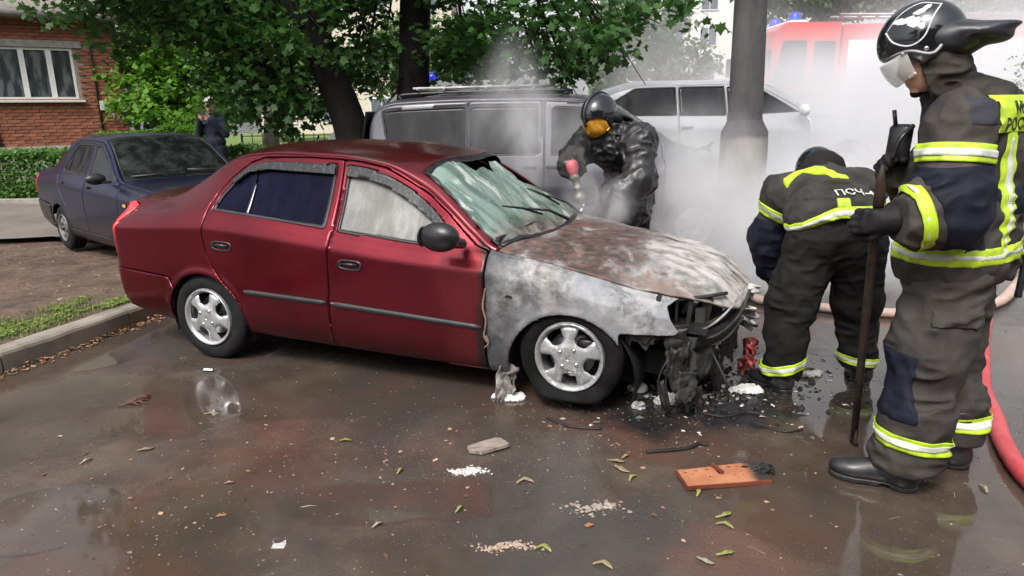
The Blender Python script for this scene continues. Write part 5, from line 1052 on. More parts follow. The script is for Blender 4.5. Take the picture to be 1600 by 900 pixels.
mgl = [[(-.64, 1.585), (.345, 1.62), (.345, 1.09), (-.48, 1.09), (-.56, 1.2)], [(.375, 1.62), (1.14, 1.615), (1.15, 1.08), (.375, 1.085)], [(1.28, 1.60), (1.74, 1.565), (2.10, 1.39), (2.36, 1.16), (2.34, 1.08), (1.28, 1.08)]]
for mr_ in (False, True): gen_side(mvn, s_, MV, mdo, mgl, (M_SILV, M_GL_GREY), mr_)
pil3 = lambda x: np.interp(x, [-.6, 1.6, 1.95, 2.75], [.62, .62, .66, .755])
b_, r_ = split2(t_, lambda V: 2.93 - .14 * (V[:, 1] / .8) ** 2 - V[:, 0], .004); mvn.panel('bonnet', b_, M_SILV, .012)
w_, r_ = cut(*r_, np.maximum(np.maximum(1.83 - r_[0][:, 0], r_[0][:, 0] - 2.86 + .14 * (r_[0][:, 1] / .8) ** 2), np.abs(r_[0][:, 1]) - pil3(r_[0][:, 0]))); mvn.panel('windscreen', w_, M_GL_GREY, .005, off=-.005); mvn.panel('roof', r_, M_SILV, .012)
mb = MB(); mb.box((-.86, 0, 1.36), (.03, 1.35, .44), rotm(0, .2), bev=.01); mvn.mb('rear_windscreen', mb, M_GL_DARK)
for sy in (-1, 1):
    for x in (0, 2.83): wheel(mvn, (x, sy * .88, .315), sy, R=.315, W=.2, rr=.20, style='steel', rim=M_RIM)
    for a in MV['arch']: arch_liner(mvn, *a, sy * .86, sy * .55)
    mb = MB(); mb.tube(cr([(-.42, sy * .62, 1.70), (-.3, sy * .62, 1.755), (1.3, sy * .62, 1.775), (1.42, sy * .62, 1.72)], 6), .016, 8); mvn.mb('roof_rail', mb, M_DARKP, smooth=True)
    mb = MB(); mb.box((3.80, sy * .62, .78), (.10, .26, .14), rotm(0, 0, -sy * .3), bev=.03); mvn.mb('headlamp', mb, M_CHROME)
    S_ = SD(.02); S_.ell((2.33, sy * 1.0, 1.12), (.07, .11, .085)); V, F = surfnet(lambda X, Y, Z: S_.ev(X, Y, Z), (2.2, sy * 1.0 - .2, 1.0), (2.46, sy * 1.0 + .2, 1.24), .012); ob('door_mirror', V, F, M_DARKP, mvn.root, True)
    mb = MB(); mb.box((1.30, sy * .915, .96), (.15, .025, .03), bev=.006); mb.box((1.05, sy * .915, .96), (.15, .025, .03), bev=.006); mvn.mb('door_handle', mb, M_DARKP)
for k, x in enumerate((-.22, .08, .55, 1.08)):
    mb = MB(); mb.tube([(x, -.66, 1.80), (x, .66, 1.80)], .015, 8); mvn.mb('rack_bar', mb, M_STEEL, smooth=True)
for y in (-.34, -.10, .12): mb = MB(); mb.tube([(-.35, y, 1.825), (1.25, y, 1.835)], .014, 6); mvn.mb('rack_slat', mb, simple('worn_rack_paint', (.45, .43, .40), .6, var=.3), smooth=True)
mb = MB(); mb.box((1.4, 0, .38), (4.0, 1.2, .2)); mb.box((1.4, 0, .34), (1.9, 1.55, .16)); mvn.mb('underbody', mb, M_UNDER)
for x in (.45, 1.55):
    for sy in (-.4, .4): mb = MB(); mb.box((x, sy, .65), (.5, .48, .18), bev=.05); mb.box((x - .28, sy, 1.0), (.14, .48, .62), rotm(0, -.2), bev=.05); mvn.mb('seat', mb, M_INT)
for y0, y1 in ((-.1, -.70), (.62, .05)):
    mb = MB(); mb.tube([(2.90, y0, 1.065), (2.78, (y0 + y1) / 2, 1.135), (2.70, y1, 1.16)], [.014, .012, .009], 6); mb.tube([(2.84, y0 - .1, 1.09), (2.68, y1 + .05, 1.17)], .012, 6); mvn.mb('wiper', mb, M_RUB, smooth=True)
mb = MB(); mb.box((3.84, 0, .72), (.05, .8, .14), bev=.02); mvn.mb('grille', mb, M_DARKP)
# torn rubber and leaves lying at the base of the minivan windscreen
mb = MB(); rs = np.random.RandomState(4)
for k in range(16): a_ = np.array([2.62 + rs.uniform(0, .34), -.74 + rs.uniform(-.02, .12), 1.10 + rs.uniform(-.03, .05)]); mb.tube([a_, a_ + rs.normal(0, .07, 3) * [1, 1, .35]], .012, 5)
mvn.mb('torn_seal', mb, M_CHAR, smooth=True)

# ---- white off-roader behind the minivan (faces right)
WS = dict(x=(-.95, 3.75), tail=.18, nose=.40, pow=2.6, bow=.12, zs=[(-.95, .45), (0, .32), (2.8, .32), (3.75, .38)], ys=[(-.9, .86), (3.7, .82)], yw=[(-.95, .90), (0, .94), (2.8, .94), (3.75, .86)],
    zb=[(-.95, 1.12), (1, 1.10), (2.2, 1.07), (2.8, 1.05), (3.75, .90)], yb=[(-.95, .86), (0, .89), (2.4, .88), (3.2, .85), (3.75, .76)],
    zr=[(-.95, 1.13), (-.80, 1.36), (-.55, 1.52), (-.1, 1.60), (1.3, 1.60), (1.6, 1.54), (2.35, 1.13), (2.6, 1.10), (3.2, 1.05), (3.75, .91)], yr=[(-.95, .80), (-.5, .70), (1.5, .68), (2.35, .80), (3.3, .78), (3.75, .70)],
    zc=[(-.95, 1.14), (-.85, 1.38), (-.6, 1.57), (-.1, 1.66), (1.3, 1.66), (1.65, 1.60), (2.5, 1.15), (2.7, 1.13), (3.3, 1.07), (3.75, .92)], pw=[(-.8, 4), (3.7, 4)], arch=[(0, .37, .40), (2.75, .37, .41)])
M_OFFR = paint('pale_silver_paint', (.34, .345, .36), (.40, .40, .415), .2, .3, (.22, .21, .20), (.3, .7), .4)
M_WHT = paint('white_paint', (.60, .61, .62), (.66, .66, .67), .05, .3, (.30, .29, .27), (.3, .7), .4)
wsv = Car('pale_offroader', (2.10, 10.95, .30), .0, 'pale silver off-roader with dark windows beyond the minivan, behind the concrete pole', 'car')
s_, t_ = body_patches(WS, 120, 22, 14, 18)
wdo = [('rear_door', [(.30, 1.57), (.98, 1.58), (1.0, 1.0), (.98, .38), (.40, .38), (.32, .8)]), ('front_door', [(1.0, 1.58), (1.52, 1.53), (2.10, 1.20), (2.16, 1.02), (2.12, .38), (1.0, .38)])]
wgl = [[(-.62, 1.36), (-.30, 1.54), (.29, 1.555), (.29, 1.15), (-.72, 1.16)], [(.315, 1.555), (.985, 1.56), (.99, 1.14), (.315, 1.145)], [(1.01, 1.56), (1.50, 1.51), (2.04, 1.18), (1.01, 1.14)]]
for mr_ in (False, True): gen_side(wsv, s_, WS, wdo, wgl, (M_OFFR, M_GL_DARK), mr_)
b_, r_ = split2(t_, lambda V: 2.52 - .12 * (V[:, 1] / .8) ** 2 - V[:, 0], .004); wsv.panel('bonnet', b_, M_OFFR, .012)
w_, r_ = cut(*r_, np.maximum(np.maximum(1.62 - r_[0][:, 0], r_[0][:, 0] - 2.44 + .12 * (r_[0][:, 1] / .8) ** 2), np.abs(r_[0][:, 1]) - .62)); wsv.panel('windscreen', w_, M_GL_DARK, .005, off=-.005); wsv.panel('roof', r_, M_OFFR, .012)
for sy in (-1, 1):
    for x in (0, 2.75): wheel(wsv, (x, sy * .90, .37), sy, R=.37, W=.22, rr=.23, style='alloy')
    for a in WS['arch']: arch_liner(wsv, *a, sy * .88, sy * .55)
    mb = MB(); mb.box((1.12, sy * .945, 1.0), (.16, .025, .03), bev=.006); mb.box((.42, sy * .945, 1.0), (.16, .025, .03), bev=.006); wsv.mb('door_handle', mb, M_CHROME)
    S_ = SD(.02); S_.ell((2.02, sy * 1.03, 1.20), (.07, .12, .085)); V, F = surfnet(lambda X, Y, Z: S_.ev(X, Y, Z), (1.9, sy * 1.03 - .2, 1.05), (2.2, sy * 1.03 + .2, 1.35), .014); ob('door_mirror', V, F, M_WHT, wsv.root, True)
    mb = MB(); mb.box((3.70, sy * .64, .90), (.12, .26, .14), bev=.03); wsv.mb('headlamp', mb, M_CHROME)
mb = MB(); mb.box((1.4, 0, .42), (3.9, 1.2, .2)); wsv.mb('underbody', mb, M_UNDER)

# ---- fire engine in the smoke at the back right (faces left)
M_FRED = paint('fire_engine_red', (.50, .012, .02), (.58, .018, .025), .05, .35, (.2, .1, .1), (.3, .8), .3); M_FWHT = simple('truck_white', (.74, .74, .74), .4, var=.05, bump=.05)
ft = Car('fire_engine', (5.55, 17.2, .0), .0, 'red and white fire engine facing left in the smoke behind the near firefighter', 'fire engine'); z0 = .34
def ftb(nm, c, d, mat, R=None, bev=.04): mb = MB(); mb.box((c[0], c[1], c[2] + z0), d, R, bev); return ft.mb(nm, mb, mat)
mb = MB(); mb.prism([(0, .75), (.05, 1.55), (.35, 2.85), (.55, 3.0), (1.75, 3.0), (1.75, .75)], -1.2, 1.2, 'y'); mb.v = [(x, y, z + z0) for x, y, z in mb.v]; ft.mb('cab', mb, M_FRED)
ftb('body', (4.85, 0, 1.80), (6.1, 2.44, 2.3), M_FRED); ftb('chassis', (4.0, 0, .62), (7.8, 1.2, .3), M_UNDER); ftb('front_bumper', (-.06, 0, .72), (.25, 2.4, .34), M_FWHT)
mb = MB(); mb.prism([(.16, 1.62), (.40, 2.68), (.43, 2.68), (.20, 1.62)], -1.02, 1.02, 'y'); mb.v = [(x - .03, y, z + z0) for x, y, z in mb.v]; ft.mb('windscreen', mb, M_GL_DARK)
for sy in (-1, 1):
    mb = MB(); mb.prism([(.30, 1.66), (.50, 2.62), (1.02, 2.62), (1.02, 1.66)], sy * 1.205, sy * 1.215, 'y'); mb.v = [(x, y, z + z0) for x, y, z in mb.v]; ft.mb('side_window', mb, M_GL_DARK)
    ftb('side_window', (1.42, sy * 1.21, 2.15), (.46, .02, .9), M_GL_DARK, bev=.005)
    ftb('white_stripe', (1.60, sy * 1.208, 1.22), (3.2, .02, .22), M_FWHT, bev=.004); ftb('headlamp', (-.12, sy * .85, 1.0), (.08, .3, .2), M_CHROME)
    for k in range(4):
        sh = ftb('roller_shutter', (2.62 + k * 1.48, sy * 1.225, 1.86), (1.38, .02, 1.50), M_FWHT, bev=.004)
        for q in range(12): mb = MB(); mb.box((2.62 + k * 1.48, sy * 1.237, 1.18 + q * .122 + z0), (1.34, .012, .10), bev=.004); ft.mb('shutter_slat', mb, M_FWHT, sh)
    for x in (1.0, 5.6): wheel(ft, (x, sy * 1.05, .50 + z0 - .02), sy, R=.50, W=.28, rr=.28, style='steel', rim=M_FWHT)
    ftb('mirror', (.12, sy * 1.42, 2.2), (.08, .22, .46), M_DARKP, bev=.03)
ftb('beacon_base', (.95, 0, 3.05), (.4, 1.7, .08), M_FWHT); 
m, g, p = newmat('blue_beacon'); P(p, g, color=(.02, .03, .45), rough=.15, emit=(.02, .03, .6), emits=.0); M_BEAC = m
for sy in (-.6, .6): mb = MB(); mb.lathe([(.14, 0), (.14, .12), (.10, .18), (0, .2)], 16, (.95, sy, 3.09 + z0)); ft.mb('beacon', mb, M_BEAC, smooth=True)
for y in (-.25, .25): mb = MB(); mb.tube([(1.9, y - .5, 3.2 + z0), (7.8, y - .5, 3.12 + z0)], .035, 6); ft.mb('ladder_rail', mb, M_STEEL, smooth=True)
for k in range(14): mb = MB(); mb.tube([(2.1 + k * .42, -.75, 3.2 + z0), (2.1 + k * .42, -.25, 3.2 + z0)], .02, 6); ft.mb('ladder_rung', mb, M_STEEL, smooth=True)

# ---- white emergency van between the two dark trunks
vn = Car('white_van', (-.9, 14.6, .16), PI, 'white van with a blue beacon half hidden between the two dark maple trunks', 'van')
def vb(nm, c, d, mat, R=None, bev=.03): mb = MB(); mb.box(c, d, R, bev); return vn.mb(nm, mb, mat)
mb = MB(); mb.prism([(2.62, .45), (2.62, .95), (2.45, 1.12), (1.75, 1.26), (1.05, 1.93), (.75, 1.98), (-2.3, 1.98), (-2.42, 1.8), (-2.42, .4)], -.93, .93, 'y'); vn.mb('body', mb, M_WHT)
for sy in (-1, 1):
    mb = MB(); mb.prism([(1.62, 1.26), (1.05, 1.80), (.45, 1.80), (.45, 1.26)], sy * .932, sy * .940, 'y'); vn.mb('side_window', mb, M_GL_DARK)
    for k in (-.55, -1.65): vb('side_window', (k, sy * .936, 1.53), (.95, .012, .52), M_GL_DARK, bev=.004)
    vb('side_stripe', (0, sy * .937, 1.12), (4.3, .012, .05), simple('grey_stripe', (.2, .2, .22), .5), bev=.003)
    for x in (-1.6, 1.75): wheel(vn, (x, sy * .90, .34), sy, R=.34, W=.2, rr=.2, style='steel', rim=M_RIM)
    S_ = SD(.02); S_.ell((1.42, sy * 1.08, 1.36), (.08, .12, .16)); V, F = surfnet(lambda X, Y, Z: S_.ev(X, Y, Z), (1.2, sy * 1.08 - .2, 1.1), (1.6, sy * 1.08 + .2, 1.6), .015); ob('door_mirror', V, F, M_STEEL, vn.root, True)
mb = MB(); mb.prism([(1.80, 1.27), (1.10, 1.94), (1.07, 1.92), (1.74, 1.26)], -.80, .80, 'y'); vn.mb('windscreen', mb, M_GL_DARK)
mb = MB(); mb.lathe([(.13, 0), (.13, .10), (.09, .17), (0, .19)], 16, (.62, .2, 1.985)); vn.mb('beacon', mb, M_BEAC, smooth=True)
for x_ in (1.9, 2.3): pass
# ================================================================== PEOPLE
def cloth(name, c0, c1, dirt=None, rough=.85, weave=420, shine=0.0, seed=0.0):
    m, g, p = newmat(name); co = g.mapping(g.coord(), loc=(seed, seed, seed)); n = g.noise(7, 7, .66, co); n2 = g.noise(2.2, 5, .6, co); wv = g.noise(weave, 2, .5, co)
    c = g.mix(g.mr(n, .32, .68), c0, c1)
    if dirt: c = g.mix(g.mr(n2, .48, .68, 0, .6), c, dirt)
    P(p, g, color=c, rough=g.mr(n, .3, .7, rough - .12, min(1, rough + .06)), spec=.18, normal=g.bump(g.math('ADD', g.math('MULTIPLY', wv, .35), g.math('ADD', n, g.noise(38, 5, .65, co))), .45, .006))
    if shine: P(p, g, coat=shine, coatr=.22, spec=.4)
    MATS[name] = m; return m
M_JACK = cloth('grey_turnout_cloth', (.030, .027, .025), (.060, .054, .049), (.075, .062, .052)); M_TROU = cloth('grey_turnout_trousers', (.029, .026, .024), (.057, .051, .046), (.072, .060, .050), seed=4)
M_NAVY = cloth('navy_reinforcement', (.006, .007, .014), (.012, .014, .026), None, .7, seed=2); M_BLKCL = cloth('black_turnout_cloth', (.006, .006, .006), (.013, .0125, .012), (.022, .020, .018), seed=6)
M_LEATH = cloth('black_leather', (.006, .006, .007), (.015, .015, .016), None, .46, shine=.22, seed=7); M_GLOVE = cloth('black_leather_glove', (.007, .007, .008), (.017, .016, .016), None, .6, seed=8)
M_BOOT = cloth('black_rubber_boot', (.010, .010, .012), (.020, .020, .023), (.04, .036, .03), .38, shine=.35, seed=9)
m, g, p = newmat('lime_reflective_tape'); n_ = g.noise(24, 5, .65, g.coord()); P(p, g, color=g.mix(g.mr(n_, .35, .7), (.46, .64, .02), (.34, .48, .03)), rough=.5, emit=(0, 0, 0), normal=g.bump(g.noise(300, 2, .5, g.coord()), .2, .002)); M_LIME = m
m, g, p = newmat('silver_reflective_tape'); n_ = g.noise(24, 5, .65, g.coord()); P(p, g, color=g.mix(g.mr(n_, .35, .7), (.58, .60, .54), (.44, .46, .40)), rough=.38, normal=g.bump(g.noise(300, 2, .5, g.coord()), .2, .002)); M_SILT = m
m, g, p = newmat('skin'); n_ = g.noise(20, 5, .6, g.coord()); P(p, g, color=g.mix(g.mr(n_, .3, .7), (.42, .22, .155), (.50, .28, .20)), rough=.5, sss=.1); M_SKIN = m
M_HELM = simple('black_glossy_helmet', (.008, .009, .013), .12, var=.2, bump=.02, coat=.6, nscale=5)
M_HWHITE = simple('white_helmet_decal', (.62, .63, .66), .3, bump=.02)
def nrm(v): v = np.array(v, float); return v / (np.linalg.norm(v) + 1e-12)
def folds(seed, amp, fx, fz, band=.06, k2=.45):
    def post(X, Y, Z, D):
        m = np.abs(D) < band; x, y, z = X[m], Y[m], Z[m]; w = vnoise(x * 3.1 + seed, y * 3.1, z * 3.1) * .9
        a = vnoise(x * fx + seed + w, y * fx + w, z * fz + w * 1.6); b = vnoise(x * fx * 2.1 + seed, y * fx * 2.1 + 3, z * fz * 2.2 + w * 2)
        c = vnoise(x * fx * .45 + 9 + seed, y * fx * .45, z * fz * .42)
        D = D.copy(); D[m] += -amp * ((1 - 2.2 * np.abs(a)) * .6 + (1 - 2 * np.abs(b)) * k2 * .5 + c * .8); return D
    return post
def garment(name, S, lo, hi, h, mat, parent, region=None, off=0.0, it=1):
    fn = (lambda X, Y, Z: S.ev(X, Y, Z, off)) if region is None else (lambda X, Y, Z: np.maximum(S.ev(X, Y, Z, off), region(X, Y, Z)))
    V, F = surfnet(fn, lo, hi, h)
    if it: V = relax(V, F, it, .4)
    return ob(name, V, F, mat, parent, True)
def slab(c, n, hw, R=.25):
    c = np.array(c, float); n = np.array(n, float); n /= np.linalg.norm(n)
    def f(X, Y, Z):
        x, y, z = X - c[0], Y - c[1], Z - c[2]; q = x * n[0] + y * n[1] + z * n[2]; r = np.sqrt(x * x + y * y + z * z) - R; return np.maximum(np.abs(q) - hw, r)
    return f
def box_region(c, R, h):
    c = np.array(c, float); R = np.array(R, float)
    def f(X, Y, Z):
        x, y, z = X - c[0], Y - c[1], Z - c[2]; return np.maximum(np.maximum(np.abs(x * R[0, 0] + y * R[1, 0] + z * R[2, 0]) - h[0], np.abs(x * R[0, 1] + y * R[1, 1] + z * R[2, 1]) - h[1]), np.abs(x * R[0, 2] + y * R[1, 2] + z * R[2, 2]) - h[2])
    return f
def below(zmax): return lambda X, Y, Z: Z - zmax
def aboveZ(zmin): return lambda X, Y, Z: zmin - Z
def band(name, S, c, n, hw, R, h, parent, clip=None):
    """a sewn tape: a ring laid on the garment surface round a limb, lime with a silver middle"""
    c = np.array(c, float); n = nrm(n); u = nrm(np.cross(n, (.3, .2, 1) if abs(n[2]) < .9 else (1, .1, 0))); v = np.cross(n, u)
    def ring(w_, off, nt, na=84):
        a = np.linspace(0, 2 * PI, na + 1)[:-1]; t = np.linspace(-w_, w_, nt); TT, AA = np.meshgrid(t, a, indexing='ij'); D = np.cos(AA)[..., None] * u + np.sin(AA)[..., None] * v; P0 = c + TT[..., None] * n; r = np.full(TT.shape, R)
        for _ in range(26):
            Q = P0 + D * r[..., None]; d = S.ev(Q[..., 0], Q[..., 1], Q[..., 2], off); r = r - np.clip(d, -.03, .05) * .8
        r = np.clip(r, .02, R); Q = P0 + D * r[..., None]; i, j = np.meshgrid(np.arange(nt - 1), np.arange(na), indexing='ij'); q0 = (i * na + j).ravel(); q1 = (i * na + (j + 1) % na).ravel(); return Q.reshape(-1, 3), np.stack([q0, q1, q1 + na, q0 + na], 1)
    V, F = ring(hw, .0065, 9); b = ob(name, V, F, M_LIME, parent, True, solid=-.002); V, F = ring(hw * .40, .0095, 5); ob('silver_tape', V, F, M_SILT, b, True, solid=-.0015); return b

def hand(S, wrist, d, n, thumb=1, curl=(.5, .8, .6), r=.0125, sc=1.0, spread=.06):
    """palm, four fingers of unequal length bending towards n, and a thumb from the side of the palm"""
    w = np.array(wrist, float); d = nrm(d); n = np.array(n, float); n = nrm(n - d * (n @ d)); s = np.cross(d, n) * thumb; L = [.074, .082, .077, .060]
    off = [.030, .010, -.011, -.031]
    for i in range(4):
        b = w + (d * .088 * (1 - .06 * abs(i - 1)) + s * off[i]) * sc; S.cap(w + s * off[i] * .55 * sc, b, .019 * sc, .0165 * sc, k=.014)
        dd = nrm(d + s * spread * (1.5 - i)); nn = nrm(n - dd * (n @ dd)); p = b; a = 0
        for j, (f, c_) in enumerate(zip((.46, .30, .24), curl)):
            a += c_ * (1 + .07 * (i - 1)); q = p + (dd * math.cos(a) + nn * math.sin(a)) * L[i] * f * sc * 1.05; S.cap(p, q, (r - .0008 * j) * sc, (r - .0008 * (j + 1)) * sc, k=.004); p = q
    b = w + (d * .030 + s * .032) * sc; t1 = b + nrm(d * .55 + s * .62 + n * .45) * .042 * sc; t2 = t1 + nrm(d * .75 + s * .05 + n * .75) * .032 * sc; t3 = t2 + nrm(d * .70 - s * .35 + n * .75) * .026 * sc
    S.cap(w + s * .018 * sc, t1, .020 * sc, r * 1.25 * sc, k=.012); S.cap(t1, t2, r * 1.2 * sc, r * 1.08 * sc, k=.004); S.cap(t2, t3, r * 1.08 * sc, r * .95 * sc, k=.004)
def frame(f, up=(0, 0, 1)):
    """columns: forward, left, up"""
    f = nrm(f); l = nrm(np.cross(up, f)); return np.stack([f, l, np.cross(f, l)], 1)
def head_sd(S, c, R, sc=1.0):
    """skull, brow, nose, lips, chin, ears in the head frame R"""
    c = np.array(c, float); T = lambda x, y, z: c + R @ np.array([x, y, z]) * sc
    S.ell(T(-.01, 0, .03), (.095 * sc, .076 * sc, .10 * sc), R, k=.02); S.ell(T(.025, 0, -.045), (.066 * sc, .058 * sc, .072 * sc), R, k=.03)
    S.ell(T(.088, 0, -.012), (.022 * sc, .014 * sc, .030 * sc), R, k=.012); S.ell(T(.070, 0, .030), (.020 * sc, .055 * sc, .014 * sc), R, k=.012)
    for y in (-.031, .031): S.ell(T(.082, y, .012), (.012 * sc, .016 * sc, .010 * sc), R, k=.008, sub=True); S.ell(T(.068, y, .011), (.013 * sc, .014 * sc, .011 * sc), R, k=.003); S.ell(T(.05, y * 1.5, -.02), (.03 * sc, .02 * sc, .025 * sc), R, k=.02)
    S.ell(T(.084, 0, -.055), (.012 * sc, .024 * sc, .006 * sc), R, k=.006); S.ell(T(.083, 0, -.066), (.011 * sc, .020 * sc, .007 * sc), R, k=.005); S.ell(T(.070, 0, -.100), (.022 * sc, .026 * sc, .020 * sc), R, k=.015)
    for y in (-.077, .077): S.ell(T(-.012, y, -.008), (.018 * sc, .008 * sc, .030 * sc), R, k=.006)
def body_mesh(parent, S, lo, hi, h, headc, headr=.16, hands=(), base=None):
    V, F = surfnet(lambda X, Y, Z: S.ev(X, Y, Z), lo, hi, h); me = mesh_np('body', V, F); me.materials.append(base or M_BLKCL); me.materials.append(M_SKIN)
    c = V[F].mean(1); sk = (np.linalg.norm(c - np.array(headc), axis=1) < headr)
    for hc in hands: sk |= np.linalg.norm(c - np.array(hc), axis=1) < .12
    me.polygons.foreach_set('material_index', sk.astype(np.int32)); o = bpy.data.objects.new('body', me); link(o, parent); return o
def fire_helmet(parent, c, R, brim=True, ridge=False, visor=None, decal=False, sc=1.0, fo=.055):
    c = np.array(c, float); R = np.array(R); T = lambda x, y, z: c + R @ np.array([x, y, z]) * sc
    S = SD(.012); S.ell(T(0, 0, .0), (.152 * sc, .122 * sc, .142 * sc), R)
    def post(X, Y, Z, D):
        x, y, z = X - c[0], Y - c[1], Z - c[2]; lx = x * R[0, 0] + y * R[1, 0] + z * R[2, 0]; lz = x * R[0, 2] + y * R[1, 2] + z * R[2, 2]; ly = x * R[0, 1] + y * R[1, 1] + z * R[2, 1]
        low = -.075 * sc + fo * sc * np.clip((lx - .02) / .08, 0, 1) - .05 * sc * np.exp(-((lx + .015) / .05) ** 2) * 1.0
        D = np.maximum(D, low - lz); inner = np.sqrt((lx / (.140 * sc)) ** 2 + (ly / (.110 * sc)) ** 2 + (lz / (.130 * sc)) ** 2); return np.maximum(D, -(inner - 1) * .11)
    S.post.append(post); V, F = surfnet(lambda X, Y, Z: S.ev(X, Y, Z), c - .26, c + .26, .0065); V = relax(V, F, 2, .4); h_ = ob('helmet', V, F, M_HELM, parent, True)
    if brim:
        S = SD(.03); bk = -nrm((R[0, 0], R[1, 0], 0)); W1 = frame(-bk + np.array([0, 0, .12])); W2 = frame(-bk + np.array([0, 0, -.10])); S.ell(c + bk * .085 + [0, 0, -.005], (.115, .128, .072), W1); S.ell(c + bk * .165 + [0, 0, .012], (.125, .135, .040), W1); S.ell(c + bk * .225 + [0, 0, .030], (.085, .115, .015), W2)
        V, F = surfnet(lambda X, Y, Z: S.ev(X, Y, Z), T(-.2, 0, 0) - .32, T(-.2, 0, 0) + .32, .009); ob('neck_guard', relax(V, F, 1), F, simple('helmet_rubber', (.022, .024, .028), .42, var=.3, bump=.1), h_, True)
    mb = MB(); pts = [T(.140 * math.cos(a), .120 * math.sin(a), -.020 - .085 * (a > 0) * 0 - .05 * math.exp(-((.140 * math.cos(a) + .015) / .05) ** 2)) for a in np.linspace(-2.3, 2.3, 40)]; mb.tube(pts, .006 * sc, 6, flat=1.0); (mb.ob('helmet_edge', simple('helmet_edge_trim', (.30, .30, .31), .35) if decal else M_RUB, h_, True) if not ridge else None)
    if ridge:
        mb = MB(); mb.tube([T(.156 * math.cos(a), 0, .146 * math.sin(a)) for a in np.linspace(.05, 2.9, 24)], .012 * sc, 8, flat=.8); mb.ob('helmet_ridge', M_RUB, h_, True)
    if decal:
        def on(x, z, yy, k=1.008):
            q = max(0, 1 - (x / .152) ** 2 - (z / .142) ** 2) ** .5 * .122 * yy; v = np.array([x, q, z]) * k; return T(*v)
        for ys_ in (-1, 1):
            mb = MB(); mb.tube(cr([on(x, z, ys_) for x, z in ((.10, .068), (.088, .022), (.045, -.012), (-.005, -.002), (-.050, .050), (-.09, .085))], 6), .0055 * sc, 6, flat=.6); mb.tube(cr([on(x, z, ys_) for x, z in ((.10, .068), (.04, .108), (-.03, .118), (-.09, .085))], 6), .0035 * sc, 6, flat=.6); mb.ob('decal_line', M_HWHITE, h_, True)
            mb = MB()
            for x0, z0, w_, hh in ((.030, .078, .030, .010), (.008, .060, .022, .018), (-.022, .088, .024, .009), (.052, .088, .018, .008), (-.01, .038, .012, .012), (-.048, .094, .014, .007)):
                a = np.linspace(0, 2 * PI, 11)[:-1]; V = [on(x0 + w_ * math.cos(q) * (1 + .25 * math.sin(3 * q)), z0 + hh * math.sin(q), ys_, 1.014) for q in a]; mb.add(V, [tuple(range(10)) if ys_ > 0 else tuple(range(10))[::-1]])
            mb.ob('decal_patch', M_HWHITE, h_)
            for x0, z0 in ((.075, -.03), (.0, -.045)): mb = MB(); mb.lathe([(0, .004), (.007, .003), (.009, 0)], 10); V = np.array(mb.v) @ rot_to(on(x0, z0, ys_) - c).T + on(x0, z0, ys_); ob('rivet', V, mb.f, M_CHROME, h_, True)
    if visor is not None:
        nu, nv = 36, 16; A = np.linspace(-1.25, 1.25, nu); Zl = np.linspace(visor[2], visor[3], nv); V = []
        for a in A:
            for k, z in enumerate(Zl):
                zz = z + (.012 * (abs(a) / 1.25) ** 2 if k else .030 * (abs(a) / 1.25) ** 3); q = math.sqrt(max(.05, 1 - ((zz + .045) / .150) ** 2)); V.append(T(.014 + .146 * q * math.cos(a), .116 * q * math.sin(a), zz))
        ob('visor', np.array(V), grid_tris(nu, nv), visor[0], h_, True, solid=.003)
    return h_
m, g, p = newmat('clear_visor'); P(p, g, color=(.75, .74, .72), rough=.1, alpha=.35, spec=.6); M_VCLR = m
m, g, p = newmat('amber_mirror_visor'); n_ = g.noise(16, 4, .6, g.coord()); P(p, g, color=g.mix(g.mr(n_, .4, .6), (.75, .28, .02), (.95, .50, .06)), metal=.65, rough=.18); M_VORG = m
def boot(parent, S_or_none, heel, toe, h=.007, label=None, shaft=.26):
    heel = np.array(heel, float); toe = np.array(toe, float); d = nrm(toe - heel); S = SD(.025); L = np.linalg.norm(toe - heel); s_ = np.cross((0, 0, 1), d)
    S.ell(heel + d * .045 + [0, 0, .055], (.058, .048, .055), frame(d)); S.ell(heel + d * L * .45 + [0, 0, .058], (.10, .048, .052), frame(d)); S.ell(heel + d * (L - .075) + [0, 0, .046], (.088, .055, .043), frame(d)); S.cap(heel + d * .055 + [0, 0, .06], heel + d * .065 + [0, 0, shaft], .060, .070, k=.03)
    lo = np.minimum(heel, toe) - .12; hi = np.maximum(heel, toe) + .12; lo[2] = -.02; hi[2] = shaft + .10
    b = garment('boot', S, lo, hi, h, M_BOOT, parent, region=lambda X, Y, Z: np.maximum(.022 - Z, Z - shaft - .02))
    S2 = SD(.02); S2.ell(heel + d * .05 + [0, 0, .02], (.062, .050, .10), frame(d)); S2.ell(heel + d * L * .5 + [0, 0, .02], (.11, .044, .10), frame(d)); S2.ell(heel + d * (L - .08) + [0, 0, .02], (.092, .058, .10), frame(d))
    def sole(X, Y, Z):
        t = (X - heel[0]) * d[0] + (Y - heel[1]) * d[1]; arch = .012 * ((t > .09) & (t < .13)); tr = .006 * ((t * 60 % 1) < .3); return np.maximum(Z - .026, .002 + arch + tr - Z)
    garment('sole', S2, lo, hi, h * .8, M_RUB, b, region=sole, it=0); return b

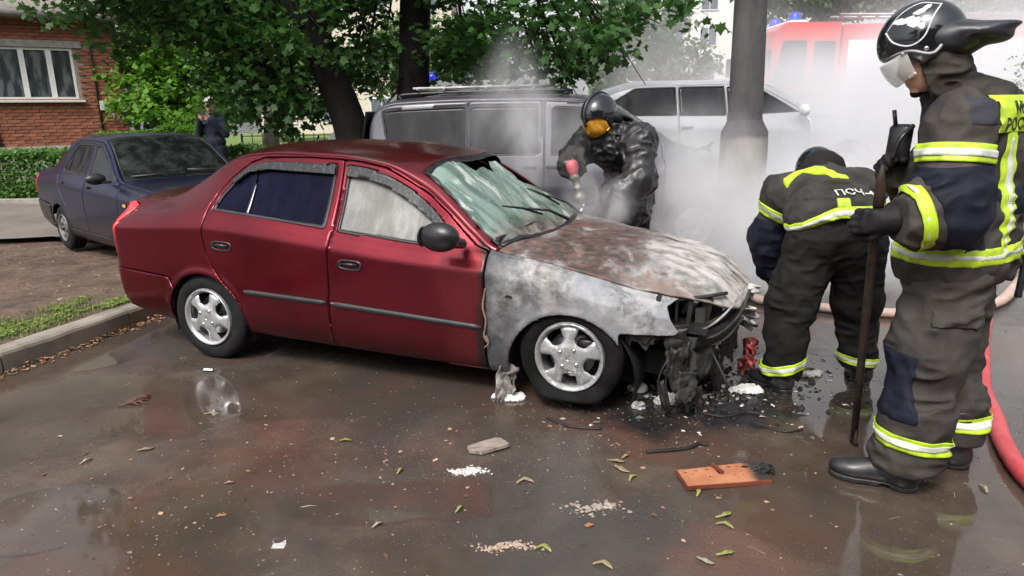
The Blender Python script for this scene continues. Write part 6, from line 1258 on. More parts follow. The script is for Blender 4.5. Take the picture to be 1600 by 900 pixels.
# ---------------------------------------------------------------- near firefighter on the right, seen from his left and behind
F1 = empty('person', (1.80, 2.78, 0), label='near firefighter in grey turnout gear and long-brimmed black helmet holding an iron bar', cat='person')
def rel(o, root):      # garments are modelled in world coordinates
    for q in bpy.data.objects:
        if q.parent == root: q.location = (q.location[0] - root.location[0], q.location[1] - root.location[1], q.location[2] - root.location[2])
J = dict(hl=(1.745, 2.70, .90), kl=(1.655, 2.63, .53), al=(1.60, 2.60, .10), hr=(1.90, 2.92, .90), kr=(1.93, 2.90, .50), ar=(1.945, 2.78, .10), pel=(1.83, 2.81, .95), wa=(1.825, 2.80, 1.12), ch=(1.815, 2.79, 1.36), nk=(1.745, 2.775, 1.56),
         sl=(1.655, 2.60, 1.475), el=(1.60, 2.52, 1.185), wl=(1.415, 2.540, 1.135), sr=(1.915, 2.955, 1.475), er=(1.80, 3.05, 1.20), wr=(1.63, 2.94, 1.27))
FD = nrm((-.66, .75, 0)); LD = nrm((-.75, -.66, 0)); RF = frame(FD)
H1 = frame((-.80, .44, -.40)); hc1 = np.array([1.575, 2.755, 1.755])
B = SD(.04); B.chain([J['pel'], J['wa'], J['ch'], J['nk']], [.13, .125, .14, .06]).cap(J['sl'], J['sr'], .07, .07, k=.06); B.cap(J['nk'], hc1 + [.02, 0, -.06], .058, .055)
for a, b, c in (('hl', 'kl', 'al'), ('hr', 'kr', 'ar')): B.chain([J[a], J[b], J[c]], [.085, .058, .042])
for a, b, c in (('sl', 'el', 'wl'), ('sr', 'er', 'wr')): B.chain([J[a], J[b], J[c]], [.055, .042, .030])
head_sd(B, hc1 + H1 @ np.array([.0, 0, -.045]), H1)
hand(B, J['wl'], (-.95, .05, -.05), (.1, .95, -.1), thumb=1, curl=(.9, 1.0, .7), r=.0095, sc=.95); hand(B, J['wr'], (-.7, -.3, .5), (-.2, -.9, -.2), thumb=1, curl=(.6, .8, .6), r=.0095, sc=.95)
body_mesh(F1, B, (1.25, 2.35, .04), (2.15, 3.2, 1.95), .010, hc1)
# boots first, then the trouser legs over them
boot(F1, None, (1.655, 2.555, 0), (1.378, 2.712, 0)); boot(F1, None, (1.985, 2.735, 0), (1.72, 2.86, 0))
T = SD(.045); T.ell((1.83, 2.81, .90), (.165, .215, .16), RF)
T.chain([(1.765, 2.70, .86), (1.675, 2.64, .56), (1.645, 2.60, .34), (1.625, 2.60, .13)], [.148, .130, .122, .126]); T.chain([(1.915, 2.90, .86), (1.935, 2.89, .52), (1.945, 2.83, .30), (1.945, 2.79, .10)], [.145, .122, .112, .112])
T.ell((1.72, 2.575, .66), (.085, .03, .105), frame((-.5, -.86, 0)) @ rotm(0, 0, PI / 2), k=.02)      # cargo pocket
T.post.append(folds(1.0, .019, 6.5, 11.0, k2=1.0))
TL = ((1.35, 2.35, .05), (2.2, 3.15, 1.05))
tr = garment('trousers', T, *TL, .0085, M_TROU, F1, region=lambda X, Y, Z: np.maximum(Z - 1.0, .105 + .10 * np.clip((X - 1.66) * 1.2, -.1, .2) - Z))
band('reflective_band', T, (1.635, 2.60, .235), (.10, .0, 1), .030, .19, .007, tr); band('reflective_band', T, (1.945, 2.82, .22), (.02, 0, 1), .028, .16, .007, tr)
garment('knee_pad', T, (1.45, 2.4, .30), (1.75, 2.85, .62), .008, M_NAVY, tr, region=lambda X, Y, Z: np.maximum(np.maximum(X - 1.575, .33 - Z), Z - .60), off=.004)
garment('pocket_flap', T, (1.55, 2.40, .70), (1.85, 2.62, .80), .006, M_TROU, tr, region=box_region((1.72, 2.52, .745), frame((-.5, -.86, 0)) @ np.eye(3), (.09, .10, .028)), off=.008)
K = SD(.05); K.ell((1.835, 2.80, .96), (.205, .275, .22), RF); K.ell((1.83, 2.79, 1.555), (.125, .175, .105), RF); K.ell((1.845, 2.80, 1.15), (.185, .245, .20), RF); K.ell((1.86, 2.805, 1.36), (.185, .255, .19), RF); K.ell((1.85, 2.80, 1.47), (.160, .235, .13), RF)
K.cap(J['sl'], J['sr'], .105, .105, k=.06); K.chain([J['sl'], (1.612, 2.54, 1.24), (1.605, 2.515, 1.165)], [.118, .114, .106]); K.chain([(1.605, 2.515, 1.165), (1.50, 2.525, 1.147), (1.425, 2.540, 1.137)], [.106, .090, .076])
K.chain([J['sr'], J['er'], J['wr']], [.11, .098, .072]); K.cap((1.77, 2.775, 1.53), (1.70, 2.765, 1.645), .105, .098, k=.04)
K.post.append(folds(5.0, .018, 7.0, 10.0, k2=1.0))
hem = lambda X, Y, Z: .855 - .06 * (X - 1.6) * 0 + .012 * np.sin(X * 14) - Z
hemr = lambda X, Y, Z: np.maximum(hem(X, Y, Z), np.maximum((J['wl'][0] + .012) - X, -9))
jk = garment('jacket', K, (1.36, 2.30, .80), (2.2, 3.22, 1.80), .0085, M_JACK, F1, region=lambda X, Y, Z: np.maximum(hemr(X, Y, Z), (Z - 1.66) + .25 * (X - 1.75)))
# navy forearm and elbow, waist belt, dark collar lining, shoulder panel
garment('sleeve_reinforcement', K, (1.38, 2.33, 1.00), (1.78, 2.66, 1.37), .0075, M_NAVY, jk, off=.0035, region=lambda X, Y, Z: np.maximum(np.maximum(Z - 1.338 - .08 * (X - 1.6), 1.530 - X + .3 * (1.14 - Z)), Y - 2.62))
garment('waist_belt', K, (1.50, 2.35, 1.08), (2.15, 3.15, 1.30), .0085, M_NAVY, jk, off=.004, region=lambda X, Y, Z: np.maximum(np.maximum(np.abs(Z - 1.185 - .05 * (X - 1.8)) - .055, 1.70 - X), 2.585 - Y))
garment('shoulder_panel', K, (1.5, 2.4, 1.35), (1.85, 2.9, 1.62), .0085, cloth('faded_blue_grey', (.024, .025, .032), (.042, .043, .052)), jk, off=.003, region=lambda X, Y, Z: np.maximum(np.maximum(np.abs(X - 1.70) - .085, 1.47 - Z), Z - 1.575))
band('sleeve_band', K, (1.60, 2.55, 1.375), (.08, .12, 1), .034, .15, .007, jk, clip=lambda X, Y, Z: X - 1.735); band('cuff_band', K, (1.490, 2.532, 1.145), (1, -.08, .26), .024, .125, .005, jk)
hb = garment('hem_band', K, (1.5, 2.4, .86), (2.2, 3.15, 1.06), .008, M_LIME, jk, off=.0045, region=lambda X, Y, Z: np.abs(Z - .985 - .03 * (X - 1.8)) - .036); garment('silver_tape', K, (1.5, 2.4, .88), (2.2, 3.15, 1.04), .008, M_SILT, hb, off=.0065, region=lambda X, Y, Z: np.abs(Z - .985 - .03 * (X - 1.8)) - .013)
# the back faces right: vertical band and lime name patch
bn = -FD
bx = lambda X, Y: (X - 1.86) * bn[0] + (Y - 2.80) * bn[1]; lx_ = lambda X, Y: (X - 1.86) * LD[0] + (Y - 2.80) * LD[1]
vb_ = garment('back_band', K, (1.8, 2.4, .92), (2.15, 3.0, 1.46), .007, M_LIME, jk, off=.0045, region=lambda X, Y, Z: np.maximum(np.maximum(np.abs(lx_(X, Y) - .125) - .030, -bx(X, Y)), np.maximum(.965 - Z, Z - 1.45))); garment('silver_tape', K, (1.8, 2.4, .94), (2.15, 3.0, 1.44), .007, M_SILT, vb_, off=.0065, region=lambda X, Y, Z: np.maximum(np.maximum(np.abs(lx_(X, Y) - .125) - .013, -bx(X, Y)), np.maximum(.985 - Z, Z - 1.43)))
S_p = SD(.05); S_p.p = K.p; S_p.post = []
pt = garment('name_patch', K, (1.75, 2.35, 1.38), (2.25, 3.2, 1.66), .0065, M_LIME, jk, off=.007, region=lambda X, Y, Z: np.maximum(np.maximum(np.abs(lx_(X, Y) - .045) - .215, .0 - bx(X, Y)), np.abs(Z - 1.512) - .068))
def wrap(S, c, nrm_, lat, off=.012):
    """drops flat lettering onto the garment surface"""
    c = np.array(c, float); n = nrm(nrm_); l = nrm(lat); u = np.cross(n, l) 
    def bend(co):
        P0 = c + co[:, :1] * l + co[:, 1:2] * u + n * .16; t = np.zeros(len(co))
        for _ in range(24):
            Q = P0 - n * t[:, None]; d = S.ev(Q[:, 0], Q[:, 1], Q[:, 2], off); t += np.clip(d, -.02, .05) * .8
        return P0 - n * t[:, None]
    return bend
M_INK = simple('black_print', (.010, .012, .008), .7)
for ln, dz in (('МЧС', .020), ('РОССИИ', -.040)):
    text_obj('lettering', ln, .060, M_INK, pt, (0, 0, 0), (0, 0, 0), .0, bold=.0016, sx=1.05, bend=wrap(K, (np.array([1.86, 2.80, 1.512 + dz]) + bn * .1 + LD * .06), bn, -LD * -1 if 0 else np.cross((0, 0, 1), bn), .009))
# gloves round the bar, hood collar, helmet
G = SD(.02); hand(G, (1.408, 2.540, 1.135), (-1, .12, -.05), (.05, 1, -.1), thumb=1, curl=(.75, 1.05, .75), r=.0145, sc=1.06); G.cap((1.418, 2.540, 1.137), (1.392, 2.542, 1.134), .054, .043, k=.02)
garment('glove', G, (1.22, 2.43, 1.02), (1.47, 2.68, 1.25), .0045, M_GLOVE, F1, it=1)
G = SD(.02); hand(G, (1.62, 2.93, 1.275), (-.7, -.35, .55), (-.3, -.9, -.2), thumb=1, curl=(.6, .8, .6), r=.0145, sc=1.05); G.cap((1.66, 2.955, 1.255), (1.615, 2.93, 1.28), .055, .042, k=.02)
garment('glove', G, (1.42, 2.72, 1.15), (1.72, 3.05, 1.5), .006, M_GLOVE, F1)
C_ = SD(.03); C_.cap(hc1 + H1 @ np.array([-.035, 0, -.07]), (1.74, 2.775, 1.545), .098, .088); C_.cap(hc1 + H1 @ np.array([.035, 0, -.125]), (1.69, 2.77, 1.54), .05, .07); C_.post.append(folds(3, .018, 9, 18, .05, k2=.9))
garment('hood_collar', C_, (1.42, 2.55, 1.45), (1.92, 2.98, 1.80), .007, cloth('hood_cloth', (.034, .030, .026), (.070, .060, .050), seed=12), F1, region=lambda X, Y, Z: -( (X - hc1[0]) * -H1[0, 0] * 1 + (Y - hc1[1]) * -H1[1, 0] + (Z - hc1[2]) * -H1[2, 0]) - .030)
fire_helmet(F1, hc1 + H1 @ np.array([-.005, 0, .035]), H1, brim=True, visor=(M_VCLR, .045, -.135, -.035), decal=True)
# radio / lamp at the chest and a tool on the belt at the back
mb = MB(); mb.box((1.585, 2.86, 1.40), (.05, .09, .15), rotm(0, .1, .5), bev=.015); mb.tube([(1.57, 2.87, 1.46), (1.555, 2.87, 1.53)], .008, 6); mb.tube(cr([(1.60, 2.80, 1.47), (1.545, 2.78, 1.42), (1.53, 2.80, 1.34)], 6), .010, 6); mb.ob('radio', M_DARKP, F1, True)
mb = MB(); mb.tube(cr([(2.03, 2.73, 1.20), (2.07, 2.72, 1.05), (2.075, 2.72, .90), (2.07, 2.72, .78)], 6), .014, 8); mb.box((2.06, 2.72, 1.18), (.07, .06, .12), rotm(0, 0, .5), bev=.015); mb.ob('belt_tool', M_DARKP, F1, True)
rel(None, F1)
# the iron bar he holds
bar = empty('iron_bar', (1.366, 2.595, 0), label='rusty iron pry bar held upright in the near firefighter glove', cat='tool')
m, g, p = newmat('rusty_iron'); n_ = g.noise(22, 6, .65, g.coord()); P(p, g, color=g.mix(g.mr(n_, .35, .65), (.022, .018, .016), (.060, .035, .026)), metal=.3, rough=.6, normal=g.bump(n_, .4, .003)); M_RUST = m
mb = MB(); mb.tube([(.231, .369, .02), (.158, .245, .42), (.048, .050, .98), (.010, -.022, 1.18)], [.016, .0165, .017, .016], 10); mb.ob('shaft', M_RUST, bar, True)
mb = MB(); mb.tube([(.012, -.018, 1.17), (.006, -.030, 1.20), (-.008, -.053, 1.27), (-.020, -.076, 1.34)], [.018, .022, .018, .006], 8); mb.ob('point', M_RUST, bar, True); mb = MB(); mb.tube([(.217, .345, .10), (.230, .368, .03), (.240, .375, .004)], [.018, .024, .030], 8, flat=.5); mb.ob('claw', M_RUST, bar, True)

# ---------------------------------------------------------------- firefighter bending over the front of the car, seen from behind
F2 = empty('person', (1.72, 3.66, 0), label='firefighter in dark gear bending over the burnt engine, his back turned', cat='person')
Q = dict(hl=(1.62, 3.66, .86), kl=(1.545, 3.70, .47), al=(1.515, 3.66, .09), hr=(1.86, 3.66, .86), kr=(1.945, 3.74, .47), ar=(1.99, 3.76, .09), pel=(1.74, 3.66, .92), wa=(1.74, 3.78, 1.04), ch=(1.77, 4.02, 1.10), nk=(1.84, 4.20, 1.12),
         sl=(1.60, 4.02, 1.06), el=(1.555, 4.12, .80), wl=(1.60, 4.18, .58), sr=(2.06, 4.05, 1.06), er=(2.10, 4.20, .84), wr=(1.95, 4.30, .62))
H2 = frame((-.12, .75, -.65)); hc2 = np.array([1.905, 4.30, 1.165])
B = SD(.04); B.chain([Q['pel'], Q['wa'], Q['ch'], Q['nk']], [.13, .125, .14, .06]).cap(Q['sl'], Q['sr'], .07, .07, k=.06); B.cap(Q['nk'], hc2, .058, .055)
for a, b, c in (('hl', 'kl', 'al'), ('hr', 'kr', 'ar')): B.chain([Q[a], Q[b], Q[c]], [.085, .058, .042])
for a, b, c in (('sl', 'el', 'wl'), ('sr', 'er', 'wr')): B.chain([Q[a], Q[b], Q[c]], [.055, .042, .030])
head_sd(B, hc2, H2); hand(B, Q['wl'], (.1, .3, -1), (.9, .2, .1), -1, (.4, .5, .4), .0095, .95); hand(B, Q['wr'], (-.3, .1, -1), (-.9, .2, .1), 1, (.4, .5, .4), .0095, .95)
body_mesh(F2, B, (1.35, 3.45, .03), (2.3, 4.6, 1.4), .011, hc2)
boot(F2, None, (1.535, 3.575, 0), (1.395, 3.80, 0)); boot(F2, None, (1.985, 3.665, 0), (2.06, 3.93, 0))
T = SD(.05); T.ell((1.74, 3.65, .87), (.215, .155, .165)); T.chain([(1.64, 3.66, .84), (1.555, 3.69, .50), (1.525, 3.66, .30), (1.515, 3.65, .10)], [.150, .118, .100, .098]); T.chain([(1.85, 3.66, .84), (1.935, 3.73, .50), (1.965, 3.74, .30), (1.985, 3.745, .10)], [.150, .118, .098, .095])
T.ell((1.475, 3.67, .60), (.035, .085, .10), k=.02); T.post.append(folds(11.0, .017, 7, 10.0, k2=1.0))
tr = garment('trousers', T, (1.3, 3.35, .05), (2.2, 3.98, 1.1), .0085, M_BLKCL, F2, region=lambda X, Y, Z: np.maximum(Z - .98, .10 - Z))
band('reflective_band', T, (1.52, 3.655, .155), (-.25, 0, 1), .027, .15, .007, tr); band('reflective_band', T, (1.985, 3.745, .15), (.1, 0, 1), .024, .135, .007, tr)
K = SD(.05); K.ell((1.74, 3.70, .98), (.248, .195, .15)); K.cap((1.74, 3.74, 1.00), (1.78, 4.02, 1.065), .165, .165); K.ell((1.66, 3.95, 1.04), (.13, .16, .12)); K.ell((1.88, 3.95, 1.04), (.15, .17, .125)); K.cap(Q['sl'], Q['sr'], .11, .11, k=.06)
K.chain([Q['sl'], Q['el'], Q['wl']], [.115, .098, .072]); K.chain([Q['sr'], Q['er'], Q['wr']], [.115, .098, .072]); K.cap((1.82, 4.12, 1.09), (1.87, 4.22, 1.12), .10, .095); K.post.append(folds(15.0, .020, 7, 10.0, k2=.8))
jreg = lambda X, Y, Z: np.maximum(.922 + .03 * np.clip(1.74 - X, -.2, 1) * -1 - Z - 5.0 * np.clip(Y - 3.80, 0, 1), 3.52 - Y)
jk = garment('jacket', K, (1.38, 3.48, .50), (2.3, 4.50, 1.32), .0085, cloth('dark_grey_turnout', (.024, .022, .021), (.048, .044, .040), (.06, .052, .046), seed=14), F2, region=jreg)
garment('sleeve_reinforcement', K, (1.40, 3.9, .52), (1.72, 4.35, .98), .0085, M_NAVY, jk, off=.004, region=lambda X, Y, Z: np.maximum(Z - .915, X - 1.70))
band('sleeve_band', K, (1.585, 4.045, .955), (.30, -.30, 1), .032, .155, .007, jk); band('sleeve_band', K, (2.07, 4.09, .98), (-.2, -.4, 1), .030, .15, .008, jk)
zb2 = lambda X: 1.022 - 1.15 * np.clip(1.70 - X, 0, 1) ** 1.5
lb = garment('back_band', K, (1.38, 3.42, .80), (2.2, 3.75, 1.15), .0065, M_LIME, jk, off=.0075, region=lambda X, Y, Z: np.maximum(np.abs(Z - zb2(X)) - .029, Y - 3.72)); garment('silver_tape', K, (1.38, 3.42, .80), (2.2, 3.75, 1.15), .0065, M_SILT, lb, off=.0105, region=lambda X, Y, Z: np.maximum(np.abs(Z - zb2(X)) - .015, Y - 3.71))
garment('back_band_stub', K, (1.6, 3.42, 1.0), (1.85, 3.75, 1.15), .006, M_LIME, jk, off=.0075, region=lambda X, Y, Z: np.maximum(np.maximum(np.abs(X - 1.705) - .032, np.abs(Z - 1.068) - .024), Y - 3.75))
for c_, a_, hh in (((1.615, 3.91, 1.15), .37, (.080, .022, .14)), ((1.705, 3.815, 1.13), -1.22, (.130, .036, .14)), ((1.755, 3.705, 1.11), .15, (.050, .018, .14))):
    garment('yoke_band', K, (1.42, 3.55, 1.0), (1.95, 4.15, 1.35), .006, M_LIME, jk, off=.0085, region=box_region(c_, rotm(0, 0, a_), hh))
text_obj('lettering', 'ПСЧ-49', .070, M_SILT, jk, (0, 0, 0), (0, 0, 0), 0, bold=.001, sx=1.0, bend=wrap(K, (1.80, 3.66, 1.00), (0, -.62, .78), (1, 0, 0), .009))
for w_, dv, nv, tb in ((Q['wl'], (.15, .35, -1), (.9, .1, .1), -1), (Q['wr'], (-.3, .2, -1), (-.9, .1, .1), 1)):
    G = SD(.02); hand(G, w_, dv, nv, tb, (.45, .6, .5), .0140, 1.05); G.cap(np.array(w_) + [0, -.01, .04], w_, .056, .042, k=.02); c_ = np.array(w_) + [0, 0, -.06]; garment('glove', G, c_ - .17, c_ + .17, .006, M_GLOVE, F2)
C_ = SD(.04); C_.ell(hc2 + [0, -.06, .0], (.128, .12, .125)); C_.cap((1.80, 4.12, 1.11), hc2 + [0, -.02, -.03], .10, .105); C_.post.append(folds(3, .008, 8, 12, .04)); garment('hood', C_, (1.6, 4.0, .95), (2.15, 4.5, 1.4), .008, M_BLKCL, F2)
fire_helmet(F2, hc2 + np.array([-.01, .02, .015]), frame((-.1, .62, -.45)), sc=.92, brim=False, visor=None)
rel(None, F2)

# ---------------------------------------------------------------- firefighter in black leather behind the bonnet
F3 = empty('person', (.88, 5.42, 0), label='firefighter in black leather jacket and amber visor aiming a hose nozzle at the windscreen', cat='person')
W = dict(hl=(.80, 5.34, .88), kl=(.78, 5.42, .48), al=(.78, 5.5, .09), hr=(.99, 5.46, .88), kr=(1.0, 5.52, .48), ar=(1.0, 5.58, .09), pel=(.91, 5.42, .92), wa=(.895, 5.37, 1.06), ch=(.82, 5.27, 1.24), nk=(.74, 5.22, 1.40),
         sl=(.935, 5.12, 1.325), el=(.93, 5.00, 1.06), wl=(.66, 4.93, .93), sr=(.59, 5.33, 1.32), er=(.455, 5.15, 1.20), wr=(.435, 4.98, 1.155))
H3 = frame((-.62, -.50, -.60)); hc3 = np.array([.665, 5.17, 1.50])
B = SD(.04); B.chain([W['pel'], W['wa'], W['ch'], W['nk']], [.13, .125, .14, .06]).cap(W['sl'], W['sr'], .07, .07, k=.06); B.cap(W['nk'], hc3, .058, .055)
for a, b, c in (('hl', 'kl', 'al'), ('hr', 'kr', 'ar')): B.chain([W[a], W[b], W[c]], [.085, .058, .042])
for a, b, c in (('sl', 'el', 'wl'), ('sr', 'er', 'wr')): B.chain([W[a], W[b], W[c]], [.055, .042, .030])
head_sd(B, hc3 + H3 @ np.array([0, 0, -.03]), H3); hand(B, W['wl'], (-1, .1, -.4), (.1, .3, .9), -1, (.7, .9, .6), .0095, .95); hand(B, W['wr'], (.2, -1, -.1), (.6, 0, -.8), 1, (.8, 1, .6), .0095, .95)
body_mesh(F3, B, (.25, 4.7, .03), (1.25, 5.8, 1.75), .011, hc3)
boot(F3, None, (.80, 5.55, 0), (.70, 5.30, 0), .009); boot(F3, None, (1.02, 5.62, 0), (.94, 5.36, 0), .009)
T = SD(.05); T.ell((.90, 5.42, .88), (.19, .17, .15)); T.chain([W['hl'], W['kl'], W['al']], [.135, .11, .10]); T.chain([W['hr'], W['kr'], W['ar']], [.135, .11, .10]); T.post.append(folds(21.0, .014, 5, 10)); garment('trousers', T, (.5, 5.0, .05), (1.3, 5.85, 1.1), .012, M_BLKCL, F3, region=lambda X, Y, Z: np.maximum(Z - 1, .1 - Z))
K = SD(.05); K.ell((.925, 5.42, .86), (.195, .20, .22)); K.ell((.91, 5.38, 1.05), (.185, .195, .20)); K.ell((.83, 5.29, 1.24), (.195, .19, .17)); K.cap(W['sl'], W['sr'], .105, .095, k=.06); K.chain([W['sl'], W['el'], (.70, 4.945, .945)], [.115, .100, .078]); K.chain([W['sr'], W['er'], (.44, 5.02, 1.165)], [.10, .088, .082]); K.cap((.78, 5.24, 1.36), (.735, 5.215, 1.43), .105, .10, k=.03)
K.post.append(folds(25.0, .020, 8.5, 10.0, k2=1.2)); jk = garment('jacket', K, (.28, 4.75, .60), (1.25, 5.75, 1.52), .0075, M_LEATH, F3, region=lambda X, Y, Z: np.maximum(.66 - Z, (Z - 1.46)))
garment('cuff', K, (.30, 4.85, 1.04), (.60, 5.14, 1.30), .007, M_JACK, jk, off=.006, region=lambda X, Y, Z: np.maximum(Y - 5.09, 4.955 - Y))
G = SD(.02); hand(G, (.665, 4.935, .935), (-1, .05, -.42), (.1, .35, .9), -1, (.55, .85, .6), .0145, 1.05); G.cap((.72, 4.95, .95), (.66, 4.935, .93), .056, .043, k=.02); garment('glove', G, (.46, 4.8, .78), (.78, 5.1, 1.1), .0055, M_GLOVE, F3)
G = SD(.02); hand(G, (.437, 5.0, 1.165), (.15, -1, -.15), (.6, 0, -.8), 1, (.8, 1, .6), .0145, 1.02); garment('glove', G, (.30, 4.8, 1.02), (.62, 5.1, 1.3), .0055, M_GLOVE, F3)
C_ = SD(.03); C_.cap(hc3 + H3 @ np.array([-.02, 0, -.06]), (.75, 5.22, 1.40), .095, .10); C_.ell(hc3 + H3 @ np.array([.03, 0, -.085]), (.075, .08, .06), H3); garment('balaclava', C_, (.45, 4.95, 1.25), (.95, 5.4, 1.65), .008, cloth('dark_balaclava', (.02, .02, .02), (.05, .048, .045)), F3)
C_ = SD(.02); C_.ell((.80, 5.235, 1.505), (.125, .125, .024), frame((.9, .3, -.32))); C_.ell((.74, 5.215, 1.50), (.09, .125, .05), frame((.9, .3, -.5))); garment('neck_flap', C_, hc3 - .3, hc3 + .3, .009, M_LEATH, F3)
fire_helmet(F3, hc3 + H3 @ np.array([0, 0, .030]), H3, brim=False, ridge=True, visor=(M_VORG, .020, -.105, .052), fo=.115)
rel(None, F3)
nz = empty('hose_nozzle', (.47, 4.93, 1.0), label='grey metal hose nozzle with a pink hose end in the leather-jacketed firefighter hand', cat='nozzle')
M_PINK = simple('pink_hose_rubber', (.42, .10, .12), .5, var=.25, nscale=14, bump=.15); M_NOZ = simple('worn_nozzle_metal', (.24, .22, .19), .45, metal=.6, var=.4, nscale=30)
def axm(mb, a, b): a = np.array(a, float); d = np.array(b, float) - a; return np.array(mb.v) @ rot_to(d).T + a
n0, n1 = np.array([-.035, -.03, .175]), np.array([.035, -.03, -.10])
mb = MB(); mb.lathe([(0, -.04), (.03, -.036), (.043, -.015), (.045, .02), (.036, .05), (.032, .07)], 18); ob('hose_end', axm(mb, n0, n1), mb.f, M_PINK, nz, True)
mb = MB(); mb.lathe([(.030, .06), (.034, .065), (.034, .10), (.028, .105), (.028, .15), (.033, .155), (.033, .165), (.028, .17), (.030, .20), (.042, .215), (.044, .235), (.036, .245), (.033, .28), (.0, .285)], 20); ob('nozzle_body', axm(mb, n0, n1), mb.f, M_NOZ, nz, True)
mb = MB(); S_ = SD(.005); mb.lathe([(0, -.018), (.014, -.012), (.018, 0), (.014, .012), (0, .018)], 14, (.045, -.06, -.105)); mb.ob('valve_knob', M_STEEL, nz, True); mb = MB(); mb.tube([(.045, -.06, -.11), (.02, -.065, -.15), (.0, -.065, -.185)], [.010, .007, .006], 8); mb.ob('lever', M_CHROME, nz, True)

# ---------------------------------------------------------------- people far behind
def far_person(loc, rz, label, coat, trou, cap=None, phone=True, lean=0.0, hgt=1.0):
    r = empty('person', loc, rz, label=label, cat='person'); S = SD(.04); z = lambda q: q * hgt
    S.ell((0, 0, z(1.0)), (.14, .19, .16)); S.ell((0, 0, z(1.25)), (.14, .21, .2)); S.cap((0, -.16, z(1.42)), (0, .16, z(1.42)), .08)
    for s in (-1, 1):
        S.chain([(0, s * .20, z(1.40)), (.06, s * .27, z(1.14)), (.24, s * .10, z(1.40) if phone else z(1.05))], [.07, .06, .045])
    S.post.append(folds(31 + rz, .010, 6, 10)); garment('coat', S, (-.3, -.45, .75), (.4, .45, 1.6), .014, coat, r, region=lambda X, Y, Z: .84 - Z)
    B = SD(.03); B.cap((0, 0, 1.0), (0, 0, 1.42), .11, .10); B.cap((0, 0, 1.42), (.02, 0, z(1.56)), .05); hc = np.array([.03, 0, z(1.66)]); head_sd(B, hc, np.eye(3)); 
    for s in (-1, 1): B.chain([(0, s * .10, .9), (.02, s * .11, .5), (0, s * .12, .09)], [.085, .06, .045]); B.cap((0, s * .12, .05), (.16, s * .13, .04), .045, .04); hand(B, (.24, s * .10, z(1.40) if phone else z(1.02)), (.3, -s * .6, .7) if phone else (.2, 0, -1), (-.6, -s * .4, .3), s, r=.009)
    body_mesh(r, B, (-.3, -.4, -.01), (.45, .4, 1.85), .012, hc, .15, [(.28, .07, z(1.45)), (.28, -.07, z(1.45))] if phone else [], base=trou)
    T = SD(.04); T.ell((0, 0, .92), (.13, .17, .13)); [T.chain([(0, s * .10, .86), (.02, s * .11, .5), (0, s * .12, .10)], [.11, .085, .075]) for s in (-1, 1)]; garment('trousers', T, (-.3, -.4, .05), (.4, .4, 1.1), .014, trou, r, region=lambda X, Y, Z: .07 - Z)
    if cap is not None:
        S = SD(.01); S.ell(hc + [-.01, 0, .055], (.105, .088, .085)); S.ell(hc + [.10, 0, .06], (.07, .065, .012)); garment('cap', S, hc - .2, hc + .25, .01, cap, r, region=lambda X, Y, Z: (hc[2] + .045) - Z)
    if phone: mb = MB(); mb.box((.31, 0, z(1.52)), (.012, .15, .075), bev=.004); mb.ob('phone', M_DARKP, r)
    return r
M_DNAVY = cloth('dark_navy_coat', (.014, .016, .030), (.026, .030, .052)); M_CAPL = simple('pale_cap', (.42, .43, .38), .8)
far_person((-5.42, 13.0, .10), -1.75, 'bystander in dark navy jacket and pale cap, hands raised to his face', M_DNAVY, M_DNAVY, M_CAPL)
# ================================================================== THINGS ON THE GROUND
def hosething(name, label, path, r, mat, n=12, z=None):
    p = cr(path, 14); b = p[0].copy(); b[2] = 0; o = empty(name, tuple(b), label=label, cat='hose'); seg = p - b
    rr = r * (1 + .02 * np.sin(np.arange(len(p)) * .9)); mb = MB(); mb.tube(seg, rr, n, flat=.88); mb.ob('hose_jacket', mat, o, True)
    e = seg[-1]; mb = MB(); d = nrm(seg[-1] - seg[-3]); mb.lathe([(0, 0), (r * 1.15, 0), (r * 1.2, .05), (r * 1.05, .06), (0, .06)], 14); ob('coupling', np.array(mb.v) @ rot_to(d).T + e, mb.f, M_STEEL, o, True); return o
m, g, p = newmat('red_hose_fabric'); co = g.coord(); n_ = g.noise(9, 5, .6, co); P(p, g, color=g.mix(g.mr(n_, .35, .7), (.42, .04, .05), (.52, .09, .095)), rough=.5, normal=g.bump(g.noise(220, 3, .6, co), .3, .003)); M_HOSE = m
r_ = .040
hosething('fire_hose', 'thick red fire hose curving over the wet ground behind the near firefighter', [(x, y, r_ * .9) for x, y in [(4.6, 6.6), (3.9, 5.5), (3.445, 4.792), (3.10, 4.31), (2.80, 3.86), (2.56, 3.488), (2.39, 3.15), (2.27, 2.93), (2.17, 2.70), (2.12, 2.526), (2.06, 2.2), (2.1, 1.8), (2.3, 1.0), (2.7, -.2), (3.2, -1.8)]], r_, M_HOSE, 16)
hosething('fire_hose', 'flat pale pinkish hose lying behind the legs of the bending firefighter', [(x, y, .035) for x, y in [(1.2, 6.1), (1.7, 5.7), (2.12, 5.30), (2.283, 5.20), (2.431, 5.13), (2.6, 5.04), (3.1, 4.95), (3.8, 5.2), (4.8, 6.2), (6.5, 7.6), (9.0, 8.6)]], .042, simple('pale_hose_fabric', (.42, .30, .25), .7, var=.2))
def solo(name, V, F, mat, label, cat, group=None, smooth=False, solid=0.0, loc=(0, 0, 0), rz=0.0): o = ob(name, V, F, mat, None, smooth, solid=solid, loc=loc, rot=(0, 0, rz)); return tag(o, label, cat, group)
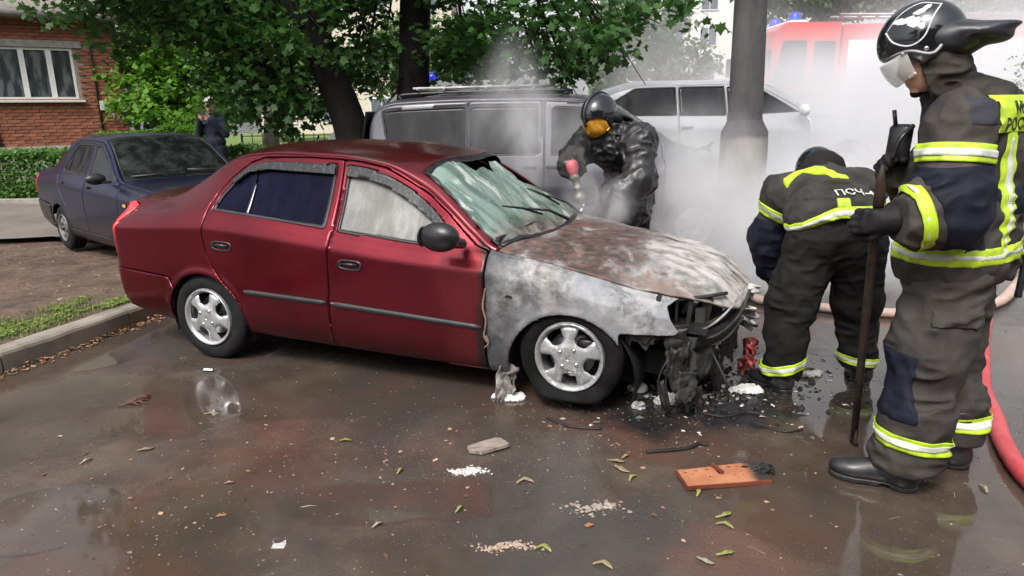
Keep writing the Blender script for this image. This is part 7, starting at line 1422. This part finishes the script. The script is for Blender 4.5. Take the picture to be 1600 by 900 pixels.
# grey broken plank
m, g, p = newmat('weathered_wood'); co = g.coord(); n_ = g.noise(14, 7, .65, g.mapping(co, scale=(1, 9, 1), rot=(0, 0, -.45))); P(p, g, color=g.mix(g.mr(n_, .3, .7), (.13, .10, .085), (.36, .30, .26)), rough=.75, normal=g.bump(n_, .8, .006)); M_WOOD = m
pl_ = [(-.100, .010), (-.085, -.030), (-.030, -.050), (.085, .005), (.100, .018), (.060, .078), (.035, .090), (-.05, .045)]
mb = MB(); mb.prism(pl_, .006, .022, 'z'); V = np.array(mb.v); V[:, 2] += .012 * (V[:, 0] > .0) * V[:, 0] * 6; solo('plank_piece', V, mb.f, M_WOOD, 'short grey broken piece of plank lying on the wet asphalt below the front wheel', 'plank', loc=(-.125, 2.965, 0))
# orange perforated panel with burnt end
m, g, p = newmat('orange_plastic'); co = g.coord(); x, y, z = g.sep(co); n_ = g.noise(9, 6, .65, co); c = g.mix(g.mr(n_, .35, .7), (.33, .125, .06), (.43, .19, .095)); c = g.mix(g.mr(g.math('ADD', x, g.math('MULTIPLY', g.math('SUBTRACT', n_, .5), .12)), .09, .15), c, (.035, .028, .025)); c = g.mix(g.mr(g.noise(30, 5, .7, co), .6, .7, 0, .7), c, (.10, .05, .03)); P(p, g, color=c, rough=.45, normal=g.bump(n_, .3, .003)); M_ORNG = m
bd = empty('plastic_panel', (.895, 2.675, .022), .18, label='orange perforated plastic panel with a charred right end on the wet ground', cat='panel', rot=(.05, .02, .14))
xs, ys = np.linspace(-.185, .185, 75), np.linspace(-.07, .07, 29); X_, Y_ = np.meshgrid(xs, ys, indexing='ij'); V = np.stack([X_.ravel(), Y_.ravel(), (.006 * np.sin(X_ * 9) + .10 * np.clip(-.165 - X_, 0, 1) * -1).ravel()], 1); T_ = grid_tris(75, 29)
M_ = (V, T_)
for cx_, cy_, rx_, ry_ in [(-.15, .045, .012, .004), (-.10, .05, .012, .004), (-.05, .052, .012, .004), (.05, .052, .014, .004), (.09, .05, .012, .004), (-.125, .025, .006, .004), (-.06, -.002, .005, .005), (.09, .01, .006, .004), (.085, -.015, .005, .005), (.12, .04, .02, .010), (-.01, .035, .006, .035), (.15, .0, .012, .008)]:
    _, M_ = cut(*M_, (np.hypot((M_[0][:, 0] - cx_) / rx_, (M_[0][:, 1] - cy_) / ry_) - 1) * .01)
_, M_ = cut(*M_, -(M_[0][:, 0] - .185 + .05 * np.abs(fbm(M_[0][:, 1] * 30, M_[0][:, 1] * 0, M_[0][:, 1] * 0)) + .02) * -1 * -1) if 0 else (0, M_)
ob('sheet', M_[0], M_[1], M_ORNG, bd, False, solid=.004); mb = MB(); mb.box((0, -.072, -.006), (.37, .005, .018)); mb.box((-.187, 0, -.008), (.005, .14, .018)); mb.box((-.012, .035, .010), (.010, .075, .014), rotm(0, 0, .3)); mb.ob('rib', simple('burnt_orange_edge', (.16, .045, .025), .5), bd)
mb = MB(); rs = np.random.RandomState(3)
for k in range(12): mb.tube(cr([(.16 + rs.uniform(-.04, .02), rs.uniform(-.04, .05), 0), (.20 + rs.uniform(-.02, .02), rs.uniform(-.02, .05), .015), (.225 + rs.uniform(-.02, .02), rs.uniform(-.02, .04), rs.uniform(-.01, .02))], 4), .004, 5)
mb.ob('melted_edge', M_CHAR, bd, True)
# burnt rubber strips
def strip(path, label, r=.008, name='rubber_strip'):
    p = cr([(x, y, .008) for x, y in path], 8); b = p.mean(0); b[2] = 0; mb = MB(); mb.tube(p - b, r, 6, flat=.7); solo(name, np.array(mb.v), mb.f, M_CHAR, label, 'strip', loc=tuple(b), smooth=True)
strip([(.171, 3.298), (.248, 3.22), (.326, 3.181), (.436, 3.162)], 'thin black burnt strip on the ground just below the front wheel'); strip([(.612, 2.916), (.704, 2.925), (.813, 2.947), (.88, 2.99), (.911, 2.975)], 'longer curved black strip lying above the orange panel', .010)
strip([(1.20, 3.22), (1.32, 3.10), (1.42, 3.12)], 'small crooked black strip left of the iron bar foot', .007); strip([(.95, 3.35), (1.08, 3.28), (1.22, 3.33), (1.3, 3.28)], 'black strip in the scorched patch between bumper and boots', .007)
# clumps of ash / foam
def clump(x, y, rx, ry, rz, label, mat, seed, name='ash_clump', cat='ash'):
    S = SD(.02); rs = np.random.RandomState(seed); 
    for k in range(7): S.ell((rs.uniform(-.5, .5) * rx, rs.uniform(-.5, .5) * ry, rz * rs.uniform(.0, .4)), (rx * rs.uniform(.3, .6), ry * rs.uniform(.35, .6), rz * rs.uniform(.5, .9)))
    S.post.append(folds(seed, .010, 38, 38, .04, k2=1.4)); V, F = surfnet(lambda X, Y, Z: np.maximum(S.ev(X, Y, Z), .0005 - Z), (-rx * 1.4, -ry * 1.4, -.01), (rx * 1.4, ry * 1.4, rz * 1.7), max(.003, rx / 30)); solo(name, V, F, mat, label, cat, loc=(x, y, 0), smooth=True)
M_WPOW = simple('white_powder', (.44, .43, .41), .95, var=.12, nscale=40, bscale=90, bump=.8)
clump(.825, 3.49, .075, .045, .045, 'white lump of foam ash below the burnt bumper', M_WPOW, 3); clump(-.03, 3.57, .09, .035, .022, 'pale crumbled debris just left of the front wheel foot', M_ASHW, 4); clump(1.775, 3.86, .11, .045, .02, 'flat white ash scrap between the boots of the bending firefighter', M_WPOW, 5)
clump(.66, 3.42, .03, .03, .022, 'small white ash crumb just left of the white foam lump', M_WPOW, 6); clump(.70, 3.66, .05, .04, .035, 'grey ash lump right of the flattened front tyre', M_ASHW, 7); clump(1.42, 3.98, .08, .06, .03, 'grey ash scrap left of the bending firefighter boot', M_ASHW, 8); clump(1.30, 3.62, .10, .05, .02, 'wide grey ash scrap right of the hanging bumper shreds', M_ASHW, 9)
def pile(x, y, rx, ry, n, s0, s1, label, mat, seed, name, cat, hz=.006):
    rs = np.random.RandomState(seed); d = rs.normal(0, .42, (n, 2)); px, py = d[:, 0] * rx, d[:, 1] * ry + .25 * ry * np.sin(d[:, 0] * 5); r = np.hypot(d[:, 0], d[:, 1]); sz = (rs.rand(n) ** 2 * (s1 - s0) + s0) * np.clip(1.4 - r * .8, .35, 1.3); V = []; F = []
    T0 = np.array([(1, 0, .1), (.3, .9, .15), (-.8, .5, .1), (-.7, -.7, .15), (.4, -.9, .1), (.3, .2, .8), (-.3, -.1, .7)]); F0 = [(0, 1, 5), (1, 2, 5), (2, 6, 5), (2, 3, 6), (3, 4, 6), (4, 5, 6), (4, 0, 5)]
    for k in range(n):
        a = rs.uniform(0, 6.28); J = T0 * rs.uniform(.6, 1.3, (7, 3)) * sz[k]; b = len(V); zz = hz * max(0, 1 - r[k] * 1.3) * rs.rand()
        V += [(px[k] + q[0] * math.cos(a) - q[1] * math.sin(a), py[k] + q[0] * math.sin(a) + q[1] * math.cos(a), zz + q[2] * .7 + .0006) for q in J]; F += [tuple(i_ + b for i_ in f) for f in F0]
    tag(solo(name, np.array(V), F, mat, label, cat, loc=(x, y, 0)), kind='stuff')
pile(-.215, 2.775, .10, .042, 260, .003, .014, 'patch of white powder on the asphalt below the grey plank', M_WPOW, 10, 'powder_patch', 'powder')
pile(-.04, 2.22, .15, .035, 150, .003, .012, 'low pinkish crumb patch near the bottom middle of the yard', simple('pink_crumbs', (.34, .25, .20), .95, var=.25, nscale=60, bscale=120, bump=1.0), 11, 'crumb_patch', 'debris')
pile(.33, 2.47, .16, .06, 110, .003, .015, 'scattered pale peeled scraps right of the arched straw leaf', simple('pale_scraps', (.28, .23, .20), .9, var=.3, nscale=60), 12, 'scrap_patch', 'debris')
pile(1.0, 3.55, .30, .10, 120, .003, .013, 'sprinkled pale ash crumbs below the hanging bumper shreds', M_ASHW, 13, 'ash_patch', 'ash')
# red melted lamp bits at the bending firefighter foot
M_MRED = simple('melted_red', (.28, .055, .05), .5, var=.4, nscale=30)
for i, (x, y, z, s, rz_) in enumerate([(1.36, 3.80, .10, .06, .4), (1.40, 3.86, .20, .05, 1.2)]):
    V, T_ = sheet(0, 0, s, s * 1.1, s * 1.7, rotm(.3, .4 * i, rz_), seed=50 + i, amp=.04, ragged=.1); V[:, 2] -= V[:, 2].min() - (.001 if i == 0 else .09); solo('melted_lamp_scrap', V, T_, M_MRED, ['reddish melted scrap standing on the ground beside the boot', 'reddish melted scrap leaning above the boot against the wreck'][i], 'scrap', loc=(x, y, 0), solid=.005, smooth=True)
# little heap of twigs, small metal piece
mb = MB(); rs = np.random.RandomState(8)
for k in range(16): a = rs.uniform(-.5, .9); l = rs.uniform(.02, .065); c_ = rs.normal(0, .022, 2); mb.tube([(c_[0] - l * math.cos(a), c_[1] - l * math.sin(a), .004), (c_[0] + l * .1, c_[1], .012 + rs.rand() * .015), (c_[0] + l * math.cos(a + .3), c_[1] + l * math.sin(a + .3), .006)], .0035, 5)
solo('twig_heap', np.array(mb.v), mb.f, simple('reddish_twig', (.12, .05, .04), .7, var=.4, nscale=30), 'small heap of reddish twigs in the puddle between kerb and rear wheel', 'twigs', loc=(-2.12, 3.61, 0), smooth=True)
mb = MB(); mb.box((0, 0, .012), (.065, .022, .018), rotm(.1, .1, .1), bev=.006); solo('metal_scrap', np.array(mb.v), mb.f, M_STEEL, 'small shiny metal piece on the ground below the rear wheel', 'scrap', loc=(-1.91, 4.07, 0))
# fallen leaves and seed wings, one by one
def podmat(i): return [simple('pod_yellowgreen', (.25, .26, .075), .6, nscale=30), simple('pod_straw', (.28, .23, .13), .6, nscale=30), simple('pod_pale', (.34, .30, .22), .6, nscale=30)][i]
def pod(x, y, L, a, bend, mi, label, group=None, lift=.010):
    n = 9; V = []; F = []
    for i in range(n):
        t = i / (n - 1) - .5; wd = L * .13 * (1 - (2 * t) ** 2 * .8) * (1 + .25 * math.sin(7 * t)); ax = t * L; ay = bend * (t * t * 4) * L * .22; tx, ty = 1, bend * 8 * t * .22; l = math.hypot(tx, ty); nx, ny = -ty / l, tx / l; zz = lift * (1 - abs(2 * t)) + .004
        V += [(ax + nx * wd, ay + ny * wd, zz + .003), (ax, ay, zz - .002), (ax - nx * wd, ay - ny * wd, zz + .004)]
    F = [(i * 3 + k, i * 3 + k + 1, (i + 1) * 3 + k + 1, (i + 1) * 3 + k) for i in range(n - 1) for k in range(2)]
    solo('fallen_leaf', np.array(V), F, podmat(mi), label, 'leaf', group, loc=(x, y, 0), rz=a, smooth=True, solid=.002)
G1 = 'fallen leaves and seed wings on the asphalt'
PODS = [(-1.771, 3.018, .09, .35, .9, 1, 'curled straw-coloured leaf near the left puddle'), (-.825, 3.083, .075, .05, .3, 0, 'small yellow-green seed wing on the reddish wet patch'), (-.513, 2.782, .06, 1.5, .8, 0, 'short upright yellow seed wing left of the white powder patch'), (.041, 2.682, .09, .1, -1.2, 1, 'arched straw leaf right of the white powder patch'), (.101, 2.207, .075, -.3, -1.4, 0, 'curled green leaf by the pink crumb patch'),
        (-.536, 2.366, .06, .9, .4, 2, 'pale crumpled leaf left of the centre bottom'), (-.226, 2.468, .065, 1.3, .7, 0, 'yellow-green leaf pair below the white powder patch'), (.819, 2.388, .095, .5, .8, 0, 'bright green leaf below the orange panel'), (.80, 2.33, .08, -.5, -.7, 0, 'second bright green leaf just under the first below the orange panel'), (.75, 2.149, .09, .3, .6, 0, 'yellow-green leaf at the bottom right of centre'), (.659, 2.108, .08, -.7, .9, 2, 'pale leaf at the bottom edge right of centre'), (.305, 2.106, .085, -.4, -.9, 1, 'curled leaf at the bottom edge near the middle'),
        (.511, 2.877, .06, .7, .5, 0, 'green leaf left of the longer black strip'), (.463, 2.762, .11, -.9, .8, 1, 'long straw leaf in the cluster left of the orange panel'), (.505, 2.69, .07, .8, -.6, 0, 'small green leaf at the foot of the cluster left of the panel'), (.46, 2.83, .085, -.3, .7, 1, 'straw leaf on top of the cluster left of the panel'), (-1.994, 2.919, .07, 1.2, .3, 2, 'pale thin leaf at the edge of the left puddle'), (-1.242, 2.696, .05, .2, 1.0, 2, 'tiny pale leaf left of the reddish patch'), (1.943, 2.555, .07, 1.5, .5, 1, 'tan leaf between the near boots and the red hose'), (.76, 2.56, .07, 1.3, .5, 0, 'green leaf poking out under the orange panel'), (-1.62, 3.42, .10, .1, .3, 1, 'straw stalk lying by the twig heap')]
for x, y, L, a, b, mi, lb in PODS: pod(x, y, L * .82, a, b, mi, lb)
clump(-.883, 2.249, .018, .012, .012, 'white pebble on the dark puddle edge at the lower left', M_WPOW, 21, 'pebble', 'pebble')
# loose stuff nobody could count
def scatter(name, n, xr, yr, s0, s1, mat, seed, fn=None, kind='flake', zf=None, rel=False):
    rs = np.random.RandomState(seed); x = rs.uniform(*xr, n * 3); y = rs.uniform(*yr, n * 3)
    if rel: x = x + kx(y)
    if fn is not None: k = rs.rand(n * 3) < fn(x, y); x, y = x[k], y[k]
    x, y = x[:n], y[:n]; n = len(x); s = rs.uniform(0, 1, n) ** 2.5 * (s1 - s0) + s0; a = rs.uniform(0, 6.28, n); z = zf(x, y) if zf is not None else x * 0
    if kind == 'grain': T0 = np.array([(1, 0, .1), (0, 1, .2), (-1, 0, 0.1), (0, -1, .15), (.1, .1, .9), (0, 0, -.1)]); F0 = np.array([(0, 1, 4), (1, 2, 4), (2, 3, 4), (3, 0, 4)])
    elif kind == 'blade': T0 = np.array([(-.09, 0, 0), (.09, 0, 0), (.05, .12, .55), (-.05, .12, .55), (0, .35, 1.0)]); F0 = np.array([(0, 1, 2), (0, 2, 3), (3, 2, 4)])
    elif kind == 'twig': T0 = np.array([(-1, .04, .04), (-1, -.04, .04), (0, .06, .14), (0, -.02, .14), (1, .03, .05), (1, -.03, .05)]); F0 = np.array([(0, 1, 3), (0, 3, 2), (2, 3, 5), (2, 5, 4)])
    else: T0 = np.array([(0, -1, .05), (.55, -.2, .3), (.4, .6, .15), (0, 1, .4), (-.5, .5, .1), (-.6, -.3, .35)]); F0 = np.array([(0, 1, 5), (1, 2, 4), (1, 4, 5), (2, 3, 4)])
    J = rs.uniform(.6, 1.3, (n, len(T0), 3)) * T0; ca, sa = np.cos(a), np.sin(a); V = np.stack([J[..., 0] * ca[:, None] - J[..., 1] * sa[:, None], J[..., 0] * sa[:, None] + J[..., 1] * ca[:, None], J[..., 2]], -1) * s[:, None, None]
    V += np.stack([x, y, z], 1)[:, None]; F = (F0[None] + (np.arange(n) * len(T0))[:, None, None]).reshape(-1, 3); return tag(ob(name, V.reshape(-1, 3), F, mat, None, False), kind='stuff')
def rnd_mat(name, cols, rough=.8):
    m, g, p = newmat(name); r = g.new('ShaderNodeNewGeometry').outputs['Random Per Island']; P(p, g, color=g.ramp(r, [(i / (len(cols)), c) for i, c in enumerate(cols)], 'CONSTANT'), rough=rough); return m
M_GRIT = rnd_mat('grit_mix', [(.16, .13, .10), (.07, .06, .05), (.20, .17, .13), (.11, .07, .05), (.04, .035, .03), (.26, .22, .18)])
M_LITT = rnd_mat('dry_leaf_mix', [(.28, .12, .06), (.36, .20, .12), (.16, .07, .04), (.42, .29, .19), (.09, .055, .035), (.30, .16, .08)])
M_TWIG = rnd_mat('twig_mix', [(.10, .07, .05), (.20, .15, .11), (.06, .045, .035), (.30, .24, .18)]); M_ASHF = rnd_mat('ash_flake_mix', [(.015, .015, .015), (.03, .03, .03), (.35, .34, .33), (.02, .02, .02), (.10, .10, .10), (.55, .54, .52)])
M_GRASS = rnd_mat('grass_mix', [(.09, .16, .022), (.15, .21, .035), (.06, .12, .02), (.24, .24, .06), (.12, .18, .035)])
pn = lambda x, y, s=1.3, o=0.0: vnoise(x * s + o, y * s, x * 0 + 3.0) * .5 + .5
scatter('asphalt_grit', 6000, (-2.6, 3.2), (1.6, 5.0), .0012, .0060, M_GRIT, 61, lambda x, y: np.clip((pn(x, y) - .30) * 1.7, .04, 1) * np.clip((3.9 - y) / 1.2, .25, 1), 'grain')
scatter('asphalt_crumbs', 200, (-1.6, 2.6), (1.7, 3.2), .005, .014, M_GRIT, 62, lambda x, y: np.clip((pn(x, y, 2.1, 5) - .48) * 3, .03, 1))
scatter('fallen_twigs', 130, (-2.8, 2.8), (1.7, 4.4), .012, .045, M_TWIG, 63, lambda x, y: np.clip((pn(x, y, 1.7, 9) - .4) * 2.4, .1, 1), 'twig')
scatter('seed_litter', 160, (-2.4, 2.4), (1.7, 3.4), .006, .020, M_LITT, 64, lambda x, y: np.clip((pn(x, y, 1.5, 2) - .35) * 2, .1, 1))
scatter('ash_flakes', 900, (.2, 2.2), (3.0, 4.6), .004, .026, M_ASHF, 65, lambda x, y: np.exp(-(((x - 1.1) / .75) ** 2 + ((y - 3.75) / .45) ** 2)))
scatter('charred_crumbs', 260, (.3, 1.8), (3.3, 4.3), .010, .035, simple('charred_crumb', (.012, .012, .012), .7), 66, lambda x, y: np.exp(-(((x - 1.05) / .55) ** 2 + ((y - 3.75) / .35) ** 2)), 'grain')
kd = lambda x, y: x - kx(y)
scatter('leaf_litter_along_kerb', 1700, (0, .35), (2.2, 6.4), .008, .023, M_LITT, 67, lambda x, y: (kd(x, y) > .005) * np.exp(-(kd(x, y) / .085) ** 2) * np.clip(1.5 - np.abs(y - 4.2) * .45, .1, 1), zf=lambda x, y: .004 + .02 * np.exp(-(kd(x, y) / .05) ** 2) * np.random.RandomState(1).rand(len(x)), rel=True)
vzz = lambda x, y: vz(x, y) - .003
scatter('verge_grass', 26000, (-1.0, -.17), (2.6, 6.0), .014, .042, M_GRASS, 68, lambda x, y: (kd(x, y) < -.17) * np.clip(1.5 - np.abs(kd(x, y) + .42 + .08 * np.sin(y * 3)) / .30, 0, 1) * np.clip(pn(x, y, 3, 4) * 2.2 - .2, 0, 1) * np.clip((5.9 - y) / 1.2, 0, 1), 'blade', vzz, True)
scatter('verge_clover', 9000, (-.9, -.2), (2.6, 5.6), .010, .024, M_GRASS, 73, lambda x, y: (kd(x, y) < -.2) * np.clip(1.2 - np.abs(kd(x, y) + .42) / .26, 0, 1) * np.clip(pn(x, y, 3, 4) * 1.9 - .4, 0, 1), 'flake', lambda x, y: vz(x, y) + .012, True)
scatter('verge_grit', 5000, (-8.5, -2.8), (3.0, 8.6), .003, .012, rnd_mat('mud_clod_mix', [(.085, .055, .036), (.13, .09, .062), (.05, .033, .022), (.17, .12, .085)]), 69, lambda x, y: (kd(x, y) < -.17) * np.clip(pn(x, y, 2.2, 8) * 1.6 - .3, .05, 1), 'grain', vzz)
scatter('verge_twigs', 1500, (-8, -2.8), (3.0, 8.6), .015, .06, M_TWIG, 70, lambda x, y: (kd(x, y) < -.17) * np.clip(pn(x, y, 1.6, 2) * 1.6 - .35, .05, 1), 'twig', vzz)
scatter('verge_leaves', 700, (-8, -2.8), (3.0, 8.6), .010, .024, M_LITT, 71, lambda x, y: (kd(x, y) < -.17) * np.clip(pn(x, y, 1.1, 6) * 1.6 - .5, .02, 1), 'flake', vzz)
scatter('lawn_grass', 9000, (-12, -3), (12.9, 17), .05, .14, M_GRASS, 72, None, 'blade', lambda x, y: x * 0 + .12)
# small broken white stones on the kerb side of the verge
clump(-3.55, 4.42, .030, .024, .03, 'pale broken stone in the grass behind the kerb', M_ASHW, 22, 'stone', 'stone')
bpy.data.objects['stone'].location.z = .12
# young tree and litter far at the right edge
tree('young_tree', 'small dark young tree in the smoke just right of the near firefighter shoulder', [(7.7, 10.6, 1.95, .16, .16, .24), (7.72, 10.6, 1.7, .12, .12, .12)], [(7.7, 10.6, .3), (7.7, 10.6, 1.2), (7.7, 10.6, 1.7), (7.7, 10.6, 2.0)], [.03, .025, .02, .01], ML_FAR, .06, 6000, 91, branches=False)

# ================================================================== ADDED BEHIND THE PHOTOGRAPHER: unseen trees and block that darken the reflections
for i, (x, y, s) in enumerate([(-7.5, -7.5, 1.0), (-2.2, -9.5, 1.15), (3.4, -8.2, 1.05), (8.5, -9.0, 1.1)]):
    rs = np.random.RandomState(200 + i); bl = [(x + rs.normal(0, 1.3), y + rs.normal(0, 1.0), 2.6 + rs.uniform(0, 4.2), 1.3 * s, 1.2 * s, 1.0 * s) for _ in range(9)]
    tree('street_tree', ['round-crowned tree behind the photographer at the far left', 'tall leafy tree behind the photographer left of centre', 'leafy tree behind the photographer right of centre', 'broad tree behind the photographer at the far right'][i], bl, [(x, y, -.02), (x + .1, y, 1.6), (x + .1, y, 3.0), (x, y, 5.0)], [.24, .19, .16, .08], ML_MID2, .30, 60, 210 + i, bark=M_BARK2)
block('brick block of flats across the yard behind the photographer', -18, 20, -26, 13, (.24, .13, .09), 4, 10)  # added out of view to darken what the car sides and glass mirror
bpy.data.objects['apartment_block.002'].rotation_euler = (0, 0, PI)
# ================================================================== SMOKE
def smoke_box(name, lo, hi, blobs, nscale=1.1, thr=(.36, .60), stretch=(1, 1, .7), base=0.0, col=(.93, .93, .94), step=None):
    lo = np.array(lo, float); hi = np.array(hi, float); m = bpy.data.materials.new(name); m.use_nodes = True; g = N(m); g.n.remove(g.n['Principled BSDF'])
    v = g.new('ShaderNodeVolumePrincipled'); v.inputs['Color'].default_value = (*col, 1); v.inputs['Anisotropy'].default_value = .15; v.inputs['Absorption Color'].default_value = (0, 0, 0, 1)
    co = g.coord(); n1 = g.noise(nscale, 5, .58, g.mapping(co, scale=stretch), .5); k = g.mr(n1, thr[0], thr[1], 0, 1)
    x, y, z = g.sep(co); tot = None
    for cx, cy, cz, rx, ry, rz, d in blobs:
        q = None
        for s_, c_, r_ in ((x, cx, rx), (y, cy, ry), (z, cz, rz)):
            t = g.math('DIVIDE', g.math('SUBTRACT', s_, c_), r_); t = g.math('MULTIPLY', t, t); q = t if q is None else g.math('ADD', q, t)
        e = g.math('MULTIPLY', g.mr(g.math('SQRT', q), 0.15, 1.0, 1, 0), d); tot = e if tot is None else g.math('ADD', tot, e)
    dens = g.math('MULTIPLY', tot, g.math('ADD', g.math('MULTIPLY', k, 1.0 - base), base)); g.put(v.inputs['Density'], dens)
    g.l.new(v.outputs[0], g.n['Material Output'].inputs['Volume'])
    mb = MB(); mb.box((lo + hi) / 2, hi - lo); o = mb.ob(name, m); tag(o, kind='stuff'); return o
smoke_box('smoke', (1.02, 5.05, .02), (6.2, 9.25, 3.3), [(3.9, 7.9, .75, 2.2, 1.3, 1.15, 1.5), (1.9, 7.3, 1.0, .95, .8, .85, .9), (2.9, 7.4, .65, 1.4, .8, .95, 1.6), (2.2, 6.0, .35, 1.35, .95, .95, 5.5), (3.1, 6.2, .45, 1.2, .95, .95, 4.5), (1.7, 5.9, 1.0, .60, .75, .7, 2.2), (3.4, 6.3, 1.3, .8, .9, 1.1, 1.6)], 1.9, (.38, .58), base=.16)
smoke_box('smoke', (1.5, 9.3, .02), (14.0, 17.0, 4.6), [(6.0, 11.6, 1.0, 4.8, 2.3, 2.1, 1.7), (8.6, 12.6, 1.3, 4.8, 3.4, 2.5, .8), (4.2, 14.5, 1.8, 3.4, 2.8, 2.6, .35), (9.5, 14, 2.8, 4.8, 3, 2.2, .30)], .55, (.36, .60), base=.30)
smoke_box('smoke', (-.55, 5.95, .85), (1.0, 7.2, 2.75), [(.22, 6.5, 1.25, .36, .42, .8, 2.6), (.05, 6.6, 1.65, .36, .5, .75, 1.5), (-.2, 6.6, 1.5, .32, .45, .6, .8), (.65, 6.5, 1.2, .38, .45, .6, 1.4)], 2.2, (.38, .62), base=.12)
smoke_box('smoke', (.30, 4.32, .80), (1.0, 5.0, 1.35), [(.62, 4.68, .93, .33, .28, .26, 4.6), (.5, 4.7, 1.05, .2, .22, .28, 1.8)], 4.5, (.42, .62), base=.05)
smoke_box('smoke', (1.02, 4.20, .40), (2.2, 5.04, 1.30), [(1.62, 4.75, .75, .55, .33, .48, 3.4), (1.35, 4.8, .95, .35, .3, .32, 2.0)], 3.2, (.40, .62), base=.08)
